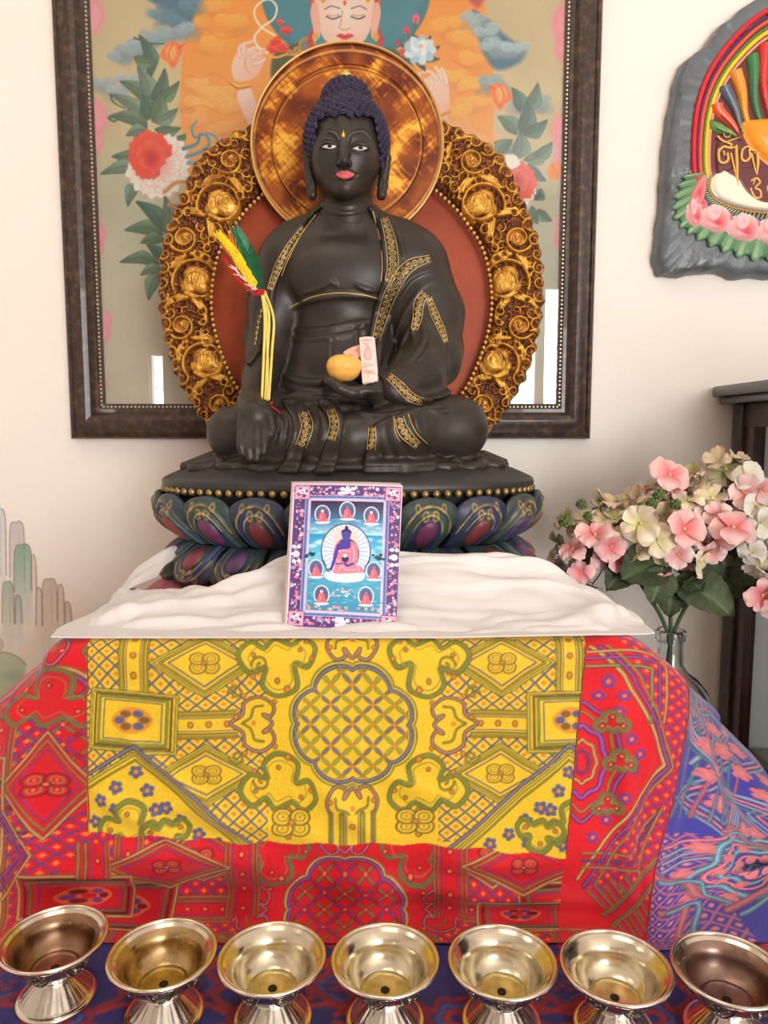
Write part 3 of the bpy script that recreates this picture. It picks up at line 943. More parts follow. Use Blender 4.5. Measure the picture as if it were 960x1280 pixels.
# right hand: back of the hand towards the viewer, fingers down over the shin
v.chain(P([(315, 503, .881), (317, 518, .858)]), [.0155, .0150], .008)
v.ell(B(317, 526, .8485), (.0185, .0090, .019), .008)
for (x0, y0, x1, y1, x2, y2, x3, y3, r) in ((303, 532, 301, 548, 301, 558, 303, 567, .0049), (312, 535, 310.5, 552, 310.5, 562, 312, 573, .0053), (321.5, 535, 321, 552, 320.5, 562, 321, 574, .0053), (330.5, 532, 331, 548, 330.5, 557, 329.5, 566, .0050)):
    v.chain(P([(x0, y0, .8450), (x1, y1, .8330), (x2, y2, .8285), (x3, y3, .8275)]), [r * 1.0, r * .98, r * .95, r * .78], .0012)
    v.ell(B(x0, y0 + 1, .8425), (.0054, .0042, .006), .005)
v.chain(P([(329, 508, .864), (337, 521, .850), (339, 534, .841), (335, 546, .836)]), [.0085, .0068, .0058, .0046], .004)
# left hand: palm up in the lap
v.chain(P([(492, 486, .876), (472, 489, .866)]), [.0175, .016], .006)
v.ell(B(456, 490, .868), (.026, .028, .0085), .006)
for (x1, y1, Y1, x2, y2, Y2, x3, y3, Y3, r) in ((438, 491, .846, 424, 485, .843, 413, 476, .846, .0062), (437, 490, .858, 421, 484, .856, 410, 474, .858, .0062), (436, 489, .871, 420, 483, .871, 409, 473, .872, .006), (438, 488, .884, 424, 482, .885, 414, 474, .886, .0054)):
    v.chain(P([(450, 491, Y1), (x1, y1, Y1), (x2, y2, Y2), (x3, y3, Y3)]), [r * 1.15, r * 1.1, r, r * .8], .0028)
v.chain(P([(472, 484, .888), (460, 476, .892), (446, 473, .893)]), [.0085, .0065, .005], .004)

# ---------- soft folds laid on the surface
def fold(pts, r=.0022, push=.0008, k=.004, ends=.35, n=6, vol=None):
    vv = vol or v
    q = vv.hits([tuple(p) for p in catmull(pts, False, n)], push)
    if len(q) < 2:
        return
    m = len(q)
    rr = [r * (ends + (1 - ends) * min(1, 3 * min(i, m - 1 - i) / max(1, m - 1))) for i in range(m)]
    vv.chain(q, rr, k)
fold([(404, 252), (418, 257), (433, 259), (448, 257), (462, 252)], .0022, .0010); fold([(404, 260), (418, 265), (433, 267), (448, 265), (464, 260)], .0022, .0010)
fold([(368, 412), (400, 414), (440, 406), (480, 400)], .0035); fold([(366, 424), (400, 424), (440, 418), (478, 410)], .003)
fold([(444, 410), (446, 440), (450, 470)], .002); fold([(455, 408), (458, 440), (458, 465)], .002); fold([(412, 425), (411, 450), (414, 470)], .0016); fold([(420, 425), (419, 450)], .0016)
fold([(365, 385), (390, 375), (420, 370), (450, 370), (472, 373)], .0024)
fold([(382, 366), (400, 360), (413, 352), (420, 357)], .0018); fold([(445, 356), (458, 362), (470, 364)], .0018)
fold([(356, 470), (372, 478), (395, 480), (415, 476)], .005, .002); fold([(352, 480), (380, 490), (405, 492)], .004); fold([(358, 494), (390, 500), (430, 500)], .005)
fold([(350, 508), (400, 506), (440, 512), (470, 508)], .004)
# lap drapery over the shins
for q in ([(352, 508), (366, 530), (358, 566)], [(374, 507), (386, 530), (376, 564)], [(392, 506), (406, 528), (400, 560)], [(414, 508), (426, 530), (416, 558)],
          [(466, 532), (468, 548), (464, 566)], [(478, 528), (478, 545), (486, 566)], [(506, 516), (500, 535), (522, 565)], [(492, 520), (490, 540), (502, 566)], [(518, 512), (522, 535), (546, 562)]):
    fold(q, .0036, .0012)
for q in ([(345, 512), (352, 535), (348, 560)], [(335, 512), (340, 530), (342, 548)], [(530, 510), (548, 516), (562, 512)], [(440, 514), (480, 520), (540, 508)]):
    fold(q, .002)
# seat skirt spreading on the base
sk = [B(432, 581, .915)]
v.ell(B(432, 580, .93), (.168, .098, .013), .01)
for i, (x, w_) in enumerate(((300, 28), (345, 30), (392, 30), (440, 30), (490, 32), (540, 30), (580, 22))):
    Yf = .852 + .00000115 * (x - 436) ** 2 * 1.0
    q = [B(x - w_, 577 - abs(x - 436) * .02, Yf + .01), B(x - w_ * .45, 584, Yf + .001), B(x + w_ * .45, 585, Yf), B(x + w_, 578 - abs(x - 436) * .02, Yf + .009)]
    v.chain(catmull(q, False, 5), .0038, .004)
for i in range(13):
    x = 280 + i * 25; Yf = .868 + .0000013 * (x - 436) ** 2
    v.chain(catmull([B(x - 12, 577, Yf + .004), B(x, 582, Yf - .004), B(x + 14, 577, Yf + .004)], False, 4), .003, .003)
# lobes of cloth spilling over the top of the base
r_s = np.random.default_rng(77)
def skirt_pt(th, f):
    c_, s_ = math.cos(th), math.sin(th); q_ = (abs(c_) ** 2.35 + abs(s_) ** 2.35) ** (-1 / 2.35)
    zz = np.interp(f, [.4, .7, .82, .89, .95, 1.0], [.150, .1475, .1435, .138, .132, .127])
    return np.array([at(436.5, 605, .97)[0] + .2365 * f * q_ * c_, .97 + .152 * f * q_ * s_, Z0 + zz])
for i in range(30):
    th = math.radians(-205 + 230 * (i + .5) / 30); f_ = (.80, .86, .76, .84)[i % 4] + r_s.normal(0, .012)
    if abs(math.cos(th)) > .82: f_ += .03
    p_ = skirt_pt(th, f_); q1 = skirt_pt(th - .11, f_ - .10); q2 = skirt_pt(th + .11, f_ - .10); p_m = skirt_pt(th, f_ - .16)
    v.chain([p_m, p_], [.013, .0065], .004)
    v.chain(catmull([q1, skirt_pt(th - .06, f_ - .015), p_ + (0, 0, .0015), skirt_pt(th + .06, f_ - .015), q2], False, 4), .0042, .0025)
    v.chain([skirt_pt(th + .055, f_ - .01), skirt_pt(th + .05, f_ - .20) + (0, 0, .008)], [.003, .005], .003)
Vb, Fb = v.mesh()
body = mk('body', Vb, Fb, M_body, st)

# ---------- robe: a thicker layer over both shoulders, arms and lap
def robe_layer(vol, polys, thick, ymax):
    g = np.full_like(vol.F, .03)
    X = vol.ax[0][:, None, None]; Y = vol.ax[1][None, :, None]; Z = vol.ax[2][None, None, :]
    Yd = Y; zc = Yd * CT - (Z - CAMP[2]) * ST; ycm = Yd * ST + (Z - CAMP[2]) * CT
    px = 480 + FPX * X / zc; py = 640 - FPX * ycm / zc
    sc = 1 / 980.
    near = vol.F < .03
    out = np.full(vol.F.shape, .03, np.float32)
    pxn = (px + np.zeros_like(vol.F))[near]; pyn = (py + np.zeros_like(vol.F))[near]
    best = np.full(pxn.shape, 99., np.float32)
    for p in polys:
        p = catmull(p, True, 4)
        x0, x1, y0, y1 = p[:, 0].min() - 12, p[:, 0].max() + 12, p[:, 1].min() - 12, p[:, 1].max() + 12
        s = (pxn > x0) & (pxn < x1) & (pyn > y0) & (pyn < y1)
        if not s.any():
            continue
        d = Canvas.segd(pxn[s], pyn[s], p, True); ins = Canvas.inside(pxn[s], pyn[s], p)
        best[s] = np.minimum(best[s], np.where(ins, -d, d))
    d2 = best * sc
    fb = vol.F[near]
    a = fb - thick
    k = .004
    out[near] = np.maximum(a, d2) + k * np.clip(1 - np.abs(a - d2) / k, 0, 1) ** 2 * .25
    return out
rv = Vol(v.lo, v.lo + (v.n - 1) * H, H)
rv.n = v.n
left_robe = [(402, 258), (392, 268), (377, 288), (362, 312), (352, 340), (345, 368), (340, 400), (331, 425), (318, 450), (306, 452), (300, 400), (306, 340), (330, 290), (370, 262)]
right_robe = [(462, 257), (470, 275), (476, 300), (479, 330), (478, 352), (470, 378), (464, 405), (461, 430), (462, 462), (480, 474), (500, 500), (530, 500), (566, 490), (580, 430), (575, 370), (565, 310), (520, 262)]
lap_l = [(352, 500), (366, 530), (356, 572), (340, 600), (366, 604), (388, 530), (376, 500)]
lap_m = [(396, 500), (412, 530), (402, 566), (390, 600), (414, 600), (430, 528), (416, 500)]
lap_r = [(468, 530), (462, 545), (458, 600), (536, 600), (545, 562), (526, 534), (520, 512), (494, 518)]
rv.F = robe_layer(v, [left_robe, right_robe, lap_l, lap_m, lap_r], .0042, 1.1)
# hanging sleeve behind the hanging arm, and the sleeve over the other elbow
rv.chain(P([(352, 330, 1.015), (335, 375, 1.012), (325, 420, 1.005), (322, 452, 1.0)]), [.030, .025, .020, .012], .012)
rv.chain(P([(520, 335, 1.0), (543, 392, .99), (549, 440, .975), (552, 462, .97)]), [.042, .036, .026, .014], .012)
rv.chain(P([(545, 400, 1.0), (556, 440, .995), (556, 474, .985)]), [.022, .014, .006], .01)
rv.chain(P([(545, 440, .965), (525, 476, .92), (500, 494, .885)]), [.024, .022, .016], .012)
rv.chain(P([(478, 474, .868), (490, 488, .858), (508, 499, .858), (530, 503, .87)]), [.007, .011, .010, .007], .008)
def rf(pts, r=.002, push=.0006, k=.0035):
    fold(pts, r, push, k, vol=rv)
for q in ([(541, 322), (505, 332), (490, 352), (478, 382), (470, 410), (466, 440)], [(548, 335), (518, 345), (500, 365), (488, 395), (478, 425), (474, 455)],
          [(552, 350), (530, 358), (510, 385), (495, 420), (482, 458)], [(545, 365), (528, 380), (512, 410), (500, 440), (488, 466)],
          [(536, 362), (522, 385), (516, 415), (520, 435)], [(538, 380), (546, 405), (556, 432), (560, 470)], [(528, 400), (530, 425), (512, 452)],
          [(540, 420), (530, 445), (505, 468)], [(478, 470), (498, 484), (520, 498), (548, 500)], [(474, 268), (484, 300), (487, 335), (480, 360)], [(465, 262), (474, 300), (478, 335), (472, 365)],
          [(490, 282), (500, 300), (505, 322)], [(396, 268), (376, 294), (360, 325), (350, 360), (346, 395)], [(384, 272), (362, 300), (348, 330), (338, 365)], [(350, 330), (338, 370), (328, 410), (322, 445)], [(330, 370), (322, 410), (318, 440)]):
    rf(q)
Vr, Fr = rv.mesh()
robe = mk('robe', Vr, Fr, M_robe, st)

bv_all = bvh_of(np.vstack([Vb, Vr]), np.vstack([Fb, Fr + len(Vb)]))
# ---------- gold painted bands: thin raised lines following the surface
def gline(mb, pts, r=.0006, n=5, off=.0001, ends=True, default=None):
    q = []
    for x, y in catmull(pts, False, n) if len(pts) < 40 else pts:
        c = cast(bv_all, x, y, off)
        if c is not None:
            q.append(c[0])
    if len(q) < 3:
        return
    # cut where the surface jumps
    run = [q[0]]
    for a in q[1:]:
        if np.linalg.norm(a - run[-1]) > .009:
            if len(run) > 2:
                mb.add(*tube(run, r, 5))
            run = [a]
        else:
            run.append(a)
    if len(run) > 2:
        mb.add(*tube(run, r, 5))
def band(cl, w, name='gold_trim', edges=True, period=13, label=None):
    mb = MB()
    c = catmull(cl, False, 14)
    T = np.gradient(c, axis=0); T /= np.linalg.norm(T, axis=1)[:, None] + 1e-9
    Nn = np.stack([-T[:, 1], T[:, 0]], 1)
    W = np.interp(np.linspace(0, 1, len(c)), np.linspace(0, 1, len(w)), w) if not np.isscalar(w) else np.full(len(c), float(w))
    L = np.concatenate([[0], np.cumsum(np.linalg.norm(np.diff(c, axis=0), axis=1))])
    if edges:
        gline(mb, c + Nn * W[:, None] / 2, .00055); gline(mb, c - Nn * W[:, None] / 2, .00055)
    # running scroll: a wave with a curl in each bend
    m = int(max(L[-1] * 1.2, 42)); s = np.linspace(0, L[-1], m)
    cx = np.interp(s, L, c[:, 0]); cy_ = np.interp(s, L, c[:, 1]); nx = np.interp(s, L, Nn[:, 0]); ny = np.interp(s, L, Nn[:, 1]); ww = np.interp(s, L, W)
    wv = np.sin(s * 2 * PI / period) * ww * .26
    gline(mb, np.stack([cx + nx * wv, cy_ + ny * wv], 1), .0006)
    k = 0
    while (k + .5) * period / 2 < L[-1]:
        s0 = (k + .5) * period / 2
        x0, y0 = np.interp(s0, L, c[:, 0]), np.interp(s0, L, c[:, 1]); w0 = np.interp(s0, L, W)
        n0 = np.array([np.interp(s0, L, Nn[:, 0]), np.interp(s0, L, Nn[:, 1])]); t0 = np.array([n0[1], -n0[0]])
        sg = -1 if k % 2 == 0 else 1
        a = np.linspace(0, 1, 22); rr = w0 * .24 * (1 - .75 * a); th = a * 1.45 * 2 * PI * sg
        o_ = np.array([x0, y0]) + n0 * sg * w0 * .10
        sp = o_ + (np.cos(th) * rr)[:, None] * t0 + (np.sin(th) * rr)[:, None] * n0
        gline(mb, np.vstack([sp, sp]) if False else sp, .00055, 3)
        k += 1
    if mb.v:
        mb.build(name, M_goldpaint, robe, 80)
band([(480, 272), (488, 300), (491, 330), (486, 352)], [8, 13, 14, 9], period=14)
band([(538, 323), (514, 331), (497, 350), (485, 375), (477, 400), (470, 425)], [8, 14, 16, 15, 12, 9], period=16)
band([(532, 366), (524, 378), (522, 396), (518, 412)], [9, 12, 11, 8], period=13)
band([(536, 372), (543, 392), (552, 412), (558, 428)], [6, 9, 8, 4], period=12)
band([(486, 470), (500, 483), (514, 497), (528, 502)], [8, 11, 11, 8], period=13)
band([(379, 515), (384, 533), (376, 558)], [12, 14, 13], period=15)
band([(413, 510), (418, 530), (413, 550)], [9, 11, 10], period=14)
band([(465, 534), (465, 548), (464, 562)], [8, 10, 10], period=13)
band([(499, 522), (505, 540), (522, 557)], [11, 14, 9], period=15)
band([(380, 284), (362, 308), (348, 334), (337, 362)], [5, 8, 9, 6], period=14)
band([(332, 372), (324, 400), (319, 430)], [4, 5, 3], edges=False, period=14)
def one_line(pts, r):
    mb = MB(); gline(mb, pts, r)
    if mb.v: mb.build('gold_line', M_goldpaint, robe, 80)
mb = None
one_line([(363, 384), (390, 371.5), (420, 366.5), (450, 368), (471, 373)], .0008)
one_line([(395, 268), (376, 294), (360, 325), (352, 345)], .0006); one_line([(466, 264), (475, 300), (478, 332), (476, 352)], .0006)
one_line([(508, 512), (520, 540), (545, 564)], .0006); one_line([(492, 520), (494, 540), (500, 552)], .0005)

# ================================================================ head
HH = .0008
hC = B(433, 196, .975)
hv = Vol(hC + np.array([-.066, -.075, -.085]), hC + np.array([.066, .07, .085]), HH)
fx0 = hC[0] - .001
hv.ell(hC + (0, .004, .012), (.0465, .054, .055), .01)
hv.ell(hC + (-.0010, -.012, -.022), (.0350, .040, .034), .022)
hv.ell(hC + (-.001, -.034, -.043), (.016, .014, .0125), .018)
hv.cap(hC + (0, .012, -.03), hC + (0, .014, -.085), .031, .033, .012)
# cheeks
hv.ell(hC + (-.019, -.034, -.012), (.016, .012, .019), .016); hv.ell(hC + (.017, -.034, -.012), (.016, .012, .019), .016)
hitc = lambda x, y, p=0.: hv.hit(x, y, p)
# eye sockets: very shallow
for q in ((411, 181), (450, 183)):
    p = hitc(*q); hv.ell(p + (0, -.003, .001), (.013, .006, .006), .006, 's')
for sgn, q, q2 in ((-1, (411, 182.5), (411, 178)), (1, (450, 184.5), (450, 180))):
    p = hitc(*q, .004); hv.ell(p, (.0128, .0095, .0066), .003)
    p2 = hitc(*q2, .0015)
    a = hv.hits(catmull([(q[0] - 10.5, q[1] + .5), (q[0] - 5, q[1] - 3.6), (q[0] + 1, q[1] - 4.4), (q[0] + 6, q[1] - 3.4), (q[0] + 10.5, q[1] - .3)], False, 4), .0004)
    hv.chain(a, [.0006] + [.0014] * (len(a) - 2) + [.0006], .0015)
    a = hv.hits(catmull([(q[0] - 10, q[1] + 1), (q[0] - 4, q[1] + 3.4), (q[0] + 4, q[1] + 3.6), (q[0] + 10, q[1] + .5)], False, 4), .0006)
    hv.chain(a, .0010, .0014)
# brows and nose
for pts in ([(399, 172), (406, 165.5), (413, 164.8), (420, 168), (424.5, 176), (425.5, 184)], [(463, 173), (456, 166), (448, 165), (439, 168), (434.5, 176), (434, 184)]):
    a = hv.hits(catmull(pts, False, 5), .0008)
    hv.chain(a, [.0011 + .0007 * math.sin(PI * i / (len(a) - 1)) for i in range(len(a))], .0024)
n0, n1_, n2_ = hitc(430, 176, .003), hitc(430, 192, .001), hitc(430, 203, .0)
hv.chain([n0, n1_ + (0, -.003, 0), n2_ + (0, -.0075, 0)], [.0044, .0048, .0052], .006)
hv.ell(n2_ + (0, -.0080, -.0010), (.0050, .0052, .0048), .004)
for s in (-1, 1):
    hv.ell(n2_ + (.0056 * s, -.0030, -.0020), (.0036, .0050, .0038), .0025)
    hv.ell(n2_ + (.0036 * s, -.0080, -.0064), (.0017, .0020, .0013), .001, 's')
# philtrum, lips, chin
for x in (428, 432.5):
    a = hv.hits([(x, 209), (x, 214)], .0008); hv.chain(a, .0011, .002)
ul = hv.hits(catmull([(419.5, 216.8), (424, 215.2), (428, 214.2), (430.5, 215), (433, 214.2), (438, 215.4), (443, 217.4)], False, 4), .0004)
m = len(ul); hv.chain(ul, [.0007 + .0019 * math.sin(PI * i / (m - 1)) for i in range(m)], .0022)
ll = hv.hits(catmull([(422, 219.6), (427, 221.6), (431, 222.4), (436, 221.6), (441, 219.8)], False, 4), .0006)
m = len(ll); hv.chain(ll, [.0009 + .0025 * math.sin(PI * i / (m - 1)) for i in range(m)], .0022)
a = hv.hits(catmull([(418.5, 218), (425, 218.3), (431, 218.9), (437, 218.5), (443.5, 218.6)], False, 4), -.0006)
hv.chain(a, .0008, .0010, 's')
for q in ((416.5, 219), (446, 219.5)):
    p = hitc(*q); hv.ell(p + (0, -.0008, 0), (.0016, .0014, .0018), .002, 's')
p = hitc(431, 229); hv.ell(p + (0, -.003, 0), (.011, .0035, .003), .004, 's')
p = hitc(431, 238, .006); hv.ell(p, (.012, .011, .009), .008)
Vh, Fh = hv.mesh()
head = mk('head', Vh, Fh, M_body, st)
bv_head = bvh_of(Vh, Fh)

def decal(outline, name, mat, parent, off=.0004, rise=.0004, n=6, rings=5, label=None, sm=True):
    O = catmull(outline, True, n) if sm else np.array(outline)
    c = O.mean(0); V = []; m = len(O)
    for k in range(rings + 1):
        s = 1 - k / (rings + .0001) * .999
        for (x, y) in c + (O - c) * s:
            r = cast(bv_head, x, y, off + rise * (1 - s * s) - (.0006 if k == 0 else 0))
            V.append(r[0])
    V = np.array(V)
    Fl = [f for f in grid_faces(rings + 1, m, False, True).tolist()]
    Fl.append([rings * m + i for i in range(m)])
    b = MB(); b.add(V, Fl)
    return b.build(name, mat, parent, 80, None, label)
M_white = PM('eye_white_paint', (232, 226, 218), rough=.4)
M_iris = PM('eye_dark_paint', (38, 26, 24), rough=.35)
M_lip = PM('lip_paint', (206, 92, 98), rough=.45, var=.08, vscale=200)
for q in ((411.5, 182.8), (450.2, 184.8)):
    x, y = q
    dxy = -.4 if x < 430 else .4
    e = decal([(x - 10, y - dxy + .6), (x - 5, y - 1.9), (x + .5, y - 2.3), (x + 5.5, y - 1.8), (x + 10, y + dxy * .8), (x + 5, y + 2.4), (x, y + 3.0), (x - 5, y + 2.2)], 'eye', M_white, head, .0005, .0003, label='painted white eye')
    decal([(x + 3.0 * math.cos(t) + .6, y + 2.3 * math.sin(t) - .1) for t in np.linspace(0, 2 * PI, 10)[:-1]], 'iris', M_iris, e, .0012, .0002)
    b = MB()
    for pts in ([(x - 10.5, y + .8), (x - 5, y - 2.3), (x + .5, y - 2.9), (x + 5.5, y - 2.3), (x + 10.8, y)],):
        b.add(*tube([cast(bv_head, a_, b_, .0006)[0] for a_, b_ in catmull(pts, False, 5)], .0005, 5))
    b.build('lash_line', M_iris, e)
decal([(419.5, 217.6), (424, 215), (428, 213.4), (430.6, 214.4), (433.4, 213.4), (438, 215), (443.5, 218), (438, 222), (431.5, 224.6), (425, 222.4)], 'lips', M_lip, head, .0006, .0003, rings=8, label='pink painted lips')
b = MB()
O = [(429.5, 161.5), (427.6, 166), (426.6, 169), (428, 171.6), (430.6, 171.6), (432, 169), (431, 166)]
q = [cast(bv_head, *p, -.0002)[0] for p in catmull(O, True, 4)]
b.add(*pillow(q, (0, -1, 0), .0022)); b.build('forehead_jewel', M_jewel, head, label='gold drop on the forehead')
M_brow = PM('brow_paint', (92, 92, 98), rough=.45)
for pts in ([(398.5, 173), (405, 166.4), (413, 164.6), (420, 167.6), (424.5, 176)], [(463.5, 174), (456, 166.6), (448, 164.8), (439, 167.6), (434.6, 176)]):
    b = MB(); b.add(*tube([cast(bv_head, a_, b_, .0001)[0] for a_, b_ in catmull(pts, False, 6)], .0006, 5)); b.build('eyebrow', M_brow, head)

# ears with long lobes
def ear(sg):
    e = Vol(hC + (sg * .052 - .02, -.03, -.075), hC + (sg * .052 + .02, .045, .03), .0008)
    f = (lambda x: x) if sg < 0 else (lambda x: 866 - x)
    YE = .968
    def E(x, y, dy=0):
        return B(f(x) + (1.5 if sg > 0 else 0), y, YE + dy)
    e.chain([E(391, 200, .01), E(386, 190, .004), E(384, 198), E(385, 210, .001), E(387, 222, .002)], [.005, .0052, .0052, .0048, .005], .003)
    e.ell(E(389, 206, .006), (.0055, .010, .014), .003)
    e.chain([E(387.5, 220, .002), E(389, 232, .001), E(390.5, 244, 0)], [.0058, .0062, .0062], .003)
    e.chain([E(389.5, 224, -.006), E(390.5, 238, -.007)], [.0016, .0016], .002, 's')
    e.chain([E(388, 196, -.006), E(387.5, 208, -.006)], [.0022, .0022], .002, 's')
    e.chain([E(392, 204, .014), E(393, 214, .014)], [.006, .006], .003)
    V_, F_ = e.mesh()
    mk('ear', V_, F_, M_body, st)
ear(-1); ear(1)

# hair: a cap of small snail curls, rising to the topknot
rs = np.random.default_rng(11)
b = MB()
def curl(c, n, r):
    n = n / np.linalg.norm(n); u = np.cross(n, (0.3, .1, .95)); u /= np.linalg.norm(u); w_ = np.cross(n, u)
    t = np.linspace(0, 1, 15); a0 = rs.random() * 6.28
    rad = r * (1 - .8 * t); a = a0 + t * 2.1 * 2 * PI
    path = c + (rad * np.cos(a))[:, None] * u + (rad * np.sin(a))[:, None] * w_ + (t * r * .75)[:, None] * n
    b.add(*tube(path, r * .36 * (1 - .35 * t), 5))
hc = hC + (0, .005, .017); hr = np.array([.0520, .0560, .0570])
uc = B(433, 127, .985); ur = np.array([.0300, .031, .0255])
def inhead(p):
    return (((p - (hC + (0, .004, .012))) / np.array([.0465, .054, .055])) ** 2).sum()
k = 0
N1 = 760
for i in range(N1):
    z = 1 - 2 * (i + .5) / N1; a = i * 2.399963
    n = np.array([math.sqrt(1 - z * z) * math.cos(a), math.sqrt(1 - z * z) * math.sin(a), z])
    p = hc + n * hr
    px_, py_ = proj(p)
    if (((p - uc) / ur) ** 2).sum() < .85:
        continue
    # hairline: front of the skull stays bare below the brow line
    if p[1] < hc[1] - .004:
        xo = abs(px_ - 433)
        line_y = 143.5 + .004 * xo ** 2 + (max(0, xo - 33) ** 2) * .62
        if py_ > line_y:
            continue
    if p[2] < hC[2] - .028:
        continue
    curl(p, n / hr, .0040); k += 1
N2 = 170
for i in range(N2):
    z = 1 - 1.55 * (i + .5) / N2; a = i * 2.399963
    n = np.array([math.sqrt(max(0, 1 - z * z)) * math.cos(a), math.sqrt(max(0, 1 - z * z)) * math.sin(a), z])
    p = uc + n * ur
    if (((p - hc) / hr) ** 2).sum() < .9:
        continue
    curl(p, n, .0038)
# solid cap under the curls
cv = Vol(hc - (.06, .064, .06), hc + (.06, .064, .1), .0014)
cv.ell(hc, hr - .0005, .002); cv.ell(uc, ur - .0005, .010)
X = cv.ax[0][:, None, None]; Y = cv.ax[1][None, :, None]; Z = cv.ax[2][None, None, :]
zc = Y * CT - (Z - CAMP[2]) * ST; pyv = 640 - FPX * (Y * ST + (Z - CAMP[2]) * CT) / zc; pxv = 480 + FPX * X / zc
xo = np.abs(pxv - 433); ly = 143 + .004 * xo ** 2 + np.clip(xo - 33, 0, 99) ** 2 * .62
cut = np.where(Y < hc[1] - .003, (pyv - ly) * .00095, -.05)
cut = np.maximum(cut, (hC[2] - .030 - Z) + 0 * cut)
cv.F = np.maximum(cv.F, cut.astype(np.float32))
Vc, Fc = cv.mesh()
b.add(Vc, Fc.tolist())
b.build('hair', M_hairc, st, 80, label='indigo curled hair with a topknot')
b = MB(); jp = uc + (0, -.004, ur[2] - .001)
b.add(*lathe([(.0, -.003), (.0085, -.003), (.009, .001), (.0075, .005), (.004, .0095), (0, .0125)], 16, jp)); b.build('topknot_jewel', M_jewel, st, label='small gold jewel on the topknot')

# ================================================================ lotus base
lcx, lcy = at(436.5, 605, .97)[0], .97
RXB, RYB = .2365, .152
def oval(th, f, z, e=2.35):
    c, s = math.cos(th), math.sin(th)
    q = (abs(c) ** e + abs(s) ** e) ** (-1 / e)
    return np.array([lcx + RXB * f * q * c, lcy + RYB * f * q * s, Z0 + z])
def ovalN(th):
    d = .01; a = oval(th + d, 1, 0) - oval(th - d, 1, 0)
    n = np.array([a[1], -a[0], 0]); return n / np.linalg.norm(n)
def ring_mesh(prof, n=160):
    V = np.array([oval(2 * PI * i / n, f, z) for f, z in prof for i in range(n)])
    Fl = [f[::-1] for f in grid_faces(len(prof), n, False, True).tolist()]
    return V, Fl
b = MB()
prof = [(.0, .0005), (.86, .0005), (.87, .006), (.86, .02), (.83, .045), (.815, .052), (.83, .062), (.885, .084), (.93, .104), (.945, .112), (.985, .1155), (1.0, .1175), (1.003, .1215), (.998, .126), (.985, .128), (.95, .132), (.89, .138), (.82, .1435), (.7, .1475), (.4, .150), (0, .151)]
prof = [(f, z - .001) if f else (f, z) for f, z in prof]
b.add(*ring_mesh(prof))
ped = b.build('lotus_base', M_base, st, 50)
mbd = MB(); nb = 96
Ls = [0]; pts = [oval(2 * PI * i / 720, .988, .1035) for i in range(721)]
for i in range(720):
    Ls.append(Ls[-1] + np.linalg.norm(pts[i + 1] - pts[i]))
for i in range(nb):
    s = Ls[-1] * i / nb; th = 2 * PI * np.interp(s, Ls, np.arange(721)) / 720
    mbd.add(*sphere(oval(th, .990, .1135), .0048, 8, 6))
mbd.build('bead_rim', M_brassb, ped, 80, label='row of dull brass beads')
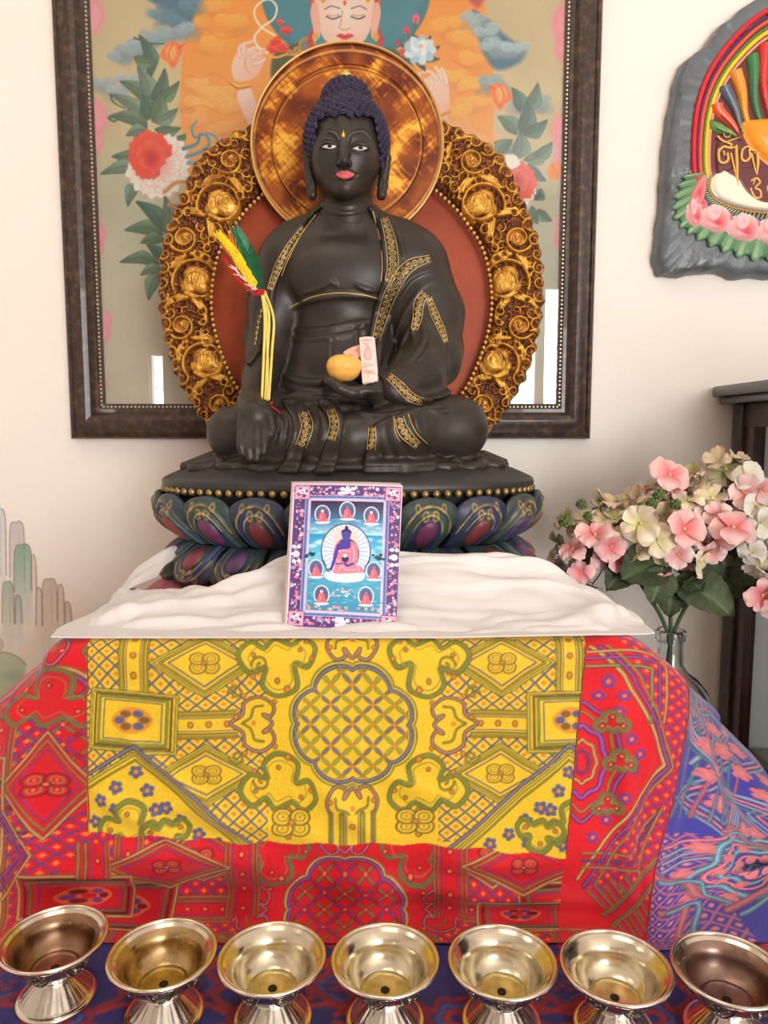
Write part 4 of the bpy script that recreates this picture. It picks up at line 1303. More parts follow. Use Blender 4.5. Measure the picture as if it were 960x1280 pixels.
# petals, equally spaced along the rim
def arch(u, v, wu, hv_):       # signed: <0 inside an arch of half width wu and height hv_
    return np.maximum(np.abs(u) - wu * np.sqrt(np.clip(1 - np.clip((v - hv_ * .45) / (hv_ * .55), 0, 1) ** 2, 0, 1)), -9 + 0 * v) + np.where(v > hv_, 1, 0)
tints = [(66, 92, 84), (58, 70, 112), (72, 84, 88), (60, 88, 104)]
NP = 20
def petal(s_c, up, idx):
    n1, n2 = 84, 76
    u = np.linspace(-1, 1, n1)[:, None] + np.zeros((1, n2)); vv = np.linspace(0, 1, n2)[None, :] + np.zeros((n1, 1))
    wd = Ls[-1] / NP * .535
    # outline: broad arch, narrow at the waist
    shp = (.80 + .20 * np.sin(np.clip(vv * 1.25, 0, 1) * PI / 2)) * np.sqrt(np.clip(1 - np.clip((vv - .62) / .38, 0, 1) ** 2.4, 0, 1))
    th = np.interp((s_c + u * wd * shp) % Ls[-1], Ls, np.arange(721)) * 2 * PI / 720
    if up:
        f = .845 + .165 * np.sin(vv ** .9 * PI * .62); z = .050 + .0605 * vv
    else:
        f = .845 + .145 * np.sin(vv ** .85 * PI * .58); z = .050 - .0485 * vv
    lv1 = 1 - np.abs(u) ** 2.2
    h = .004 + .009 * np.clip(lv1, 0, 1) ** .6 * np.clip(1.15 - vv, .1, 1) ** .4
    U = u * shp; v1 = vv
    # nested arches: outer roll, inner leaf, central boss
    a1 = np.sqrt((U / .80) ** 2 + ((v1 - .18) / .66) ** 2)
    a2 = np.sqrt((U / .55) ** 2 + ((v1 - .14) / .54) ** 2)
    a3 = np.sqrt((U / .36) ** 2 + ((v1 - .30) / .27) ** 2)
    h = h + .0022 * np.exp(-((a1 - 1) / .07) ** 2) + .0022 * np.exp(-((a2 - 1) / .08) ** 2) - .002 * np.exp(-((a1 - .84) / .08) ** 2)
    h = h + .0055 * np.sqrt(np.clip(1 - a3 ** 2, 0, 1))
    edge = np.exp(-((1 - np.abs(u)) / .10) ** 2)
    h = h * (1 - .9 * (np.abs(u) > .985)) - .002 * (vv > .985)
    V = np.zeros((n1, n2, 3)); Cc = np.zeros((n1, n2, 3))
    tint = np.array(tints[idx % 4], float)
    gold = np.array([178, 146, 84.]); dark = np.array([42, 44, 46.]); boss = np.array([(104, 50, 82), (120, 52, 58), (86, 58, 96), (134, 60, 50)][idx % 4], float)
    nz = noise2(n1, n2, 9, 100 + idx)
    def ovl(t_):
        c_, s_ = np.cos(t_), np.sin(t_); q_ = (np.abs(c_) ** 2.35 + np.abs(s_) ** 2.35) ** (-1 / 2.35)
        return RXB * q_ * c_, RYB * q_ * s_
    ox, oy = ovl(th); ax_, ay_ = ovl(th + .01); bx_, by_ = ovl(th - .01)
    nx_, ny_ = ay_ - by_, -(ax_ - bx_); nl = np.hypot(nx_, ny_)
    V = np.stack([lcx + f * ox + nx_ / nl * h, lcy + f * oy + ny_ / nl * h, Z0 + z], -1)
    Cc[:] = dark * .6 + tint * .4
    m = (a1 < .93)[..., None]; Cc = np.where(m, tint * .75 + dark * .25, Cc)
    m = (a2 < .93)[..., None]; Cc = np.where(m, np.array(tints[(idx + 1) % 4]) * .55 + dark * .35, Cc)
    g = np.clip(np.exp(-((a1 - 1.0) / .042) ** 2) * (v1 > .3) * (.75 + nz) + np.exp(-((a2 - 1.0) / .042) ** 2) * (v1 > .34) * (.8 + nz), 0, 1)[..., None]
    Cc = Cc * (1 - g) + gold * g
    g3 = np.clip((1 - a3) * 7, 0, 1)[..., None]; Cc = Cc * (1 - g3) + boss * g3
    curlg = np.clip(np.exp(-((np.hypot((np.abs(U) - .16), v1 - .66) - .09) / .026) ** 2) * .9 + np.exp(-((np.hypot((np.abs(U) - .42), v1 - .80) - .07) / .024) ** 2) * .8, 0, 1)[..., None]
    Cc = Cc * (1 - curlg) + gold * curlg
    V = V.reshape(-1, 3); Cc = Cc.reshape(-1, 3)
    Fq = grid_faces(n1, n2)
    if not up:
        Fq = Fq[:, ::-1]
    # close the back so the petal is solid
    o = mk('petal', V, Fq, M_lotus, ped, lin(np.clip(Cc, 0, 255)))
    md = o.modifiers.new('thick', 'SOLIDIFY'); md.thickness = .003; md.offset = -1
for i in range(NP):
    petal(Ls[-1] * ((i + .5) / NP), True, i)
for i in range(NP):
    petal(Ls[-1] * ((i + .0) / NP), False, i + 1)
# ================================================================ carved aureole and halo behind the statue
MX = 439.5
YM = 1.102           # back plane of the ring
outer = [(0, 118), (60, 127), (118, 157), (182, 193), (211, 249), (233, 308), (238, 370), (234, 408), (221, 460), (200, 500), (176, 534), (130, 572), (70, 592), (0, 598)]
inner = [(0, 190), (60, 206), (114, 249), (140, 277), (164, 318), (173, 374), (167, 420), (153, 460), (138, 488), (110, 518), (60, 540), (0, 546)]
def full(P):
    r = P + [(-x, y) for x, y in P[-2:0:-1]]
    return np.array([(MX + x, y) for x, y in r], float)
Oc = catmull(full(outer), True, 24); Ic = catmull(full(inner), True, 24)
def polar(P, c=(MX, 372)):
    a = np.arctan2(P[:, 1] - c[1], P[:, 0] - c[0]); r = np.hypot(P[:, 0] - c[0], P[:, 1] - c[1])
    o = np.argsort(a); a, r = a[o], r[o]
    return np.concatenate([a - 2 * PI, a, a + 2 * PI]), np.concatenate([r, r, r])
oa, orr = polar(Oc); ia, ir = polar(Ic)
# carving drawn for one half and mirrored: heights in millimetres
mv = Canvas(185, 100, 441, 612, 2.0, (0, 0, 0))
X, Y = mv.XY()
def scroll(cx, cy, r, a0, d=1, turns=1.35, w=6., h=8., boss=True):
    sp = spiral(cx, cy, r, r * .30, turns, a0, 46, d)
    mv.ridge(sp, w, h, w * .55, n=2)
    if boss:
        mv.dome(cx + r * .05, cy, r * .62, r * .50, h * .78, a0)
        for k in range(3):     # shell lines on the boss
            q = spiral(cx + r * .1, cy, r * (.34 - .1 * k), r * (.30 - .1 * k), .7, a0 + 1, 16, d)
            b = mv.blk(cx - r, cy - r, cx + r, cy + r)
            if b is not None:
                sl, X_, Y_ = b
                dd = mv.segd(X_, Y_, q, False)
                mv.H[sl] -= 2.2 * np.exp(-(dd / 1.1) ** 2)
def leafr(pts, w, h):
    mv.ridge(pts, w, h, 1.2, n=6)
# large shells, middle spirals, small edge curls
big = [(278, 262, 27, .3), (249, 356, 28, .2), (259, 455, 25, 0)]
mid = [(291, 208, 17, 2.2), (235, 303, 18, 2.6), (232, 410, 17, 2.4), (277, 507, 17, 2.0), (330, 170, 15, 1)]
placed = []
for (x, y, r, a) in big:
    mv.ridge(spiral(x, y, r, r * .9, .72, a + 2.6, 30), 5.5, 8, 4)
    scroll(x + 3, y - 2, r * .84, a + .6, 1, .8, 5.5, 9, False)
    mv.dome(x + 4, y - 3, r * .80, r * .58, 7.5, .6)
    mv.dome(x - r * .30, y + r * .18, r * .42, r * .36, 6.5, .2)
    for kq in range(3):
        qq = spiral(x + r * .30, y - r * .16, r * (.50 - .14 * kq), r * (.46 - .14 * kq), .62, 2.6, 18)
        bb = mv.blk(x - r, y - r, x + r, y + r)
        if bb is not None:
            mv.H[bb[0]] -= 1.8 * np.exp(-(mv.segd(bb[1], bb[2], qq, False) / 1.1) ** 2)
    mv.ridge([(x - r * .4, y + r * .5), (x + r * .1, y + r * .72), (x + r * .65, y + r * .45), (x + r * .85, y)], 7, 9, 2)
    placed.append((x, y, r * 1.0))
for (x, y, r, a) in mid:
    scroll(x, y, r, a, -1, 1.5, 5.2, 8); placed.append((x, y, r * 1.02))
# acanthus links between neighbours
chainpts = [(330, 170), (291, 208), (278, 262), (235, 303), (249, 356), (232, 410), (259, 455), (277, 507), (300, 545)]
for (p, q) in zip(chainpts[:-1], chainpts[1:]):
    p = np.array(p, float); q = np.array(q, float); d = q - p; n = np.array([-d[1], d[0]]) / np.hypot(*d); m = (p + q) / 2
    for s in (-1, 1):
        for t in (0, .5, 1.):
            leafr([m + n * s * (4 + 10 * t) - d * .12, m + n * s * (13 + 9 * t), m + n * s * (20 + 7 * t) + d * (.10 + .1 * t), m + n * s * (25 + 5 * t) + d * (.26)], 6.5 - t, 7.5 - t)
rs = np.random.default_rng(21)
ang_l = [a for a in np.linspace(PI * .5, PI * 1.5, 400)]
# rows of little curls along both borders
for rowi, (fr, r0, st_) in enumerate(((.90, 8.6, .075), (.17, 6.5, .070))):
    a = PI * .52
    while a < PI * 1.46:
        aa = (a + PI) % (2 * PI) - PI
        ro = np.interp(aa, oa, orr); ri = np.interp(aa, ia, ir)
        r = ri + (ro - ri) * fr
        x, y = MX + r * math.cos(aa), 372 + r * math.sin(aa)
        rad = r0 * (.8 + .4 * rs.random())
        clash = min([math.hypot(x - p[0], y - p[1]) - p[2] for p in placed])
        if clash > rad * -.1:
            scroll(x, y, rad, aa + PI * rs.random(), 1 if rs.random() > .5 else -1, 1.25, 4.0, 6.5)
            placed.append((x, y, rad * .8))
        else:
            mv.dome(x, y, rad * .45, rad * .45, 5.0)
        a += st_
# fill whatever is left with tiny curls
for k in range(900):
    a = PI * (.5 + rs.random()); aa = (a + PI) % (2 * PI) - PI
    ro = np.interp(aa, oa, orr); ri = np.interp(aa, ia, ir)
    r = ri + 7 + (ro - ri - 10) * rs.random()
    x, y = MX + r * math.cos(aa), 372 + r * math.sin(aa)
    rad = 4.5 + 3 * rs.random()
    if min([math.hypot(x - p[0], y - p[1]) - p[2] for p in placed]) > rad * .55:
        scroll(x, y, rad, rs.random() * 6, 1 if rs.random() > .5 else -1, 1.1, 3.4, 6.0)
        placed.append((x, y, rad))
for cell, amp, sd in ((11, 3.4, 41), (7, 2.0, 42)):
    g_ = 1 - np.abs(noise2(mv.h, mv.w, cell, sd)) * 5
    mv.H = np.maximum(mv.H, np.clip(g_, 0, 1) ** 1.2 * amp)
mv.H += noise2(mv.h, mv.w, 4, 4) * .8
# ring surface
na, nr = 1500, 76
aa = np.linspace(-PI, PI, na, endpoint=False)
ro = np.interp(aa, oa, orr); ri = np.interp(aa, ia, ir)
ro = ro + 1.6 * np.sin(aa * 74) * (1 + .5 * np.sin(aa * 31))
t = np.linspace(0, 1, nr)
rr = ri[:, None] + (ro - ri)[:, None] * t[None, :]
PX = MX + rr * np.cos(aa)[:, None]; PY = 372 + rr * np.sin(aa)[:, None]
Hh = mv.sample(np.minimum(PX, 2 * MX - PX), PY, True)
base_h = 9 * np.sqrt(np.clip(1 - (2 * t - 1) ** 4, 0, 1))[None, :]
hmm = (base_h + Hh * np.clip(np.minimum(t, 1 - t) * 14, 0, 1)[None, :])
d0 = np.array([[0.0]])
K = PX.size
xr = (PX - 480) / FPX; yr = (640 - PY) / FPX
dy = CT + yr * ST; dz = -ST + yr * CT
s = YM / dy
V = np.stack([xr * s, np.full_like(xr, YM) - .010 - hmm * .001, CAMP[2] + dz * s], -1)
edge_i = V[:, 0].copy(); edge_i[:, 1] = YM + .004
edge_o = V[:, -1].copy(); edge_o[:, 1] = YM + .004
Vall = np.concatenate([edge_i[:, None], V, edge_o[:, None]], 1)
nrr = nr + 2
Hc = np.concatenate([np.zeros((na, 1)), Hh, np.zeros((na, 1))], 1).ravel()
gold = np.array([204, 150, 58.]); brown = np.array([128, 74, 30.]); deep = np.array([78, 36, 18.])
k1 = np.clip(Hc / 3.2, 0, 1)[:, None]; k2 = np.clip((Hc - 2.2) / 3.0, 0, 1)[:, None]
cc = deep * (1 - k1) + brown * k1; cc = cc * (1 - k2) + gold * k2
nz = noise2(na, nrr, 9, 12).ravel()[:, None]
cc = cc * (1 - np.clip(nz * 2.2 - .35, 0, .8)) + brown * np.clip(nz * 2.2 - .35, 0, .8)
M_carve = PM('gilt_carving', rough=.42, metal=.5, attr=True, var=.22, vscale=60, bump=.25, bscale=420, bdist=.0006, rvar=.1)
mbase = at(MX, 590, YM)
md_ = thing('carved_aureole', 'gilt carved aureole with round gold halo and red panel behind the black statue', 'aureole', (mbase[0], YM, Z0 + .148))
fq = grid_faces(na, nrr, True, False)[:, ::-1]
lowcut = Vall.reshape(-1, 3)[:, 2]
zlim = Z0 + .150
vv = Vall.reshape(-1, 3)
keep = vv[fq][:, :, 2].min(1) > zlim
v_, f_, c_, _ = subset(vv, fq, keep, lin(np.clip(cc, 0, 255)))
mk('carved_ring', v_, f_, M_carve, md_, c_)
# beads along the inner edge
b = MB(); bp = catmull(full(inner), True, 40)
bp = (bp - (MX, 372)) * 1.012 + (MX, 372)
q = np.array([at(x, y, YM - .020) for x, y in bp])
L = np.concatenate([[0], np.cumsum(np.linalg.norm(np.diff(np.vstack([q, q[:1]]), axis=0), axis=1))])
n = int(L[-1] / .0078)
for i in range(n):
    s = L[-1] * i / n
    p = np.array([np.interp(s, L, np.append(q[:, k], q[0, k])) for k in range(3)])
    if p[2] > zlim + .004:
        b.add(*sphere(p, .0034, 8, 6))
b.build('bead_border', PM('gilt_bead', (206, 160, 92), rough=.32, metal=.6, var=.15, vscale=90), md_, 80)
# brick red panel inside the ring
V = [at(x, y, YM) for x, y in catmull(full(inner), True, 6)]
V = [p * 1.0 for p in V]
c0 = np.mean(V, 0)
rings = []
for s_, dy_ in ((1.03, .004), (1.03, -.002), (.99, -.004), (.6, -.005), (.2, -.0055)):
    rings.append([c0 + (p - c0) * np.array([s_, 1, s_]) + np.array([0, dy_, 0]) for p in V])
m = len(V); VV = np.array([p for r in rings for p in r]); VV[:, 2] = np.maximum(VV[:, 2], zlim)
Fl = [f[::-1] for f in grid_faces(len(rings), m, False, True).tolist()]
Fl.append([(len(rings) - 1) * m + i for i in range(m)][::-1])
M_red = PM('brick_red_paint', (160, 64, 26), rough=.6, var=.16, vscale=14, c2=(116, 46, 24), c2lo=.56, c2hi=.72, bump=.15, bscale=80)
mk('red_panel', VV, Fl, M_red, md_, None, True, 40)
# round halo: worn gold leaf over red-brown
hc_ = at(434, 180, 1.066); Rh = abs(at(554.5, 180, 1.066)[0] - hc_[0])
pr = [(0, 0), (Rh * .2, 0), (Rh * .5, 0), (Rh * .77, 0), (Rh * .775, .0012), (Rh * .785, .0012), (Rh * .79, 0), (Rh * .965, 0), (Rh * .972, -.002), (Rh * .99, -.002), (Rh, .0005), (Rh, .009), (Rh * .9, .011), (0, .011)]
n = 160
ang = np.arange(n) * 2 * PI / n
VV = np.array([(hc_[0] + r * math.cos(a), hc_[1] + d, hc_[2] + r * math.sin(a)) for r, d in pr for a in ang])
M_halo = PM('worn_gold_leaf', rough=.40, metal=.35, attr=True, var=.10, vscale=120, bump=.2, bscale=180, bdist=.0008, rvar=.08)
hcv = Canvas(305, 52, 563, 308, 2.2, (126, 58, 14))
hx, hy = hcv.XY(); shp_ = (hcv.h, hcv.w)
def streak(ang, seed, cs, cl):
    """noise drawn out along a direction, like brush marks in worn leaf"""
    c_, s_ = math.cos(ang), math.sin(ang)
    u_ = (hx - 434) * c_ + (hy - 180) * s_; w_ = -(hx - 434) * s_ + (hy - 180) * c_
    N_ = noise2(420, 420, 1.0, seed)
    a_ = np.clip((u_ + 190) / cl, 0, 417); b_ = np.clip((w_ + 190) / cs, 0, 417)
    i_, j_ = a_.astype(int), b_.astype(int); fa, fb = a_ - i_, b_ - j_
    return N_[j_, i_] * (1 - fa) * (1 - fb) + N_[j_, i_ + 1] * fa * (1 - fb) + N_[j_ + 1, i_] * (1 - fa) * fb + N_[j_ + 1, i_ + 1] * fa * fb
gmap = np.zeros(shp_, np.float32)
for (x, y, rx, ry, a, g) in ((350, 192, 24, 34, .1, 1.0), (368, 98, 12, 26, .5, .85), (345, 120, 22, 16, -.7, .55), (330, 215, 12, 30, .2, .7), (372, 270, 26, 14, .7, .6), (462, 100, 12, 30, .6, .8), (430, 92, 40, 9, 0, .6), (400, 82, 26, 8, -.3, .6),
                            (505, 172, 14, 46, .75, 1.0), (488, 200, 14, 30, .2, .9), (492, 228, 16, 12, 0, .9), (540, 186, 10, 18, 0, .6), (384, 262, 8, 26, .5, .8), (520, 268, 18, 8, -.7, .55), (320, 160, 10, 30, .2, .45), (400, 110, 14, 12, 0, .4), (516, 120, 8, 28, .8, .4), (470, 275, 26, 7, .7, .4)):
    c_, s_ = math.cos(a), math.sin(a); u_ = (hx - x) * c_ + (hy - y) * s_; w_ = -(hx - x) * s_ + (hy - y) * c_
    gmap = np.maximum(gmap, g * np.exp(-((u_ / rx) ** 2 + (w_ / ry) ** 2) * .8))
tex = streak(.9, 3, 2.2, 16) * .55 + streak(-.75, 4, 2.0, 18) * .5 + streak(.3, 5, 3, 9) * .4 + noise2(shp_[0], shp_[1], 26, 6) * .7
k_ = np.clip((gmap * .95 + tex * 1.0 - .27) * 1.45, 0, 1)
sc1 = np.clip((streak(.85, 8, 1.2, 34) - .33) * 9, 0, 1) + np.clip((streak(-.8, 9, 1.2, 34) - .35) * 9, 0, 1)
k_ = np.clip(k_ + sc1 * .5, 0, 1)[..., None]
dk_ = np.clip(noise2(shp_[0], shp_[1], 44, 10) * 1.6 + .45, 0, 1)[..., None]
base_ = np.array([96, 36, 8.]) * dk_ + np.array([150, 76, 20.]) * (1 - dk_)
mid_ = np.array([186, 110, 30.]); top_g = np.array([232, 176, 64.])
hcv.a[:] = np.where(k_ < .5, base_ + (mid_ - base_) * k_ * 2, mid_ + (top_g - mid_) * (k_ * 2 - 1))
rr_ = np.hypot(hx - 434, hy - 180)
for r0, w0, col_, al in ((93, .9, (206, 150, 60), .7), (94.8, .8, (70, 30, 8), .7), (117, 1.6, (220, 170, 100), .8), (114.5, 1.0, (90, 40, 12), .7)):
    m_ = (np.exp(-((rr_ - r0) / w0) ** 2) * al)[..., None]; hcv.a[:] = hcv.a * (1 - m_) + np.array(col_) * m_
nrh = 110; nah = 420
rh_ = np.linspace(0.0005, Rh, nrh); ah_ = np.arange(nah) * 2 * PI / nah
gx_ = hc_[0] + np.outer(rh_, np.cos(ah_)); gz_ = hc_[2] + np.outer(rh_, np.sin(ah_))
dp = np.interp(rh_, [q[0] for q in pr[:11]], [q[1] for q in pr[:11]])
VH = np.stack([gx_, hc_[1] + dp[:, None] + 0 * gx_, gz_], -1)
VB = np.stack([np.outer([Rh, Rh * .9, .0005], np.cos(ah_)) + hc_[0], hc_[1] + np.array([.009, .011, .011])[:, None] + np.zeros((3, nah)), np.outer([Rh, Rh * .9, .0005], np.sin(ah_)) + hc_[2]], -1)
VV = np.concatenate([VH, VB]).reshape(-1, 3)
pxh, pyh = proj(VV)
colh = lin(np.clip(hcv.sample(pxh, pyh), 0, 255))
n = nah
Fl = grid_faces(nrh + 3, nah, False, True)

mk('halo_disc', VV, Fl, M_halo, md_, colh, True, 40, label='round halo of worn gold leaf')
b = MB()
b.add(*tube([(hc_[0] + Rh * .992 * math.cos(a), hc_[1] - .0015, hc_[2] + Rh * .992 * math.sin(a)) for a in ang], .0018, 8, True))
b.build('halo_rim', PM('halo_rim_gilt', (206, 164, 100), rough=.35, metal=.55), md_, 80)
b = MB(); b.add(*box((hc_[0] - .012, hc_[1] + .008, hc_[2] - Rh * .8), (hc_[0] + .012, YM, hc_[2] + Rh * .2), .002))
b.build('halo_bracket', M_red, md_)
# ================================================================ table, step and cloths
TZ = .752
M_wood = PM('table_wood', (98, 62, 38), rough=.5, var=.2, vscale=10, stretch=(1, 6, 6))
tb = thing('altar_table', 'wooden altar table hidden under the brocade cloth', 'table', (0, .78, 0))
b = MB(); b.add(*box((-.62, .36, TZ - .03), (.475, 1.16, TZ - .002), .003)); b.build('tabletop', M_wood, tb)
for x in (-.58, .44):
    for y in (.40, 1.12):
        b = MB(); b.add(*box((x - .025, y - .025, 0), (x + .025, y + .025, TZ - .03), .003)); b.build('leg', M_wood, tb)
b = MB(); b.add(*box((-.278, .655, TZ + .0035), (.192, 1.125, 1.0035), .008))
o = b.build('altar_step', M_wood); tag(o, 'wooden box step hidden under the red and yellow brocade', 'step')

# ---------------------------------------------------------------- brocade pattern
YEL = dict(bg=(222, 182, 36), l1=(146, 132, 44), l2=(98, 90, 104), dot=(206, 124, 40), dk=(120, 88, 38), fl=(88, 88, 122), g=(126, 140, 52))
RED = dict(bg=(206, 18, 30), l1=(158, 116, 66), l2=(118, 52, 106), dot=(232, 110, 62), dk=(120, 20, 30), fl=(122, 52, 120), g=(120, 112, 66))
BLU = dict(bg=(62, 56, 148), l1=(112, 118, 146), l2=(176, 96, 118), dot=(210, 122, 124), dk=(46, 38, 108), fl=(204, 108, 110), g=(88, 124, 140))
def dbl(c, pts, col, col2, w=3.2, sm=True, closed=False, n=6):
    c.line(pts, col, w, 1, sm, closed, n=n); c.line(pts, col2, w * .34, .9, sm, closed, n=n)
def lattice(c, P, poly_, step=22, w=2.4, a=1.):
    poly_ = np.array(poly_, float)
    x0, y0 = poly_.min(0) - 2; x1, y1 = poly_.max(0) + 2
    b = c.blk(x0, y0, x1, y1)
    if b is None:
        return
    sl, X, Y = b
    ins = c.inside(X, Y, poly_)
    u = (X + Y * 1.25) / step; v = (X - Y * 1.25) / step
    du = np.abs(u - np.round(u)) * step * .62; dv = np.abs(v - np.round(v)) * step * .62
    m = np.clip((w / 2 + .4 - np.minimum(du, dv)) / .8, 0, 1) * ins * a
    if c.clip is not None: m = m * c.clip[sl]
    c.a[sl] = c.a[sl] * (1 - m[..., None]) + np.array(P['l2'], np.float32) * m[..., None]
    cu = np.abs(u - np.floor(u) - .5) * step * .62; cv_ = np.abs(v - np.floor(v) - .5) * step * .62
    d = np.maximum(cu, cv_)
    m = np.clip((2.6 - d) / .8, 0, 1) * ins * a
    if c.clip is not None: m = m * c.clip[sl]
    c.a[sl] = c.a[sl] * (1 - m[..., None]) + np.array(P['dot'], np.float32) * m[..., None]
    for k in range(0):
        pass
def diamond(c, P, cx, cy, w, h):
    for k, (s, col, ww) in enumerate(((1, P['bg'], 0), (1, P['l1'], 3.4), (.84, P['l1'], 2.6), (.68, P['l2'], 1.8))):
        q = [(cx - w * s, cy), (cx, cy - h * s), (cx + w * s, cy), (cx, cy + h * s)]
        if k == 0:
            c.poly(q, col, 1, .6, False)
        else:
            c.line(q, col, ww, 1, False, True)
    flower(c, P, cx, cy, min(w, h) * .42)
def flower(c, P, cx, cy, r):
    for a in range(4):
        t = a * PI / 2 + PI / 4
        x_, y_ = cx + r * .62 * math.cos(t) * 1.25, cy + r * .45 * math.sin(t)
        for q_, col in ((.62, P['dk']), (.50, P['bg']), (.36, P['l1']), (.24, P['bg'])):
            c.ell(x_, y_, r * q_ * 1.15, r * q_ * .8, col, 1)
        c.ell(x_, y_, r * .1, r * .1, P['dot'])
    c.ell(cx, cy, r * .26, r * .2, P['dk'], 1); c.ell(cx, cy, r * .16, r * .12, P['dot'], 1)
def ruyi(c, P, cx, cy, r, ang):
    co, si = math.cos(ang), math.sin(ang)
    def T(L): return [(cx + r * (x * co - y * si), cy + r * (x * si + y * co)) for x, y in L]
    out = [(1.25, 0), (.85, -.30), (.75, -.75), (.2, -.95), (-.3, -.62), (-.2, -.25), (.1, -.30), (-.25, 0), (.1, .30), (-.2, .25), (-.3, .62), (.2, .95), (.75, .75), (.85, .30)]
    c.poly(T(out), P['bg'], 1)
    dbl(c, T(out), P['l2'], P['dot'], 4.2, closed=True)
    inn = [(.85, 0), (.55, -.2), (.42, -.55), (.1, -.62)]
    c.line(T(inn), P['l1'], 2.4); c.line(T([(x, -y) for x, y in inn]), P['l1'], 2.4)
    c.ell(*T([(.45, 0)])[0], 3.2, 3.2, P['dot'])
def cloudm(c, P, cx, cy, s, mx=1, my=1):
    def T(L): return [(cx + s * x * mx, cy + s * y * my) for x, y in L]
    q = [(-1.1, .5), (-.9, 0), (-.5, .05), (-.55, -.5), (0, -.75), (.45, -.45), (.35, -.05), (.85, -.15), (1.15, .3), (.8, .7), (.4, .5), (.1, .8), (-.4, .6), (-.7, .85)]
    c.poly(T(q), P['bg'])
    c.line(T(q), P['l1'], 6.2, 1, True, True); c.line(T(q), P['g'], 2.6, 1, True, True); c.line(T([(x * .74, y * .74) for x, y in q]), P['l1'], 1.6, .9, True, True)
    for e in ((0, -.35), (.7, .3), (-.65, .45)):
        c.ell(*T([e])[0], 3.4, 3.4, P['dk']); c.ell(*T([e])[0], 2.0, 2.0, P['dot'])
def rosette(c, P, cx, cy, rx, ry):
    t = np.linspace(0, 2 * PI, 120, endpoint=False)
    f = .95 + .10 * np.abs(np.sin(4 * t)) ** .6 + .03 * np.abs(np.cos(2 * t))
    for s, col, w in ((1.06, P['l1'], 5), (1.0, P['l2'], 4.2)):
        c.line(np.stack([cx + rx * s * f * np.cos(t), cy + ry * s * f * np.sin(t)], 1), col, w, 1, False, True)
    pl = np.stack([cx + rx * .95 * f * np.cos(t), cy + ry * .95 * f * np.sin(t)], 1)
    b = c.blk(cx - rx * 1.2, cy - ry * 1.2, cx + rx * 1.2, cy + ry * 1.2)
    if b is None: return
    sl, X, Y = b
    ins = c.inside(X, Y, pl)
    st_ = 27.
    m = 0; g = 0
    for ox in (0, .5):
        U = ((X - cx) / st_ + ox + .5) % 1 - .5; V_ = ((Y - cy) / (st_ * .92) + ox + .5) % 1 - .5
        d = np.abs(np.hypot(U, V_) * st_ - st_ * .5)
        m = np.maximum(m, np.clip((1.5 - d) / .8, 0, 1))
        e = np.minimum(np.hypot(U / .36, (np.abs(V_) - 0) / .12), np.hypot(V_ / .36, U / .12))
        g = np.maximum(g, np.clip((1 - np.hypot(U / .17, V_ / .17)) * 6, 0, 1) * .0)
    # lens shaped petals where circles overlap
    U = ((X - cx) / st_ + .5) % 1 - .5; V_ = ((Y - cy) / (st_ * .92) + .5) % 1 - .5
    for (a_, b_) in ((.25, .25), (-.25, .25), (.25, -.25), (-.25, -.25)):
        r_ = math.atan2(b_, a_)
        p = (U - a_) * math.cos(r_) + (V_ - b_) * math.sin(r_); q = -(U - a_) * math.sin(r_) + (V_ - b_) * math.cos(r_)
        e = np.hypot(p / .29, q / .105)
        chk = ((np.floor((X - cx) / st_ + .5) + np.floor((Y - cy) / (st_ * .92) + .5)) % 2 == 0)
        me = np.clip((1 - e) * 5, 0, 1) * ins
        if c.clip is not None: me = me * c.clip[sl]
        colp = np.where(chk[..., None], np.array(P['fl'], np.float32), np.array(P['g'], np.float32))
        c.a[sl] = c.a[sl] * (1 - .8 * me[..., None]) + colp * .8 * me[..., None]
        ml = np.clip((.22 - np.abs(e - 1)) * 6, 0, 1) * ins
        if c.clip is not None: ml = ml * c.clip[sl]
        c.a[sl] = c.a[sl] * (1 - .75 * ml[..., None]) + np.array(P['dk'], np.float32) * .75 * ml[..., None]
    for i in range(-5, 6):
        for j in range(-5, 6):
            x, y = cx + i * st_, cy + j * st_ * .92
            if ((x - cx) / rx) ** 2 + ((y - cy) / ry) ** 2 < .85:
                c.ell(x, y, 2.4, 2.4, P['dot'])
def rectm(c, P, cx, cy, w, h, rot=0.):
    co, si = math.cos(rot), math.sin(rot)
    for k, (s, col, ww) in enumerate(((1, P['bg'], 0), (1, P['l1'], 4), (.88, P['dk'], 2.2), (.78, P['g'], 3), (.66, P['l2'], 1.6))):
        q = [(cx + s * (x * w / 2 * co - y * h / 2 * si), cy + s * (x * w / 2 * si + y * h / 2 * co)) for x, y in ((-1, -1), (1, -1), (1, 1), (-1, 1))]
        if k == 0: c.poly(q, col, 1, .6, False)
        else: c.line(q, col, ww, 1, False, True)
    c.poly([(cx - w * .24, cy), (cx - w * .1, cy - h * .2), (cx + w * .1, cy - h * .2), (cx + w * .24, cy), (cx + w * .1, cy + h * .2), (cx - w * .1, cy + h * .2)], P['dot'], .8)
    for a in range(6):
        t = a * PI / 3
        c.ell(cx + w * .14 * math.cos(t), cy + h * .12 * math.sin(t), w * .06, h * .06, P['fl'] if a % 2 else P['dk'])
    c.ell(cx, cy, w * .05, h * .06, P['bg'])
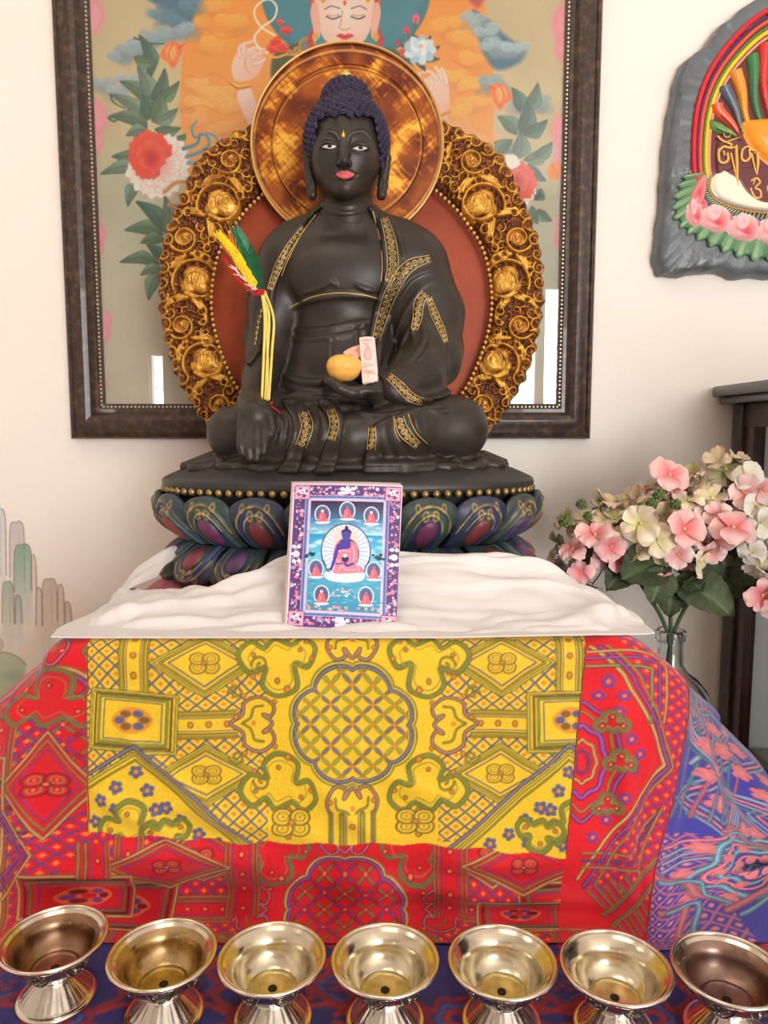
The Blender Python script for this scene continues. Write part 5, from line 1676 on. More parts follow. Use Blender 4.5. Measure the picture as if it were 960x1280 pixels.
def bandv(c, P, p, q, w=34, dots=True):
    p = np.array(p, float); q = np.array(q, float); d = q - p; L = np.hypot(*d); n = np.array([-d[1], d[0]]) / L
    c.poly([p + n * w / 2, q + n * w / 2, q - n * w / 2, p - n * w / 2], P['bg'], 1, .6, False)
    for o, ww, col in ((.5, 2.6, P['l1']), (.36, 2.2, P['l1']), (.25, 1.4, P['l2'])):
        for s in (-1, 1):
            c.line([p + n * w * o * s, q + n * w * o * s], col, ww, 1, False)
    if dots:
        k = int(L / 22)
        for i in range(k):
            x, y = p + d * (i + .5) / k
            c.ell(x, y, 4.2, 4.2, P['dk']); c.ell(x, y, 2.8, 2.8, P['dot'])
def sprig(c, P, x, y, r):
    for a in range(5):
        t = a * 2 * PI / 5 + x
        c.ell(x + r * .6 * math.cos(t), y + r * .6 * math.sin(t), r * .42, r * .36, P['fl'])
    c.ell(x, y, r * .3, r * .3, P['dot'])
def gable(c, P, p, apex, q):
    for o, col, w in ((0, P['l2'], 4.5), (9, P['l1'], 4), (17, P['l1'], 2.2)):
        c.line([(p[0], p[1] + o), (apex[0], apex[1] + o), (q[0], q[1] + o)], col, w, 1, False)
def repeat(c, P, cx, cy, sx=1., top=True):
    """one full repeat of the woven design, about 640 x 360"""
    X = lambda x: cx + (x - 440) * sx
    lat = [[(285, 800), (352, 800), (352, 1045), (285, 1045)], [(103, 800), (330, 800), (330, 1050), (103, 1050)], [(550, 800), (780, 800), (780, 1050), (550, 1050)]]
    for q in lat[1:]:
        lattice(c, P, [(X(x), y + cy - 905) for x, y in q])
    def Y_(y): return y + cy - 905
    for s in (-1, 1):
        bandv(c, P, (X(440 + s * 275), Y_(790)), (X(440 + s * 275), Y_(1060)))
        bandv(c, P, (X(440 + s * 240), Y_(905)), (X(440 + s * 150), Y_(905)), 32)
        bandv(c, P, (X(440 + s * 300), Y_(800)), (X(440 + s * 120), Y_(1010)), 22, False) if False else None
        diamond(c, P, X(440 + s * 188), Y_(832), 66, 36); diamond(c, P, X(440 + s * 188), Y_(966), 66, 36)
        cloudm(c, P, X(440 + s * 96), Y_(836), 44, s, -1); cloudm(c, P, X(440 + s * 96), Y_(974), 44, s, 1)
        ruyi(c, P, X(440 + s * 112), Y_(905), 36, 0 if s > 0 else PI)
        rectm(c, P, X(440 + s * 278), Y_(900), 108, 72, .08 if s < 0 else -.03)
    rosette(c, P, X(440), Y_(905), 72, 66)
    ruyi(c, P, X(440), Y_(990), 34, PI / 2); ruyi(c, P, X(440), Y_(818), 34, -PI / 2)
    for s in (-1, 1):
        for (dx, dy) in ((28, -92), (52, -78), (28, 92), (54, 80), (140, -36), (140, 36), (128, -58), (128, 58), (150, -8), (60, -100), (66, 104), (100, -28), (100, 28)):
            c.ell(X(440 + s * dx), cy + dy, 3.6, 3.6, P['dk']); c.ell(X(440 + s * dx), cy + dy, 2.3, 2.3, P['dot'])
        for (dx, dy, r) in ((118, -70, 12), (118, 70, 12), (150, -40, 10), (150, 40, 10)):
            q = spiral(X(440 + s * dx), cy + dy, r, 2.5, 1.2, 0 if s > 0 else PI, 22, s * (1 if dy > 0 else -1)); c.line(q, P['l1'], 2.3, 1, True, False, n=2)
        for y in (800, 905 + 40, 860, 1040, 1010):
            c.ell(X(440 + s * 84), Y_(y), 4.5, 4.5, P['dk']); c.ell(X(440 + s * 84), Y_(y), 3, 3, P['dot'])

class Brocade(Canvas):
    def line(s, pts, color, w=1.5, a=1., sm=True, closed=False, w1=None, soft=.5, n=6):
        col = np.array(color, float)
        if w >= 2.2 and a > .95:
            Canvas.line(s, pts, col * .58, w + .9, .85, sm, closed, None, soft, n)
            Canvas.line(s, pts, col, max(1., w - .9), 1, sm, closed, None, soft, n)
            if w >= 3.2:
                Canvas.line(s, pts, np.minimum(col * 1.38 + 14, 255), max(.8, w * .24), .9, sm, closed, None, soft, n)
        else:
            Canvas.line(s, pts, color, w, a, sm, closed, w1, soft, n)
bc = Brocade(-460, 640, 1330, 1330, 1.5, BLU['bg'])
X, Y = bc.XY()
# seams between the pieces, in cloth coordinates
def ysl(v): return np.interp(v, [640, 800, 1040, 1060], [103, 103, 101, 100])
def ysr(v): return np.interp(v, [640, 800, 900, 1070], [739, 738, 728, 712])
def ybot(u): return np.interp(u, [100, 180, 290, 440, 560, 640, 712], [1036, 1040, 1050, 1050, 1056, 1061, 1067]) + 2.0 * np.sin(u / 11.)
def rsr(v): return np.interp(v, [640, 800, 850, 1000, 1100, 1165], [850, 852, 857, 850, 838, 828])
def yl_mask(u, v): return (u > ysl(v)) & (u < ysr(v)) & (v < ybot(u))
def rd_mask(u, v): return (u < rsr(v)) & ~yl_mask(u, v)
UU, VV_ = np.broadcast_to(X, (bc.h, bc.w)), np.broadcast_to(Y, (bc.h, bc.w))
MY = yl_mask(UU, VV_); MR = rd_mask(UU, VV_); MBl = ~(MY | MR)
# --- yellow centre
bc.clip = MY.astype(np.float32)
bc.a[MY] = YEL['bg']
repeat(bc, YEL, 440, 905)
for s in (-1, 1):
    c_ = 440
    bc.poly([(c_ + s * 345, 975), (c_ + s * 275, 936), (c_ + s * 110, 1070), (c_ + s * 345, 1070)], YEL['bg'], 1, .6, False)
    gable(bc, YEL, (c_ + s * 345, 968), (c_ + s * 275, 930), (c_ + s * 120, 1062))
    for (dx, dy) in ((320, 995), (300, 1005), (262, 985), (240, 1006), (222, 1022), (200, 1040), (330, 1022), (175, 1052), (300, 980), (275, 962), (252, 1008), (310, 1040), (226, 1050), (340, 1048), (268, 1052)):
        sprig(bc, YEL, c_ + s * dx, dy, 9)
    cloudm(bc, YEL, c_ + s * 285, 1022, 34, s, 1); cloudm(bc, YEL, c_ + s * 240, 1042, 26, s, -1)
    flower(bc, YEL, c_ + s * 80, 1024, 20)
    bandv(bc, YEL, (c_ + s * 20, 1010), (c_ + s * 20, 1056), 18, False)
bandv(bc, YEL, (440, 1012), (440, 1070), 30)
# --- red border
bc.clip = MR.astype(np.float32)
bc.a[MR] = RED['bg']
repeat(bc, RED, 55, 905); repeat(bc, RED, 430, 1140); repeat(bc, RED, -260, 1010)
for s in (-1, 1):
    bandv(bc, RED, (430 + s * 135, 1050), (430 + s * 135, 1150), 40)
    diamond(bc, RED, 430 + s * 230, 1078, 80, 34)
rectm(bc, RED, 100, 1118, 112, 62, .02); rectm(bc, RED, 655, 1146, 112, 44, .02)
lattice(bc, RED, [(-10, 1010), (103, 1010), (103, 1070), (-10, 1070)])
diamond(bc, RED, 66, 980, 44, 66); cloudm(bc, RED, 66, 868, 46, -1, 1)
for o, w, col in ((0, 4.5, RED['l1']), (10, 3.2, RED['l1']), (19, 2.4, RED['l2'])):
    bc.line([(-60, 942 + o), (24 - o, 942 + o), (24 - o, 1180)], col, w, 1, False)
    bc.line([(24 - o * .5, 1010), (58 - o * .7, 1064), (24 - o, 1120)], RED['l2'] if o else RED['l1'], 3.2, 1, False)
bandv(bc, RED, (112, 1050), (112, 1090), 36)
# right red piece: half medallion, gabled line, lattice
bc.poly([(735, 800), (860, 800), (860, 1170), (700, 1170), (712, 1060)], RED['bg'], 1, .6, False)
lattice(bc, RED, [(770, 790), (860, 790), (860, 1110), (735, 1110), (830, 945)], 20)
bc.poly([(730, 826), (776, 826), (836, 945), (740, 1070), (700, 1080)], RED['bg'], 1, .6, False)
for r, w, col in ((60, 5, RED['l2']), (50, 3, RED['l1']), (36, 6, RED['fl']), (22, 4, RED['l1']), (12, 3, RED['l2'])):
    t = np.linspace(0, 2 * PI, 80, endpoint=False)
    f = 1 + .05 * np.cos(8 * t)
    bc.line(np.stack([733 + r * .72 * f * np.cos(t), 950 + r * 1.15 * f * np.sin(t)], 1), col, w, 1, False, True)
for x, y in ((770, 888), (784, 920), (790, 955), (782, 990), (764, 1020), (750, 868), (760, 852), (796, 938), (776, 868), (748, 1042)):
    sprig(bc, RED, x, y, 8)
for x, y in ((764, 900), (774, 945), (764, 1000)):
    cloudm(bc, RED, x, y, 15, 1, 1)
for o, w, col in ((0, 5, RED['l1']), (9, 4, RED['l2']), (17, 3, RED['l1'])):
    bc.line([(742 + o, 812), (776 + o, 846), (832 + o * .6, 948), (730 + o, 1094 + o)], col, w, 1, False)
    bc.line([(736, 836 - o), (806 + o, 836 - o), (806 + o, 900)], col if o else RED['g'], 3.4, 1, False)
    bc.line([(736, 1062 + o), (800 + o, 1062 + o), (838, 1000)], col, 3, 1, False)
for q in ([(790, 1090), (830, 1130)], [(770, 1096), (826, 1152)], [(748, 1104), (812, 1166)]):
    bandv(bc, RED, q[0], q[1], 13, False)
bandv(bc, RED, (770, 1150), (850, 1066), 20, False)
# --- blue outer piece
bc.clip = MBl.astype(np.float32)
bc.a[MBl] = BLU['bg']
for (x, y, r) in ((905, 905, 40), (950, 885, 34), (890, 985, 36), (985, 985, 40), (1040, 960, 40), (1075, 900, 38), (870, 870, 26), (930, 1010, 30), (1020, 870, 36)):
    for k_, col_ in ((1., BLU['l1']), (.82, BLU['l2']), (.62, BLU['l1'])):
        bc.line([(x, y - r * k_ * 1.15), (x + r * k_, y), (x, y + r * k_ * 1.15), (x - r * k_, y)], col_, 3.2, 1, False, True)
    sprig(bc, BLU, x, y, r * .38)
    for a_ in range(4):
        t_ = a_ * PI / 2 + PI / 4; bc.ell(x + r * .75 * math.cos(t_), y + r * .8 * math.sin(t_), 4, 4, BLU['g'])
for k_ in range(9):
    bc.line([(846 + k_ * 5, 800 + k_ * 3), (868 + k_ * 9, 900), (852 + k_ * 9, 1010)], (BLU['l1'], BLU['g'], BLU['l2'])[k_ % 3], 2.6, 1)
lattice(bc, BLU, [(840, 1030), (905, 1030), (905, 1200), (820, 1200)], 20)
for o, w, col in ((0, 6, BLU['l1']), (10, 4, BLU['l2']), (18, 4, BLU['l1']), (27, 2.4, BLU['g'])):
    bc.line([(858, 880 + o), (910 + o * .2, 960 + o * .5), (1010, 968 + o), (1120, 930 + o)], col, w, 1, False)
    bc.line([(850, 1050 + o), (900, 1020 + o), (930, 960 + o)], BLU['l2'] if o % 20 == 0 else BLU['l1'], 4, 1)
    bc.line([(870 + o, 800), (895 + o, 880), (870 + o, 940)], col, w * .8, 1)
for x, y, r in ((884, 912, 12), (902, 935, 12), (880, 950, 9), (925, 900, 13), (945, 925, 12), (960, 950, 11), (916, 870, 12), (940, 860, 9), (975, 915, 12), (1000, 940, 10), (1040, 900, 12), (1080, 870, 12), (1030, 850, 10), (1120, 900, 12)):
    sprig(bc, BLU, x, y, r)
def bmed(cx, cy, s):
    for r, w, col in ((1.5, 7, BLU['g']), (1.3, 5, BLU['l2']), (1.05, 8, BLU['g']), (.8, 5, BLU['l2']), (.55, 7, BLU['dk']), (.40, 4, BLU['g']), (.2, 4, BLU['dot'])):
        t = np.linspace(0, 2 * PI, 100, endpoint=False); f = 1 + .10 * np.cos(6 * t + r)
        bc.line(np.stack([cx + s * r * f * np.cos(t), cy + s * r * .92 * f * np.sin(t)], 1), col, w, 1, False, True)
    for k in range(12):
        t = k * PI / 6
        sprig(bc, BLU, cx + s * 1.18 * math.cos(t), cy + s * 1.1 * math.sin(t), 8)
        sprig(bc, BLU, cx + s * 1.72 * math.cos(t), cy + s * 1.6 * math.sin(t), 9)
        bc.ell(cx + s * .68 * math.cos(t), cy + s * .62 * math.sin(t), 6, 8, BLU['dot'])
bmed(945, 1085, 46); bmed(1120, 1060, 44); bmed(1040, 800, 40); bmed(1250, 930, 44)
for q in ([(850, 1120), (872, 1140), (862, 1170), (884, 1200)], [(840, 1080), (870, 1096), (880, 1130), (900, 1150)], [(890, 1020), (915, 1012), (930, 1030), (960, 1024)], [(1000, 1010), (1010, 1050), (1030, 1080), (1020, 1140)],
          [(900, 1160), (940, 1150), (985, 1166), (1040, 1150)], [(860, 830), (890, 850), (905, 840), (930, 850)]):
    bc.line(q, BLU['l2'], 6, 1); bc.line(q, BLU['dot'], 2.2, 1)
    bc.line([(x + 8, y + 6) for x, y in q], BLU['g'], 4, 1)
bc.clip = None
# relief of the weave: anything unlike its ground stands a little proud
bgm = np.where(MY[..., None], np.array(YEL['bg']), np.where(MR[..., None], np.array(RED['bg']), np.array(BLU['bg']))).astype(np.float32)
bc.H = np.clip(np.abs(bc.a - bgm).sum(-1) / 160, 0, 1)
# thread texture
bc.a *= (1 + .05 * np.sin(2 * PI * (UU + VV_ * .3) / 3.1) * np.sin(2 * PI * VV_ / 2.6))[..., None].astype(np.float32)
bc.a *= (1 + noise2(bc.h, bc.w, 1.6, 8)[..., None] * .12)
bc.a = np.clip(bc.a, 0, 255)

# ---------------------------------------------------------------- shape of the step cover
def bspl(net, tu, tv):
    """Catmull-Rom surface through a net [nu][nv][3]"""
    net = np.asarray(net, float)
    def axis(n, t):
        t = np.clip(t, 0, n - 1 - 1e-6); i = t.astype(int); f = t - i
        f2, f3 = f * f, f * f * f
        W = np.stack([.5 * (-f + 2 * f2 - f3), .5 * (2 - 5 * f2 + 3 * f3), .5 * (f + 4 * f2 - 3 * f3), .5 * (-f2 + f3)], -1)
        M = np.zeros((len(t), n))
        for k in range(4):
            j = i + k - 1
            lo = j < 0; hi = j > n - 1
            jj = np.clip(j, 0, n - 1)
            # linear extension at the ends
            np.add.at(M, (np.arange(len(t)), jj), np.where(lo | hi, 0, W[:, k]))
            a = np.where(lo)[0]
            M[a, 0] += 2 * W[a, k]; M[a, 1] -= W[a, k]
            a = np.where(hi)[0]
            M[a, n - 1] += 2 * W[a, k]; M[a, n - 2] -= W[a, k]
        return M
    A = axis(net.shape[0], tu); Bm = axis(net.shape[1], tv)
    return np.einsum('ui,ijk,vj->uvk', A, net, Bm)
TC = TZ + .002
def U2X(u): return (u - 480) / 1430.
def front(u, dy=0):
    x = U2X(u)
    return [(x, .80, 1.0085), (x, .72, 1.0085), (x, .652, 1.008), (x, .642, .966), (x, .640, .90), (x, .638, .825), (x, .634, TC + .006), (x, .600, TC)]
vs = [640, 715, 803, 860, 950, 1050, 1145, 1195]
cols_ = [
    (-400, [(-.12, 1.13, 1.0085), (-.22, 1.13, 1.0085), (-.29, 1.13, 1.004), (-.335, 1.13, .955), (-.39, 1.13, .89), (-.44, 1.13, .82), (-.49, 1.13, TC + .006), (-.52, 1.13, TC)]),
    (-260, [(-.12, .98, 1.0085), (-.22, .97, 1.0085), (-.29, .95, 1.004), (-.335, .95, .955), (-.39, .94, .89), (-.44, .93, .82), (-.49, .92, TC + .006), (-.52, .92, TC)]),
    (-110, [(-.15, .87, 1.0085), (-.22, .84, 1.0085), (-.285, .80, 1.002), at(-15, 900, .745), at(-80, 975, .72), at(-105, 1060, .69), at_z(-120, 1120, TC + .006), (-.46, .62, TC)]),
    (-10, [(-.18, .83, 1.0085), (-.23, .78, 1.0085), (-.287, .735, 1.003), at(4, 872, .672), at(-30, 960, .66), at(-36, 1055, .65), at_z(-40, 1143, TC + .006), (-.375, .590, TC)]),
    (58, [(-.22, .80, 1.0085), (-.25, .74, 1.0085), at(68, 806, .662), at(52, 868, .650), at(46, 952, .646), at(42, 1052, .642), at_z(40, 1146, TC + .006), (-.315, .592, TC)]),
    (103, front(103)), (220, front(220)), (340, front(340)), (440, front(440)), (560, front(560)), (660, front(660)), (738, front(738)),
    (795, [(.17, .80, 1.0085), (.19, .74, 1.0085), at(792, 800, .658), at(800, 862, .644), at(796, 954, .641), at(784, 1056, .638), at_z(780, 1152, TC + .006), (.21, .594, TC)]),
    (852, [(.185, .84, 1.0085), (.205, .79, 1.007), at(836, 830, .70), at(856, 872, .668), at(848, 962, .655), at(833, 1062, .648), at_z(826, 1162, TC + .006), (.243, .592, TC)]),
    (880, [(.188, .88, 1.0085), (.21, .84, 1.006), at(852, 851, .77), at(868, 888, .715), at(880, 968, .690), at(886, 1062, .675), (.292, .648, TC + .006), (.30, .600, TC)]),
    (940, [(.188, .93, 1.0085), (.212, .90, 1.004), at(872, 868, .83), at(905, 915, .775), at(930, 985, .745), at(948, 1070, .715), (.368, .675, TC + .006), (.365, .607, TC)]),
    (1010, [(.188, .99, 1.0085), (.212, .97, 1.003), (.262, .93, .962), at(918, 925, .86), at(962, 1002, .81), at(1000, 1075, .775), (.432, .745, TC + .006), (.445, .655, TC)]),
    (1130, [(.188, 1.05, 1.0085), (.212, 1.04, 1.003), (.235, 1.02, .958), (.255, 1.00, .905), (.272, .97, .85), (.285, .94, .80), (.30, .91, TC + .006), (.325, .90, TC)]),
    (1290, [(.188, 1.13, 1.0085), (.212, 1.13, 1.003), (.235, 1.13, .958), (.255, 1.13, .905), (.27, 1.13, .85), (.28, 1.13, .80), (.29, 1.13, TC + .006), (.31, 1.13, TC)]),
]
us = np.array([c[0] for c in cols_], float); net = np.array([[list(map(float, p)) for p in c[1]] for c in cols_])
du = 1.3
ug = np.arange(-400, 1290 + du, du); vg = np.arange(640, 1195, du)
S = bspl(net, np.interp(ug, us, np.arange(len(us))), np.interp(vg, vs, np.arange(len(vs))))
dU = np.gradient(S, axis=0); dV = np.gradient(S, axis=1)
Nn = np.cross(dU, dV); Nn /= np.linalg.norm(Nn, axis=2, keepdims=True) + 1e-12
if Nn[len(ug) // 2, len(vg) // 2][1] > 0: Nn = -Nn
UG, VG = np.meshgrid(ug, vg, indexing='ij')
def crease(p, q, w, h, sharp=1.):
    px_, py_ = q[0] - p[0], q[1] - p[1]; L2 = px_ ** 2 + py_ ** 2
    t = np.clip(((UG - p[0]) * px_ + (VG - p[1]) * py_) / L2, 0, 1)
    d = np.hypot(UG - p[0] - t * px_, VG - p[1] - t * py_)
    return h * np.exp(-(d / w) ** 2) * np.sin(np.clip(t, 0.02, .98) * PI) ** .5
onface = np.clip((VG - 806) / 30, 0, 1) * np.clip((1150 - VG) / 30, 0, 1)
hgt = .0016 * np.sin(UG / 47. + VG / 90.) + .0012 * np.sin(UG / 23. - VG / 60.)
for a in (((150, 915), (300, 1048), 9, .0035), ((110, 985), (240, 1060), 12, .003), ((190, 1000), (420, 1050), 14, .003), ((103, 1060), (330, 1075), 16, .0045), ((330, 1075), (600, 1095), 16, -.003), ((560, 1080), (705, 1072), 12, .003),
          ((430, 1100), (760, 1128), 16, .0045), ((100, 1108), (420, 1118), 15, -.004), ((0, 1085), (180, 1095), 14, .004), ((770, 870), (800, 1100), 14, .004), ((826, 880), (818, 1120), 12, -.003), ((400, 985), (470, 1045), 12, .0022), ((470, 960), (560, 1000), 14, .002), ((420, 930), (540, 950), 14, .0015),
          ((20, 880), (60, 1100), 16, .004), ((-40, 930), (-10, 1120), 18, -.006), ((-90, 940), (-70, 1120), 18, .008)):
    hgt += 1.7 * crease(*a)
# the loose blue fold on the right
for a in (((880, 860), (900, 1120), 13, .010), ((905, 1045), (1000, 1040), 12, .007), ((900, 1070), (1010, 1085), 11, -.004), ((895, 1098), (1000, 1106), 10, .006), ((915, 900), (950, 1020), 14, -.007), ((965, 930), (985, 1040), 14, .009), ((868, 900), (866, 1120), 9, -.006), ((1040, 880), (1070, 1120), 20, .012), ((1100, 880), (1140, 1120), 20, -.01), ((1180, 860), (1220, 1130), 20, .012)):
    hgt += crease(*a)
S = S + Nn * (hgt * np.clip((VG - 815) / 40, 0, 1) * np.clip((1165 - VG) / 40, .0, 1))[..., None]
Hs = bc.sample(UG.ravel(), VG.ravel(), True)
S = S + Nn * (Hs.reshape(UG.shape) * .00035)[..., None]
S[..., 2] = np.maximum(S[..., 2], TC)
Vc = S.reshape(-1, 3)
cc = lin(bc.sample(UG.ravel(), VG.ravel()))
Fq = grid_faces(len(ug), len(vg))
fc = Nn.reshape(-1, 3)[Fq[len(Fq) // 2, 0]]
a_, b_, c_2 = Vc[Fq[len(Fq) // 2, 0]], Vc[Fq[len(Fq) // 2, 1]], Vc[Fq[len(Fq) // 2, 2]]
if np.cross(b_ - a_, c_2 - a_) @ fc < 0: Fq = Fq[:, ::-1]
fu = UG.ravel()[Fq].mean(1); fv = VG.ravel()[Fq].mean(1)
M_broc = PM('silk_brocade', rough=.62, attr=True, spec=.25, sheen=.25, bump=.35, bscale=900, bdist=.0004)
cov = thing('brocade_step_cover', 'red and yellow brocade cover with blue border over the raised step', 'altar cloth', (-.03, .64, TC))
my_ = yl_mask(fu, fv); mr_ = rd_mask(fu, fv); mb_ = ~(my_ | mr_)
for nm, m_, lb in (('yellow_panel', my_, 'yellow brocade centre panel'), ('red_border', mr_, 'red brocade border'), ('blue_border', mb_, 'blue brocade outer border')):
    v_, f_, c_, _ = subset(Vc, Fq, m_, cc)
    mk(nm, v_, f_, M_broc, cov, c_, label=lb)
# hems: thin cord along the seams of the yellow panel
def seam(fn, name):
    pts = []
    for u, v_ in fn:
        i = int(round((u - ug[0]) / du)); j = int(round((v_ - vg[0]) / du))
        pts.append(S[i, j] + Nn[i, j] * .0004)
    b = MB(); b.add(*tube(pts, .0007, 5)); b.build(name, M_seam, cov, 80)
M_seam = PM('seam_thread', (150, 60, 30), rough=.7)
seam([(float(ysr(v)), v) for v in np.arange(812, 1064, 5)], 'seam'); seam([(float(ysl(v)), v) for v in np.arange(812, 1034, 5)], 'seam'); seam([(float(rsr(v)), v) for v in np.arange(812, 1160, 5)], 'seam')

# ---------------------------------------------------------------- dark blue table cloth under the bowls
NAV = dict(bg=(38, 36, 112), l1=(132, 26, 44), l2=(72, 76, 140), dot=(170, 50, 60), dk=(28, 26, 84), fl=(152, 34, 48), g=(62, 78, 120))
tcv = Canvas(-640, 340, 580, 1190, 1.0, NAV['bg'])
def nrep(cx, cy):
    for s in (-1, 1):
        for u in (-1, 1):
            diamond(tcv, NAV, cx + s * 62, cy + u * 34, 30, 26)
            tcv.line([(cx + s * 20, cy + u * 8), (cx + s * 38, cy + u * 22), (cx + s * 30, cy + u * 44), (cx + s * 60, cy + u * 62)], NAV['l1'], 6)
            tcv.line([(cx + s * 26, cy + u * 6), (cx + s * 48, cy + u * 14), (cx + s * 92, cy + u * 4)], NAV['fl'], 5)
            sprig(tcv, NAV, cx + s * 96, cy + u * 60, 11); sprig(tcv, NAV, cx + s * 24, cy + u * 56, 8)
    for r, w, col in ((20, 5, NAV['l1']), (13, 4, NAV['l2']), (7, 5, NAV['fl'])):
        t = np.linspace(0, 2 * PI, 40, endpoint=False); f = 1 + .12 * np.cos(6 * t)
        tcv.line(np.stack([cx + r * f * np.cos(t), cy + r * f * np.sin(t)], 1), col, w, 1, False, True)
for i in range(-4, 5):
    for j in range(6):
        nrep(i * 150 + (75 if j % 2 else 0) - 20, 380 + j * 140)
tcv.H = np.clip(np.abs(tcv.a - np.array(NAV['bg'], np.float32)).sum(-1) / 160, 0, 1)
tcv.a *= (1 + noise2(tcv.h, tcv.w, 3, 9)[..., None] * .25)
tcv.a = np.clip(tcv.a, 0, 255)
x0, x1, y0, y1 = -.625, .48, .355, 1.165
gx = np.arange(x0, x1, .0016); gy = np.arange(y0, y1, .0016)
ny0 = 40; drop = .22
gyy = np.concatenate([np.full(ny0, y0), gy]); gz_extra = np.concatenate([np.linspace(-drop, -.004, ny0), np.zeros(len(gy))])
GX, GYi = np.meshgrid(gx, np.arange(len(gyy)), indexing='ij')
GY = gyy[GYi]; GZ = TZ + gz_extra[GYi]
hang = np.clip(-(GZ - TZ) / drop, 0, 1)
GY = GY - hang * (.010 * np.sin(GX * 38) + .012)
pxm = GX * 1000; pym = np.where(hang > 0, 355 - hang * drop * 1000, GY * 1000)
hh = tcv.sample(pxm, np.clip(pym, 341, 1188), True) * .0003
flat_ = np.clip((.645 - GY) / .05, 0, 1)
GZ = GZ + hh + (.0006 * np.sin(GX * 60 + GY * 30)) * (hang == 0) * 0
V = np.stack([GX.ravel(), GY.ravel(), GZ.ravel()], 1)
Fq = grid_faces(len(gx), len(gyy))
M_navy = PM('navy_brocade', rough=.6, attr=True, spec=.3, sheen=.2, bump=.3, bscale=900, bdist=.0004)
o = mk('table_cloth', V, Fq, M_navy, None, lin(tcv.sample(pxm.ravel(), np.clip(pym.ravel(), 341, 1188))))
tag(o, 'dark blue brocade tablecloth with dull red figures under the silver bowls', 'tablecloth')

# ---------------------------------------------------------------- white cotton cloth on the step
rows = [
    [at(64, 808, .652), at(105, 806, .650), at(250, 804.5, .650), at(440, 804, .650), at(600, 803.5, .650), at(740, 801, .650), at(818, 803, .672)],
    [at(78, 796, .69), at(130, 786, .685), at(250, 785, .685), at(440, 783, .685), at(600, 781, .685), at(735, 773, .688), at(806, 785, .70)],
    [at(112, 770, .735), at(160, 756, .73), at(260, 754, .73), at(400, 742, .73), at(560, 736, .73), at(705, 740, .735), at(780, 762, .74)],
    [at(142, 749, .785), at(200, 740, .78), at(270, 738, .765), at(370, 708, .755), at(540, 704, .755), at(662, 708, .765), at(744, 748, .785)],
    [at(150, 741, .82), at(210, 742, .80), at(285, 738, .785), at(372, 700, .772), at(545, 697, .772), at(658, 700, .78), at(735, 737, .81)],
    [at(155, 738, .84), at(215, 745, .80), at(290, 748, .79), at(375, 728, .784), at(548, 725, .784), at(656, 725, .79), at(728, 738, .83)],
]
net = np.array(rows)
n1, n2 = 170, 260
Sw = bspl(net, np.linspace(0, 5, n1), np.linspace(0, 6, n2))
dU = np.gradient(Sw, axis=0); dV = np.gradient(Sw, axis=1); Nw = np.cross(dV, dU); Nw /= np.linalg.norm(Nw, axis=2, keepdims=True) + 1e-12
if Nw[n1 // 2, n2 // 2][2] < 0: Nw = -Nw
A, Bb = np.meshgrid(np.linspace(0, 5, n1), np.linspace(0, 6, n2), indexing='ij')
def wcr(p, q, w, h):
    d0, d1 = q[0] - p[0], q[1] - p[1]; t = np.clip(((A - p[0]) * d0 + (Bb - p[1]) * d1) / (d0 * d0 + d1 * d1), 0, 1)
    d = np.hypot((A - p[0] - t * d0) * 1.0, (Bb - p[1] - t * d1) * .8)
    return h * np.exp(-(d / w) ** 2) * np.sin(np.clip(t, .02, .98) * PI) ** .5
hw = .0016 * np.sin(A * 4 + Bb * 1.4) + .0010 * np.sin(Bb * 7 - A * 3) + .0009 * np.sin(Bb * 11 + A * 5)
for sd_, cell_, am_ in ((61, 26, .0050), (62, 13, .0022)):
    hw += (np.abs(noise2(n1, n2, cell_, sd_)) - .12) * am_ * 2
for a in (((1.2, .6), (2.6, 3.2), .18, .007), ((.7, .2), (1.5, 3.4), .16, .005), ((2.2, 1.2), (3.2, 3.1), .14, .006), ((1.9, 3.8), (2.4, 5.8), .2, .006), ((2.6, 4.0), (2.2, 6), .14, -.004), ((3.1, 3.6), (3.0, 5.6), .16, .005),
          ((1.0, 3.8), (1.4, 5.6), .16, .004), ((.7, 4.6), (1.9, 6), .18, .005), ((1.6, 2.2), (1.2, 4.4), .12, .003), ((3.4, 5), (2, 6), .2, .006), ((.4, 1.2), (.9, 2.8), .12, .003)):
    hw += wcr(*a)
Sw = Sw + Nw * (hw * np.clip(A * 2.2, .25, 1))[..., None]
Sw[..., 2] = np.maximum(Sw[..., 2], 1.0108 + .0027 * np.clip((Sw[..., 0] - .06) / .1, 0, 1) - np.clip((Sw[..., 0] - .19) / .05, 0, 1) * .004 + .0006 * np.sin(Sw[..., 0] * 70) * np.clip((Sw[..., 1] - .652) * 60, 0, 1))
Vw = Sw.reshape(-1, 3); Fw = grid_faces(n1, n2)
a_, b_, c_2 = Vw[Fw[3000, 0]], Vw[Fw[3000, 1]], Vw[Fw[3000, 2]]
if np.cross(b_ - a_, c_2 - a_)[2] < 0: Fw = Fw[:, ::-1]
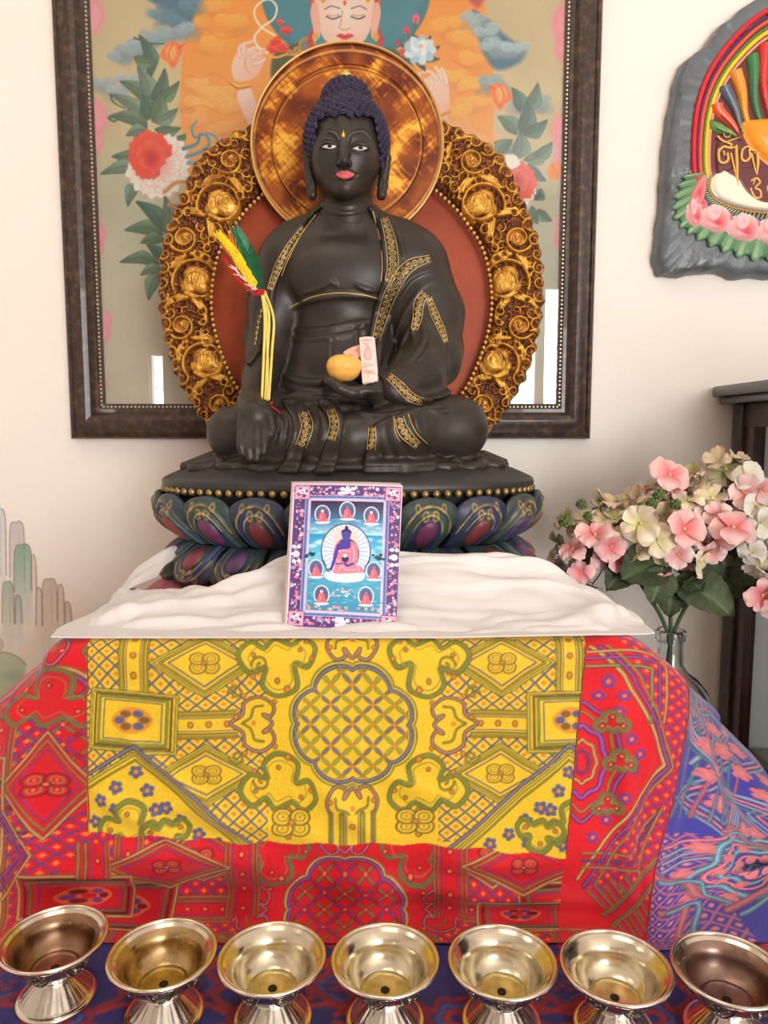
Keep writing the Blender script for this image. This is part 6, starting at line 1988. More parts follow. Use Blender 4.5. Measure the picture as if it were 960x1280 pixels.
# the tail of the same cloth, running back along the left side of the base
rows = [[at(138, 752, .80), at(165, 735, .82), at(196, 722, .85)], [at(150, 735, .84), at(192, 705, .865), at(216, 698, .885)], [at(184, 702, .89), at(216, 684, .90), at(230, 692, .905)], [at(215, 686, .93), at(236, 676, .93), at(240, 690, .93)]]
St = bspl(np.array(rows), np.linspace(0, 3, 60), np.linspace(0, 2, 40))
St[..., 2] = np.maximum(St[..., 2] + .002 * np.sin(np.linspace(0, 14, 60))[:, None], 1.0105)
Ft = grid_faces(60, 40)
Vt = St.reshape(-1, 3)
a_, b_, c_2 = Vt[Ft[900, 0]], Vt[Ft[900, 1]], Vt[Ft[900, 2]]
if np.cross(b_ - a_, c_2 - a_)[2] < 0: Ft = Ft[:, ::-1]
M_cot = PM('white_cotton', (218, 212, 209), rough=.85, sheen=.3, bump=.3, bscale=700, bdist=.0005, var=.02, vscale=20)
o = mk('white_cloth', np.vstack([Vw, Vt]), np.vstack([Fw, Ft + len(Vw)]), M_cot)
md = o.modifiers.new('thick', 'SOLIDIFY'); md.thickness = .0012; md.offset = 1
tag(o, 'crumpled white cotton cloth laid along the foot of the lotus base', 'cloth')
# ================================================================ seven offering bowls
BZ = TZ + .0008
BH = .0525
RIMZ = BZ + BH
M_sil = PM('silver_outside', (200, 192, 182), rough=.22, metal=1., var=.12, vscale=60, rvar=.08, bump=.1, bscale=300, bdist=.0004)
M_rim = PM('silver_rim', (222, 210, 194), rough=.16, metal=1., var=.06, vscale=50)
M_orn = PM('oxidised_silver', (140, 130, 116), rough=.38, metal=1., var=.35, vscale=500)
M_hole = PM('dark_stud', (44, 32, 20), rough=.5, metal=.6)
insides = [PM('bowl_inside_brown', (150, 118, 92), rough=.30, metal=1., var=.28, vscale=55, rvar=.1),
           PM('bowl_inside_brass', (178, 150, 104), rough=.27, metal=1., var=.25, vscale=55, rvar=.1),
           PM('bowl_inside_pale', (214, 204, 180), rough=.22, metal=1., var=.18, vscale=55, rvar=.08),
           PM('bowl_inside_plum', (142, 116, 106), rough=.33, metal=1., var=.25, vscale=55, rvar=.1)]
floors = [PM('bowl_floor_brown', (150, 112, 92), rough=.34, metal=.95, var=.3, vscale=90),
          PM('bowl_floor_brass', (176, 146, 78), rough=.34, metal=.95, var=.35, vscale=90),
          PM('bowl_floor_gold', (202, 182, 128), rough=.32, metal=.95, var=.3, vscale=90),
          PM('bowl_floor_plum', (134, 104, 98), rough=.36, metal=.95, var=.3, vscale=90)]
spots = [(67, 1172, 0), (203, 1191, 1), (340, 1196, 2), (481.5, 1198, 2), (628, 1200, 2), (770, 1207, 2), (911, 1210, 3)]
labs = ['first silver offering bowl from the left, brown inside, its rim under the red border',
        'second silver offering bowl from the left, dull brass and brown inside',
        'third silver offering bowl from the left, pale gold floor inside',
        'middle silver offering bowl of the row of seven, below the yellow panel centre',
        'fifth silver offering bowl from the left, bright gold inside',
        'sixth silver offering bowl from the left, next to the dark one at the end',
        'last silver offering bowl on the right, dark plum inside, on blue brocade']
RB = .0405
def make_bowl(loc, kind, label):
    t = thing('offering_bowl', label, 'bowl', loc, 'row of seven silver offering bowls')
    c = np.array(loc, float)
    n = 64
    # outside wall of the cup
    b = MB()
    prof = [(.0125, .0225), (.0150, .0235), (.0200, .0262), (.0248, .0305), (.0275, .0350), (.0287, .0395), (.0295, .0430), (.0315, .0462), (.0350, .0492), (.0388, .0508)]
    b.add(*lathe(prof, n, c)); b.build('cup', M_sil, t, 60, origin=c)
    # rolled rim
    b = MB()
    ring = [(RB - .0016 + .0017 * math.cos(a), .0508 + .0017 * math.sin(a)) for a in np.linspace(-PI * .5, PI * 1.25, 9)]
    ring = [(.0384, .0500)] + ring + [(.0360, .0504), (.0335, .0486)]
    b.add(*lathe(ring, n, c)); b.build('rim', M_rim, t, 60, origin=c)
    # inside
    b = MB()
    pi_ = [(.0336, .0487), (.0305, .0462), (.0285, .0435), (.0278, .0395), (.0264, .0350), (.0238, .0308), (.0205, .0279), (.0186, .0268)]
    b.add(*[q if i == 0 else [f[::-1] for f in q] for i, q in enumerate(lathe(pi_[::-1], n, c))]); b.build('inside', insides[kind], t, 60, origin=c)
    b = MB()
    pf = [(.0188, .0269), (.0182, .0276), (.0174, .0276), (.0168, .0262), (.0150, .0256), (.0080, .0254), (.0030, .0256), (0, .0256)]
    V, Fl = lathe(pf[::-1], n, c); b.add(V, [f[::-1] for f in Fl]); b.build('bowl_floor', floors[kind], t, 60, origin=c)
    b = MB(); b.add(*lathe([(.0034, .0250), (.0034, .0262), (.0024, .0268), (.0012, .0262), (0, .0258)], 16, c)); b.build('centre_stud', M_hole, t, 60, origin=c)
    # fluted foot
    nf = 96; pr = [(.0130, .0232), (.0122, .0215), (.0122, .0202), (.0140, .0178), (.0172, .0145), (.0212, .0102), (.0246, .0066), (.0262, .0048), (.0268, .0046)]
    V = []
    for k, (r, z) in enumerate(pr):
        fl = .0010 * min(1, max(0, (k - 2)) / 3.) * (1 if k < 7 else 0)
        for i in range(nf):
            a = 2 * PI * i / nf
            rr = r + fl * abs(math.cos(a * 12)) - fl * .5
            V.append((c[0] + rr * math.cos(a), c[1] + rr * math.sin(a), c[2] + z))
    b = MB(); b.add(V, [f[::-1] for f in grid_faces(len(pr), nf, False, True).tolist()])
    b.build('foot', M_sil, t, 70, origin=c)
    b = MB(); b.add(*lathe([(0, .0006), (.0270, .0006), (.0290, .0), (.0298, .0012), (.0296, .0034), (.0285, .0046), (.0266, .0048)], n, c)); b.build('foot_ring', M_rim, t, 60, origin=c)
    b = MB(); b.add(*tube([(c[0] + .0131 * math.cos(a), c[1] + .0131 * math.sin(a), c[2] + .0222) for a in np.linspace(0, 2 * PI, 40)[:-1]], .0012, 6, True)); b.build('stem_ring', M_orn, t, 60, origin=c)
    # embossed medallions round the cup
    for k in range(6):
        a0 = -PI / 2 + k * PI / 3 + rot
        b = MB()
        def cupp(da, z, off):
            r = np.interp(z, [q[1] for q in prof], [q[0] for q in prof]) + off
            return np.array([c[0] + r * math.cos(a0 + da), c[1] + r * math.sin(a0 + da), c[2] + z])
        out = [(-.36, .0425), (-.22, .0415), (0, .0432), (.22, .0415), (.36, .0425), (.30, .0365), (.16, .0320), (0, .0285), (-.16, .0320), (-.30, .0365)]
        O = catmull(out, True, 4); cz = O.mean(0); V = []; m = len(O)
        for q in range(5):
            s = 1 - q / 4. * .98
            V += [cupp(*(cz + (p - cz) * s), .0001 + .0014 * (1 - s ** 2)) for p in O]
        b.add(V, grid_faces(5, m, False, True).tolist())
        for (dx, z0) in ((-.16, .0390), (.16, .0390), (0, .0350), (-.09, .0345), (.09, .0345), (0, .0405)):
            sp = spiral(0, 0, .095, .02, 1.3, dx * 9, 14)
            b.add(*tube([cupp(dx + x, z0 + y * .021, .0016) for x, y in sp], .00055, 5))
        b.add(*tube([cupp(x, z, .0006) for x, z in O], .0006, 5, True))
        b.build('medallion', M_orn, t, 60, origin=c)
    return t
for i, ((px_, py_, kd), lb) in enumerate(zip(spots, labs)):
    p = at_z(px_, py_ - 2, RIMZ)
    rot = .25 * i
    make_bowl((p[0], p[1], BZ), kd, lb)
# ================================================================ bottle vase and hydrangeas
M_vglass = PM('clear_glass', (250, 253, 252), rough=.0, trans=1., ior=1.47)
VX, VY = at(838, 800, 1.055)[0], 1.055
vz0 = TZ + .0012
def vz(py): return at(838, py, VY)[2]
lip = vz(787); nk = vz(800); sh = vz(840)
vs_ = thing('bottle_vase', 'round clear glass bottle vase holding the pink hydrangeas behind the cover', 'vase', (VX, VY, vz0))
Rb = .060
ztop = lip - vz0
po = [(0, 0), (.040, 0), (.050, .005), (Rb, .028), (Rb, .045), (.054, .066), (.040, .083), (.026, .093), (.0195, .104), (.0178, .125), (.0175, ztop - .02), (.0182, ztop - .016), (.0212, ztop - .014), (.0215, ztop - .002), (.0200, ztop)]
pi2 = [(.0160, ztop), (.0150, ztop - .01), (.0150, .125), (.0168, .104), (.0234, .094), (.0375, .081), (.0515, .064), (Rb - .0028, .045), (Rb - .0028, .028), (.048, .008), (.038, .004), (0, .004)]
b = MB(); b.add(*lathe(po + pi2, 48, (VX, VY, vz0)))
b.build('glass_body', M_vglass, vs_, 60)

M_pet = PM('silk_petal', rough=.75, attr=True, spec=.2, sheen=.3, var=.06, vscale=90)
M_leaf = PM('silk_leaf', rough=.6, attr=True, spec=.35, var=.15, vscale=60)
M_stem = PM('green_stem', (74, 92, 62), rough=.6, var=.2, vscale=60)
M_bud = PM('green_bud', (92, 110, 58), rough=.7, var=.35, vscale=300)
KP = dict(P=((240, 196, 188), (232, 112, 118)), p=((244, 214, 206), (236, 150, 146)), C=((242, 224, 196), (216, 206, 140)), T=((214, 190, 158), (190, 172, 126)), G=((190, 178, 140), (160, 158, 104)), W=((246, 240, 228), (232, 226, 190)))
rf_ = np.random.default_rng(31)
def floret(parent, c, nrm, r, kind, npet=4, cup=.25):
    """four overlapping rounded petals round a tiny centre"""
    edge, mid = [np.array(q, float) for q in KP[kind]]
    nrm = np.asarray(nrm, float); nrm /= np.linalg.norm(nrm)
    u = np.cross(nrm, (.2, .3, 1)); u /= np.linalg.norm(u); w = np.cross(nrm, u)
    b = MB(); a0 = rf_.random() * PI
    nu, nv = 9, 9
    for k in range(npet):
        a = a0 + k * 2 * PI / npet + rf_.normal(0, .09)
        du_ = math.cos(a) * u + math.sin(a) * w; dv_ = -math.sin(a) * u + math.cos(a) * w
        V = []; Cc = []
        lift = cup + rf_.normal(0, .22); curl_ = rf_.normal(.14, .20); rk = r * (.95 + .12 * rf_.random())
        for i in range(nu):
            t = i / (nu - 1)
            wid = .55 * math.sin(min(1, .10 + t * 1.02) * PI * .60 + .06) ** .9 * (1 - max(0, t - .72) ** 2 * 6.5)
            for j in range(nv):
                s = -1 + 2 * j / (nv - 1)
                L = rk * (t * (1 - .12 * s * s * t) - .035 * (1 - abs(s)) * (t > .95))
                hgt_ = rk * (lift * math.sin(t * PI * .55) - curl_ * t ** 3 + .06 * s * s + .07 * math.sin(s * 5 + k * 2 + a0 * 3) * t + (.02 if k % 2 else 0))
                V.append(c + du_ * L + dv_ * (s * wid * rk) + nrm * hgt_)
                f = np.clip((t - .10) / .62, 0, 1) ** .8
                Cc.append(mid * (1 - f) + edge * f)
        V = np.array(V); Fl = grid_faces(nu, nv).tolist()
        V2 = V - nrm * (r * .018); n = len(V)
        b.add(V, Fl, np.array(Cc) / 1.0)
        b.add(V2, [f[::-1] for f in Fl], np.array(Cc))
    b.add(*sphere(c + nrm * r * .10, r * .085, 8, 6), np.array((206, 196, 120.)))
    cols2 = np.concatenate(b.c); b.c = [lin(np.clip(cols2, 0, 255))]
    b.build('floret', M_pet, parent, 60)
def leaf3(parent, p0, p1, w, up, col=(54, 72, 52), bend=.15):
    p0 = np.asarray(p0, float); p1 = np.asarray(p1, float); d = p1 - p0; L = np.linalg.norm(d); up = np.asarray(up, float)
    up = up - d * (up @ d) / L ** 2; up /= np.linalg.norm(up); s_ = np.cross(d / L, up)
    nu, nv = 22, 11; V = []; Cc = []; col = np.array(col, float)
    for i in range(nu):
        t = i / (nu - 1)
        wd = w * (math.sin(PI * t ** .8) ** .75) * (1 + .05 * (i % 2)) + .0006
        for j in range(nv):
            s = -1 + 2 * j / (nv - 1)
            z = L * bend * math.sin(PI * t) - abs(s) * w * .0 + abs(s) * w * .28 + .0016 * math.sin(t * 40) * abs(s)
            V.append(p0 + d * t + s_ * s * wd + up * z)
            vein = math.exp(-(s / .06) ** 2) + .5 * max(0, math.sin((t * 9 - abs(s) * 1.6) * 2 * PI)) ** 8
            Cc.append(col * (1 + .35 * min(1, vein)))
    V = np.array(V); Fl = grid_faces(nu, nv).tolist()
    b = MB(); Cc = lin(np.clip(Cc, 0, 255))
    b.add(V, Fl, Cc); b.add(V - up * .0006, [f[::-1] for f in Fl], Cc)
    b.build('leaf', M_leaf, parent, 70)
def budc(parent, c, r):
    b = MB()
    for k in range(16):
        z = 1 - 1.7 * (k + .5) / 16; a = k * 2.4
        n = np.array([math.sqrt(1 - z * z) * math.cos(a), math.sqrt(1 - z * z) * math.sin(a), z])
        b.add(*sphere(c + n * r * .72, r * .36, 6, 5))
    b.add(*sphere(c, r * .75, 8, 6)); b.build('bud_cluster', M_bud, parent, 70)
def z6(x, y): return 660 + x / 3.2, 540 + y / 3.2
def spray(label, base, top, florets, leaves, buds, Yc, ycen, sub):
    t = thing('hydrangea_spray', label, 'flower', base, 'silk hydrangea sprays in the bottle vase')
    b = MB(); q = catmull([np.array(base), np.array([VX * .9 + base[0] * .1, VY, lip - .02]), (np.array([VX, VY, lip]) + top) / 2 + (0, 0, .008), np.array(top)], False, 10)
    b.add(*tube(q, .0028, 7))
    b.build('stem', M_stem, t, 70)
    cen = np.array(top, float)
    sb = MB()
    for (x, y, rr, kd, dy) in florets:
        px_, py_ = z6(x, y)
        P0 = at(px_, py_, Yc + dy)
        n = P0 - cen + np.array([0, -.012, .006]); n /= np.linalg.norm(n)
        n = n + rf_.normal(0, .38, 3); n = n * np.array([1.1, 1, 1.1]) + np.array([0, -.42, .12])
        floret(t, P0, n, rr / 3.2 * 1.06e-3 * 1.02, kd)
        pth = catmull([cen, (cen + P0) / 2 + rf_.normal(0, .004, 3), P0], False, 4)
        sb.add(*tube(pth, .0009, 5))
    for k in range(20):      # smaller blooms deeper in the head
        a_, b2 = florets[rf_.integers(len(florets))], florets[rf_.integers(len(florets))]
        P0 = at(*z6((a_[0] + b2[0]) / 2 + rf_.normal(0, 14), (a_[1] + b2[1]) / 2 + rf_.normal(0, 14)), Yc + .022 + rf_.random() * .02)
        n = P0 - cen; n = n / (np.linalg.norm(n) + 1e-6) + rf_.normal(0, .4, 3) + np.array([0, -.5, .1])
        floret(t, P0, n, 50 / 3.2 * 1.06e-3, ('T', 'C', 'T', 'p', 'G')[k % 5] if Yc > 1.005 else ('W', 'p', 'T', 'C', 'p')[k % 5])
    if sb.v: sb.build('stalks', M_stem, t, 70)
    for (a, b2, wd, ya, yb, cl) in leaves:
        p0 = at(*z6(*a), ya); p1 = at(*z6(*b2), yb)
        leaf3(t, p0, p1, wd, (0, -1, .6), cl)
    for (x, y, r) in buds:
        budc(t, at(*z6(x, y), Yc - .03), r / 3.2 * 1.05e-3)
LG, LG2 = (62, 72, 46), (78, 88, 62)
spray('left spray of tan and pink hydrangea with green buds, nearest the white cloth', (VX - .008, VY, vz0 + .012), at(*z6(330, 470), 1.04),
      [(150, 350, 62, 'G', .02), (120, 440, 52, 'G', .03), (100, 500, 40, 'T', .03), (180, 470, 62, 'P', -.02), (215, 560, 58, 'P', -.02), (255, 612, 48, 'T', .01), (150, 540, 50, 'G', .03), (268, 415, 80, 'P', -.04),
       (330, 455, 70, 'P', -.035), (365, 520, 60, 'P', -.02), (300, 500, 60, 'p', -.01), (240, 350, 60, 'T', .0), (300, 350, 60, 'T', -.01), (210, 410, 60, 'T', .01), (330, 285, 66, 'T', .0), (285, 275, 44, 'T', .01), (190, 620, 40, 'T', .02), (370, 420, 50, 'T', 0)],
      [((420, 500), (310, 640), .024, 1.03, 1.0, LG), ((520, 520), (360, 600), .032, 1.02, .985, LG), ((540, 540), (490, 690), .022, 1.0, .99, LG2)],
      [(215, 290, 24), (240, 337, 20), (150, 360, 28)], 1.03, 0, None)
spray('middle spray of cream and pink hydrangea with three green bud clusters', (VX, VY + .006, vz0 + .012), at(*z6(560, 420), 1.03),
      [(430, 270, 62, 'T', .0), (400, 300, 56, 'T', 0), (450, 365, 84, 'C', -.05), (385, 405, 58, 'C', -.03), (520, 432, 72, 'C', -.045), (550, 330, 60, 'T', -.01), (622, 390, 82, 'P', -.05), (640, 275, 66, 'C', -.01), (590, 240, 50, 'p', .01),
       (565, 175, 84, 'P', .0), (470, 240, 56, 'p', .02), (500, 215, 46, 'T', .02), (600, 490, 62, 'p', -.03), (680, 515, 70, 'C', -.025), (440, 480, 58, 'C', -.02), (530, 500, 50, 'C', -.01), (480, 300, 54, 'T', 0), (700, 345, 62, 'p', -.02), (690, 440, 66, 'P', -.02), (548, 582, 36, 'P', -.03), (350, 350, 56, 'C', -.01), (630, 520, 50, 'p', -.01)],
      [((560, 600), (560, 740), .020, 1.01, 1.0, LG), ((590, 590), (820, 745), .030, 1.02, .97, LG2), ((600, 560), (800, 590), .030, 1.03, 1.01, LG), ((640, 600), (700, 640), .018, 1.0, .98, LG)],
      [(495, 285, 24), (525, 252, 26), (590, 290, 24)], 1.02, 0, None)
spray('right spray of pink hydrangea in front of the dark cabinet', (VX + .009, VY + .002, vz0 + .012), at(*z6(830, 430), 1.01),
      [(820, 385, 92, 'P', -.05), (745, 425, 62, 'P', -.03), (735, 265, 66, 'C', .0), (760, 330, 56, 'p', -.02), (790, 270, 56, 'p', .0), (700, 250, 50, 'C', .01), (870, 330, 60, 'p', -.02), (740, 480, 56, 'p', -.02), (660, 165, 54, 'G', .03), (640, 200, 46, 'T', .03), (680, 205, 50, 'T', .02)],
      [((770, 560), (890, 680), .026, 1.02, .99, LG), ((800, 560), (960, 560), .026, 1.02, 1.0, LG2), ((780, 470), (880, 430), .018, 1.03, 1.02, LG)],
      [], 1.01, 0, None)
spray('back spray of tan, cream and white hydrangea at the upper right', (VX + .003, VY - .007, vz0 + .012), at(*z6(900, 300), 1.02),
      [(790, 150, 84, 'G', .02), (750, 190, 62, 'G', .03), (760, 120, 56, 'T', .02), (840, 110, 56, 'T', .02), (880, 175, 62, 'W', -.01), (870, 250, 70, 'p', -.01), (940, 230, 62, 'p', -.02), (910, 300, 60, 'W', -.02), (960, 300, 62, 'W', -.02), (930, 360, 60, 'W', -.03), (1010, 250, 64, 'p', 0), (1020, 350, 66, 'P', -.02), (830, 200, 56, 'T', .02),
       (950, 420, 52, 'W', -.02), (900, 480, 58, 'W', -.03), (920, 540, 66, 'W', -.04), (960, 500, 56, 'C', -.03), (935, 650, 78, 'P', -.05), (990, 610, 72, 'P', -.05), (985, 690, 66, 'P', -.05), (1050, 470, 64, 'W', -.02), (1060, 560, 64, 'p', -.02), (1000, 420, 60, 'C', -.02)],
      [((880, 430), (1010, 560), .026, 1.03, 1.0, LG)], [], 1.0, 0, None)
# ================================================================ carved slate plaque on the wall
PXC = 985.0
def zp(x, y): return 810 + x / 3.66, y / 3.66
def sym(L):       # outline of the left half, top to bottom, completed to the right
    return list(L) + [(2 * PXC - x, y) for x, y in L[::-1]]
left = [zp(*q) for q in ((640, -70), (560, -40), (470, 0), (400, 58), (330, 112), (296, 165), (240, 222), (182, 262), (150, 320), (122, 440), (98, 580), (82, 700), (74, 850), (62, 1000), (42, 1150), (52, 1228), (95, 1256), (200, 1250), (300, 1236), (420, 1264), (549, 1262), (620, 1270))]
YP0 = 1.2785; YPF = 1.246
pl = thing('hanging_stone_plaque', 'grey slate wall plaque carved with a rainbow arch, gold script and pink lotus petals', 'plaque', at(PXC, 346, YP0))
out = catmull(sym(left), True, 6)
rs = np.random.default_rng(8)
c0 = np.array([PXC, 170.])
rings = [(1.0, YP0), (1.0, YP0 - .012), (.985, YPF + .006), (.955, YPF + .001), (.91, YPF), (.6, YPF), (.2, YPF)]
V = []; m = len(out)
jit = 1 + .012 * np.sin(np.arange(m) * .9) * rs.random(m)
for s, y in rings:
    for k, p in enumerate(out):
        q = c0 + (p - c0) * s * (jit[k] if s > .9 else 1)
        V.append(at(q[0], q[1], YPF + .006) * np.array([1, 0, 1]) + np.array([0, y + (rs.normal(0, .0012) if .9 < s < 1 else 0), 0]))
Fl = grid_faces(len(rings), m, False, True).tolist(); Fl.append([(len(rings) - 1) * m + i for i in range(m)]); Fl.append(list(range(m))[::-1])
M_slate = PM('grey_slate', (98, 104, 108), rough=.36, var=.22, vscale=18, bump=.8, bscale=34, bdist=.004, spec=.6, rvar=.12)
mk('slate_slab', np.array(V), Fl, M_slate, pl, None, True, 50)
def pt(x, y, d=0.): return at(x, y, YPF - d)
def relief(name, pts, mat, d0=.0, thick=.004, par=None, n=6, rings=5, flat=.5, cen=None, label=None, power=.5):
    O = catmull(pts, True, n)
    q = [pt(x, y, d0 - .003) for x, y in O]
    b = MB(); Vq, Fq_ = pillow(q, (0, -1, 0), thick + .003, rings, flat, None if cen is None else pt(*cen, d0 - .003), True, power); b.add(Vq, Fq_)
    return b.build(name, mat, par or pl, 60, label=label)
def glossm(name, c, **k): return PM(name, c, rough=k.pop('rough', .35), spec=.5, coat=.2, **k)
M_maroon = glossm('maroon_ground', (96, 22, 26))
# arch outline, left half of the centre line
archL = [zp(*q) for q in ((212, 830), (203, 760), (202, 690), (206, 600), (218, 500), (245, 400), (285, 310), (340, 225), (410, 145), (480, 80), (549, 35), (600, 8))]
def arch_at(f):
    P = np.array(archL); c = np.array([PXC, 205.])
    q = c + (P - c) * f
    return catmull(list(map(tuple, q)) + [(2 * PXC - x, y) for x, y in q[::-1]], False, 6)
relief('ground_panel', [tuple(p) for p in arch_at(.97)][::6] , M_maroon, -.001, .003, flat=.9, n=3)
bands_ = [(.985, .0046, (206, 30, 42)), (.945, .0022, (88, 40, 96)), (.918, .0034, (228, 84, 54)), (.882, .0022, (84, 128, 52)), (.855, .0036, (236, 200, 40)), (.822, .0022, (236, 160, 140))]
for f, r, c in bands_:
    b = MB(); a = arch_at(f)
    b.add(*tube([pt(x, y, .0015) for x, y in a], r, 8))
    b.build('rainbow_band', glossm('arch_paint', c), pl, 60)
# wavy rays rising from the centre
rc = [(228, 70, 50), (120, 140, 144), (240, 196, 40), (112, 150, 80), (232, 98, 60), (80, 96, 110), (240, 150, 50), (60, 128, 70), (214, 52, 48), (150, 160, 150), (240, 206, 60), (90, 120, 130), (226, 90, 60)]
nray = 21
mats = [glossm('ray_paint', c) for c in rc]
for k in range(nray):
    f = (k + .5) / nray * 2 - 1
    a = arch_at(.80); idx = int((k + .5) / nray * (len(a) - 1))
    tx, ty = a[idx]
    if ty > 172: continue
    bx, by = PXC + (tx - PXC) * .62, 175
    t = np.linspace(0, 1, 18)
    wob = 3.0 * np.sin(t * 2 * PI * 1.1 + k) * (1 - t * .4)
    ptsr = [(tx + (bx - tx) * q ** 1.4 + w_, ty + (by - ty) * q) for q, w_ in zip(t, wob)]
    b = MB(); b.add(*tube([pt(x, y, .0005) for x, y in ptsr], [.0112 * (1 - .72 * q) for q in t], 8)); b.build('ray', mats[k % len(mats)], pl, 60)
    b = MB(); b.add(*tube([pt(x + 1.2 * math.sin(j * 2.2), y, .0112 * (1 - .72 * q) + .0002) for j, ((x, y), q) in enumerate(zip(catmull(ptsr, False, 3)[14:], np.linspace(.27, 1, 60)))], .0008, 5))
    b.build('ray_line', mats[(k + 4) % len(mats)], pl, 60)
M_pale = glossm('cream_paint', (246, 232, 206), rough=.5)
M_gold2 = glossm('gold_script_paint', (226, 176, 92), metal=.2)
# inner maroon field that carries the script
relief('script_field', [zp(*q) for q in ((305, 640), (340, 610), (420, 585), (560, 560))] + [(2 * PXC - x, y) for x, y in [zp(*q) for q in ((560, 560), (420, 585), (340, 610), (305, 640))]] + [(2 * PXC - 893, 216), (2 * PXC - 912, 235), (PXC, 262), (912, 235), (893, 216)], M_maroon, .002, .003, flat=.92, n=4)
# half oval of cream with a beaded lower edge
crm = [zp(*q) for q in ((282, 850), (292, 812), (330, 778), (368, 772), (390, 830), (430, 890), (500, 935), (640, 955))]
relief('cream_field', crm + [(2 * PXC - x, y) for x, y in crm[::-1]] + [(2 * PXC - x, y) for x, y in [zp(*q) for q in ((300, 905), (370, 948), (470, 972), (600, 982))]] + [zp(*q) for q in ((600, 982), (470, 972), (370, 948), (300, 905))], M_pale, .002, .004, flat=.9, n=3, cen=(PXC, 252)) if False else None
o1 = [zp(*q) for q in ((284, 850), (296, 808), (340, 776), (420, 800), (549, 830), (640, 838))]
o2 = [zp(*q) for q in ((640, 972), (540, 966), (440, 952), (350, 925), (300, 890))]
relief('cream_field', o1 + [(2 * PXC - x, y) for x, y in o1[::-1]] + [(2 * PXC - x, y) for x, y in o2[::-1]] + o2, M_pale, .0025, .004, flat=.85, n=4)
mar = [zp(*q) for q in ((372, 772), (400, 830), (440, 890), (500, 930), (560, 938), (600, 940))]
relief('script_lower_field', mar + [(2 * PXC - x, y) for x, y in mar[::-1]], M_maroon, .0045, .0025, flat=.92, n=4, cen=(PXC, 225))
bl = catmull([zp(*q) for q in ((290, 800), (276, 850), (300, 905), (360, 940), (440, 962), (549, 975), (640, 980))], False, 12)
bl = np.vstack([bl, [(2 * PXC - x, y) for x, y in bl[::-1]]])
L = np.concatenate([[0], np.cumsum(np.linalg.norm(np.diff(bl, axis=0), axis=1))]); n = int(L[-1] / 3.3)
b = MB()
for i in range(n):
    s = L[-1] * (i + .5) / n; b.add(*sphere(pt(np.interp(s, L, bl[:, 0]), np.interp(s, L, bl[:, 1]), .005), .0021, 8, 6))
b.build('bead_line', glossm('ochre_bead', (206, 150, 62)), pl, 60)
# gold script
def glyph(strokes, ox=0, oy=0, w=2.3, sx=1.0):
    b = MB()
    for s in strokes:
        w0, w1, pts = s
        q = catmull([zp(x * sx + ox, y + oy) for x, y in pts], False, 7)
        b.add(*tube([pt(x, y, .0062) for x, y in q], np.interp(np.linspace(0, 1, len(q)), [0, .5, 1], [w0 * 4.6e-4, max(w0, w1) * 4.6e-4, w1 * 4.6e-4]), 7))
    b.build('script_letter', M_gold2, pl, 60)
ring = [(345 + 16 * math.cos(t), 612 + 16 * math.sin(t)) for t in np.linspace(0, 2 * PI, 12)]
om = [(2.2, 2.2, [(x + 17, y) for x, y in ring]), (4, 1.5, [(318, 622), (334, 640), (358, 650), (385, 640), (420, 628)]),
      (5, 3, [(325, 690), (345, 672), (372, 676), (380, 660), (362, 655)]), (5, 5, [(325, 680), (322, 710), (328, 738), (348, 746), (366, 730), (362, 700)]), (4, 4, [(345, 690), (350, 712)]),
      (6, 1.5, [(402, 668), (406, 740), (408, 800), (412, 850)]), (4, 3, [(372, 680), (400, 672), (408, 664)]), (4, 1.5, [(378, 700), (392, 760), (408, 830)])]
glyph(om)
ni = [(5, 4, [(430, 690), (428, 725), (445, 738), (465, 720), (462, 682)]), (4, 3, [(428, 690), (450, 672), (480, 680)]), (6, 1.5, [(500, 690), (502, 750), (498, 808)]), (4, 1.5, [(472, 700), (486, 760), (498, 806)]), (4, 3, [(462, 682), (490, 690), (506, 684)]),
      (4, 4, [(470, 830), (495, 815), (512, 835), (490, 858), (512, 872), (516, 900), (492, 905), (478, 885), (468, 860)]), (3, 3, [(490, 820), (480, 845)])]
glyph(ni)
mi = [(5, 4, [(560, 690), (556, 725), (572, 738), (592, 720), (590, 682)]), (4, 3, [(556, 690), (580, 672), (612, 680)]), (6, 1.5, [(630, 690), (632, 750), (628, 808)]), (4, 1.5, [(545, 850), (552, 880), (580, 900)])]
glyph(mi)
# orange half disc in the middle
hd = [zp(*q) for q in ((420, 575), (440, 556), (500, 546), (560, 543), (640, 542))]
hl = [zp(*q) for q in ((640, 800), (580, 784), (530, 752), (480, 705), (440, 650), (422, 610))]
relief('orange_boss', hd + [(2 * PXC - x, y) for x, y in hd[::-1]] + [(2 * PXC - x, y) for x, y in hl[::-1]] + hl, glossm('saffron_paint', (236, 150, 20), rough=.6, var=.08, vscale=60), .006, .013, flat=.1, n=5, rings=8)
# lotus petals and leaf fringe below
M_pk = PM('lotus_pink', rough=.4, attr=True, spec=.5, coat=.2)
M_gf = PM('leaf_fringe_green', rough=.4, attr=True, spec=.5, coat=.2)
def petal3(name, pts, c_in, c_out, mat, d0, th, cen, n=7, pw=1.2):
    O = catmull(pts, True, n); q = [pt(x, y, d0 - .003) for x, y in O]
    Vq, Fq_ = pillow(q, (0, -1, 0), th + .003, 8, .05, pt(*cen, d0 - .003))
    m = len(O); ks = np.concatenate([np.repeat(np.arange(9) / 8., m), [1.]])[:, None] ** pw
    cc_ = lin(np.array(c_out, float)) * (1 - ks) + lin(np.array(c_in, float)) * ks
    b = MB(); b.add(Vq, Fq_, cc_); b.build(name, mat, pl, 60)
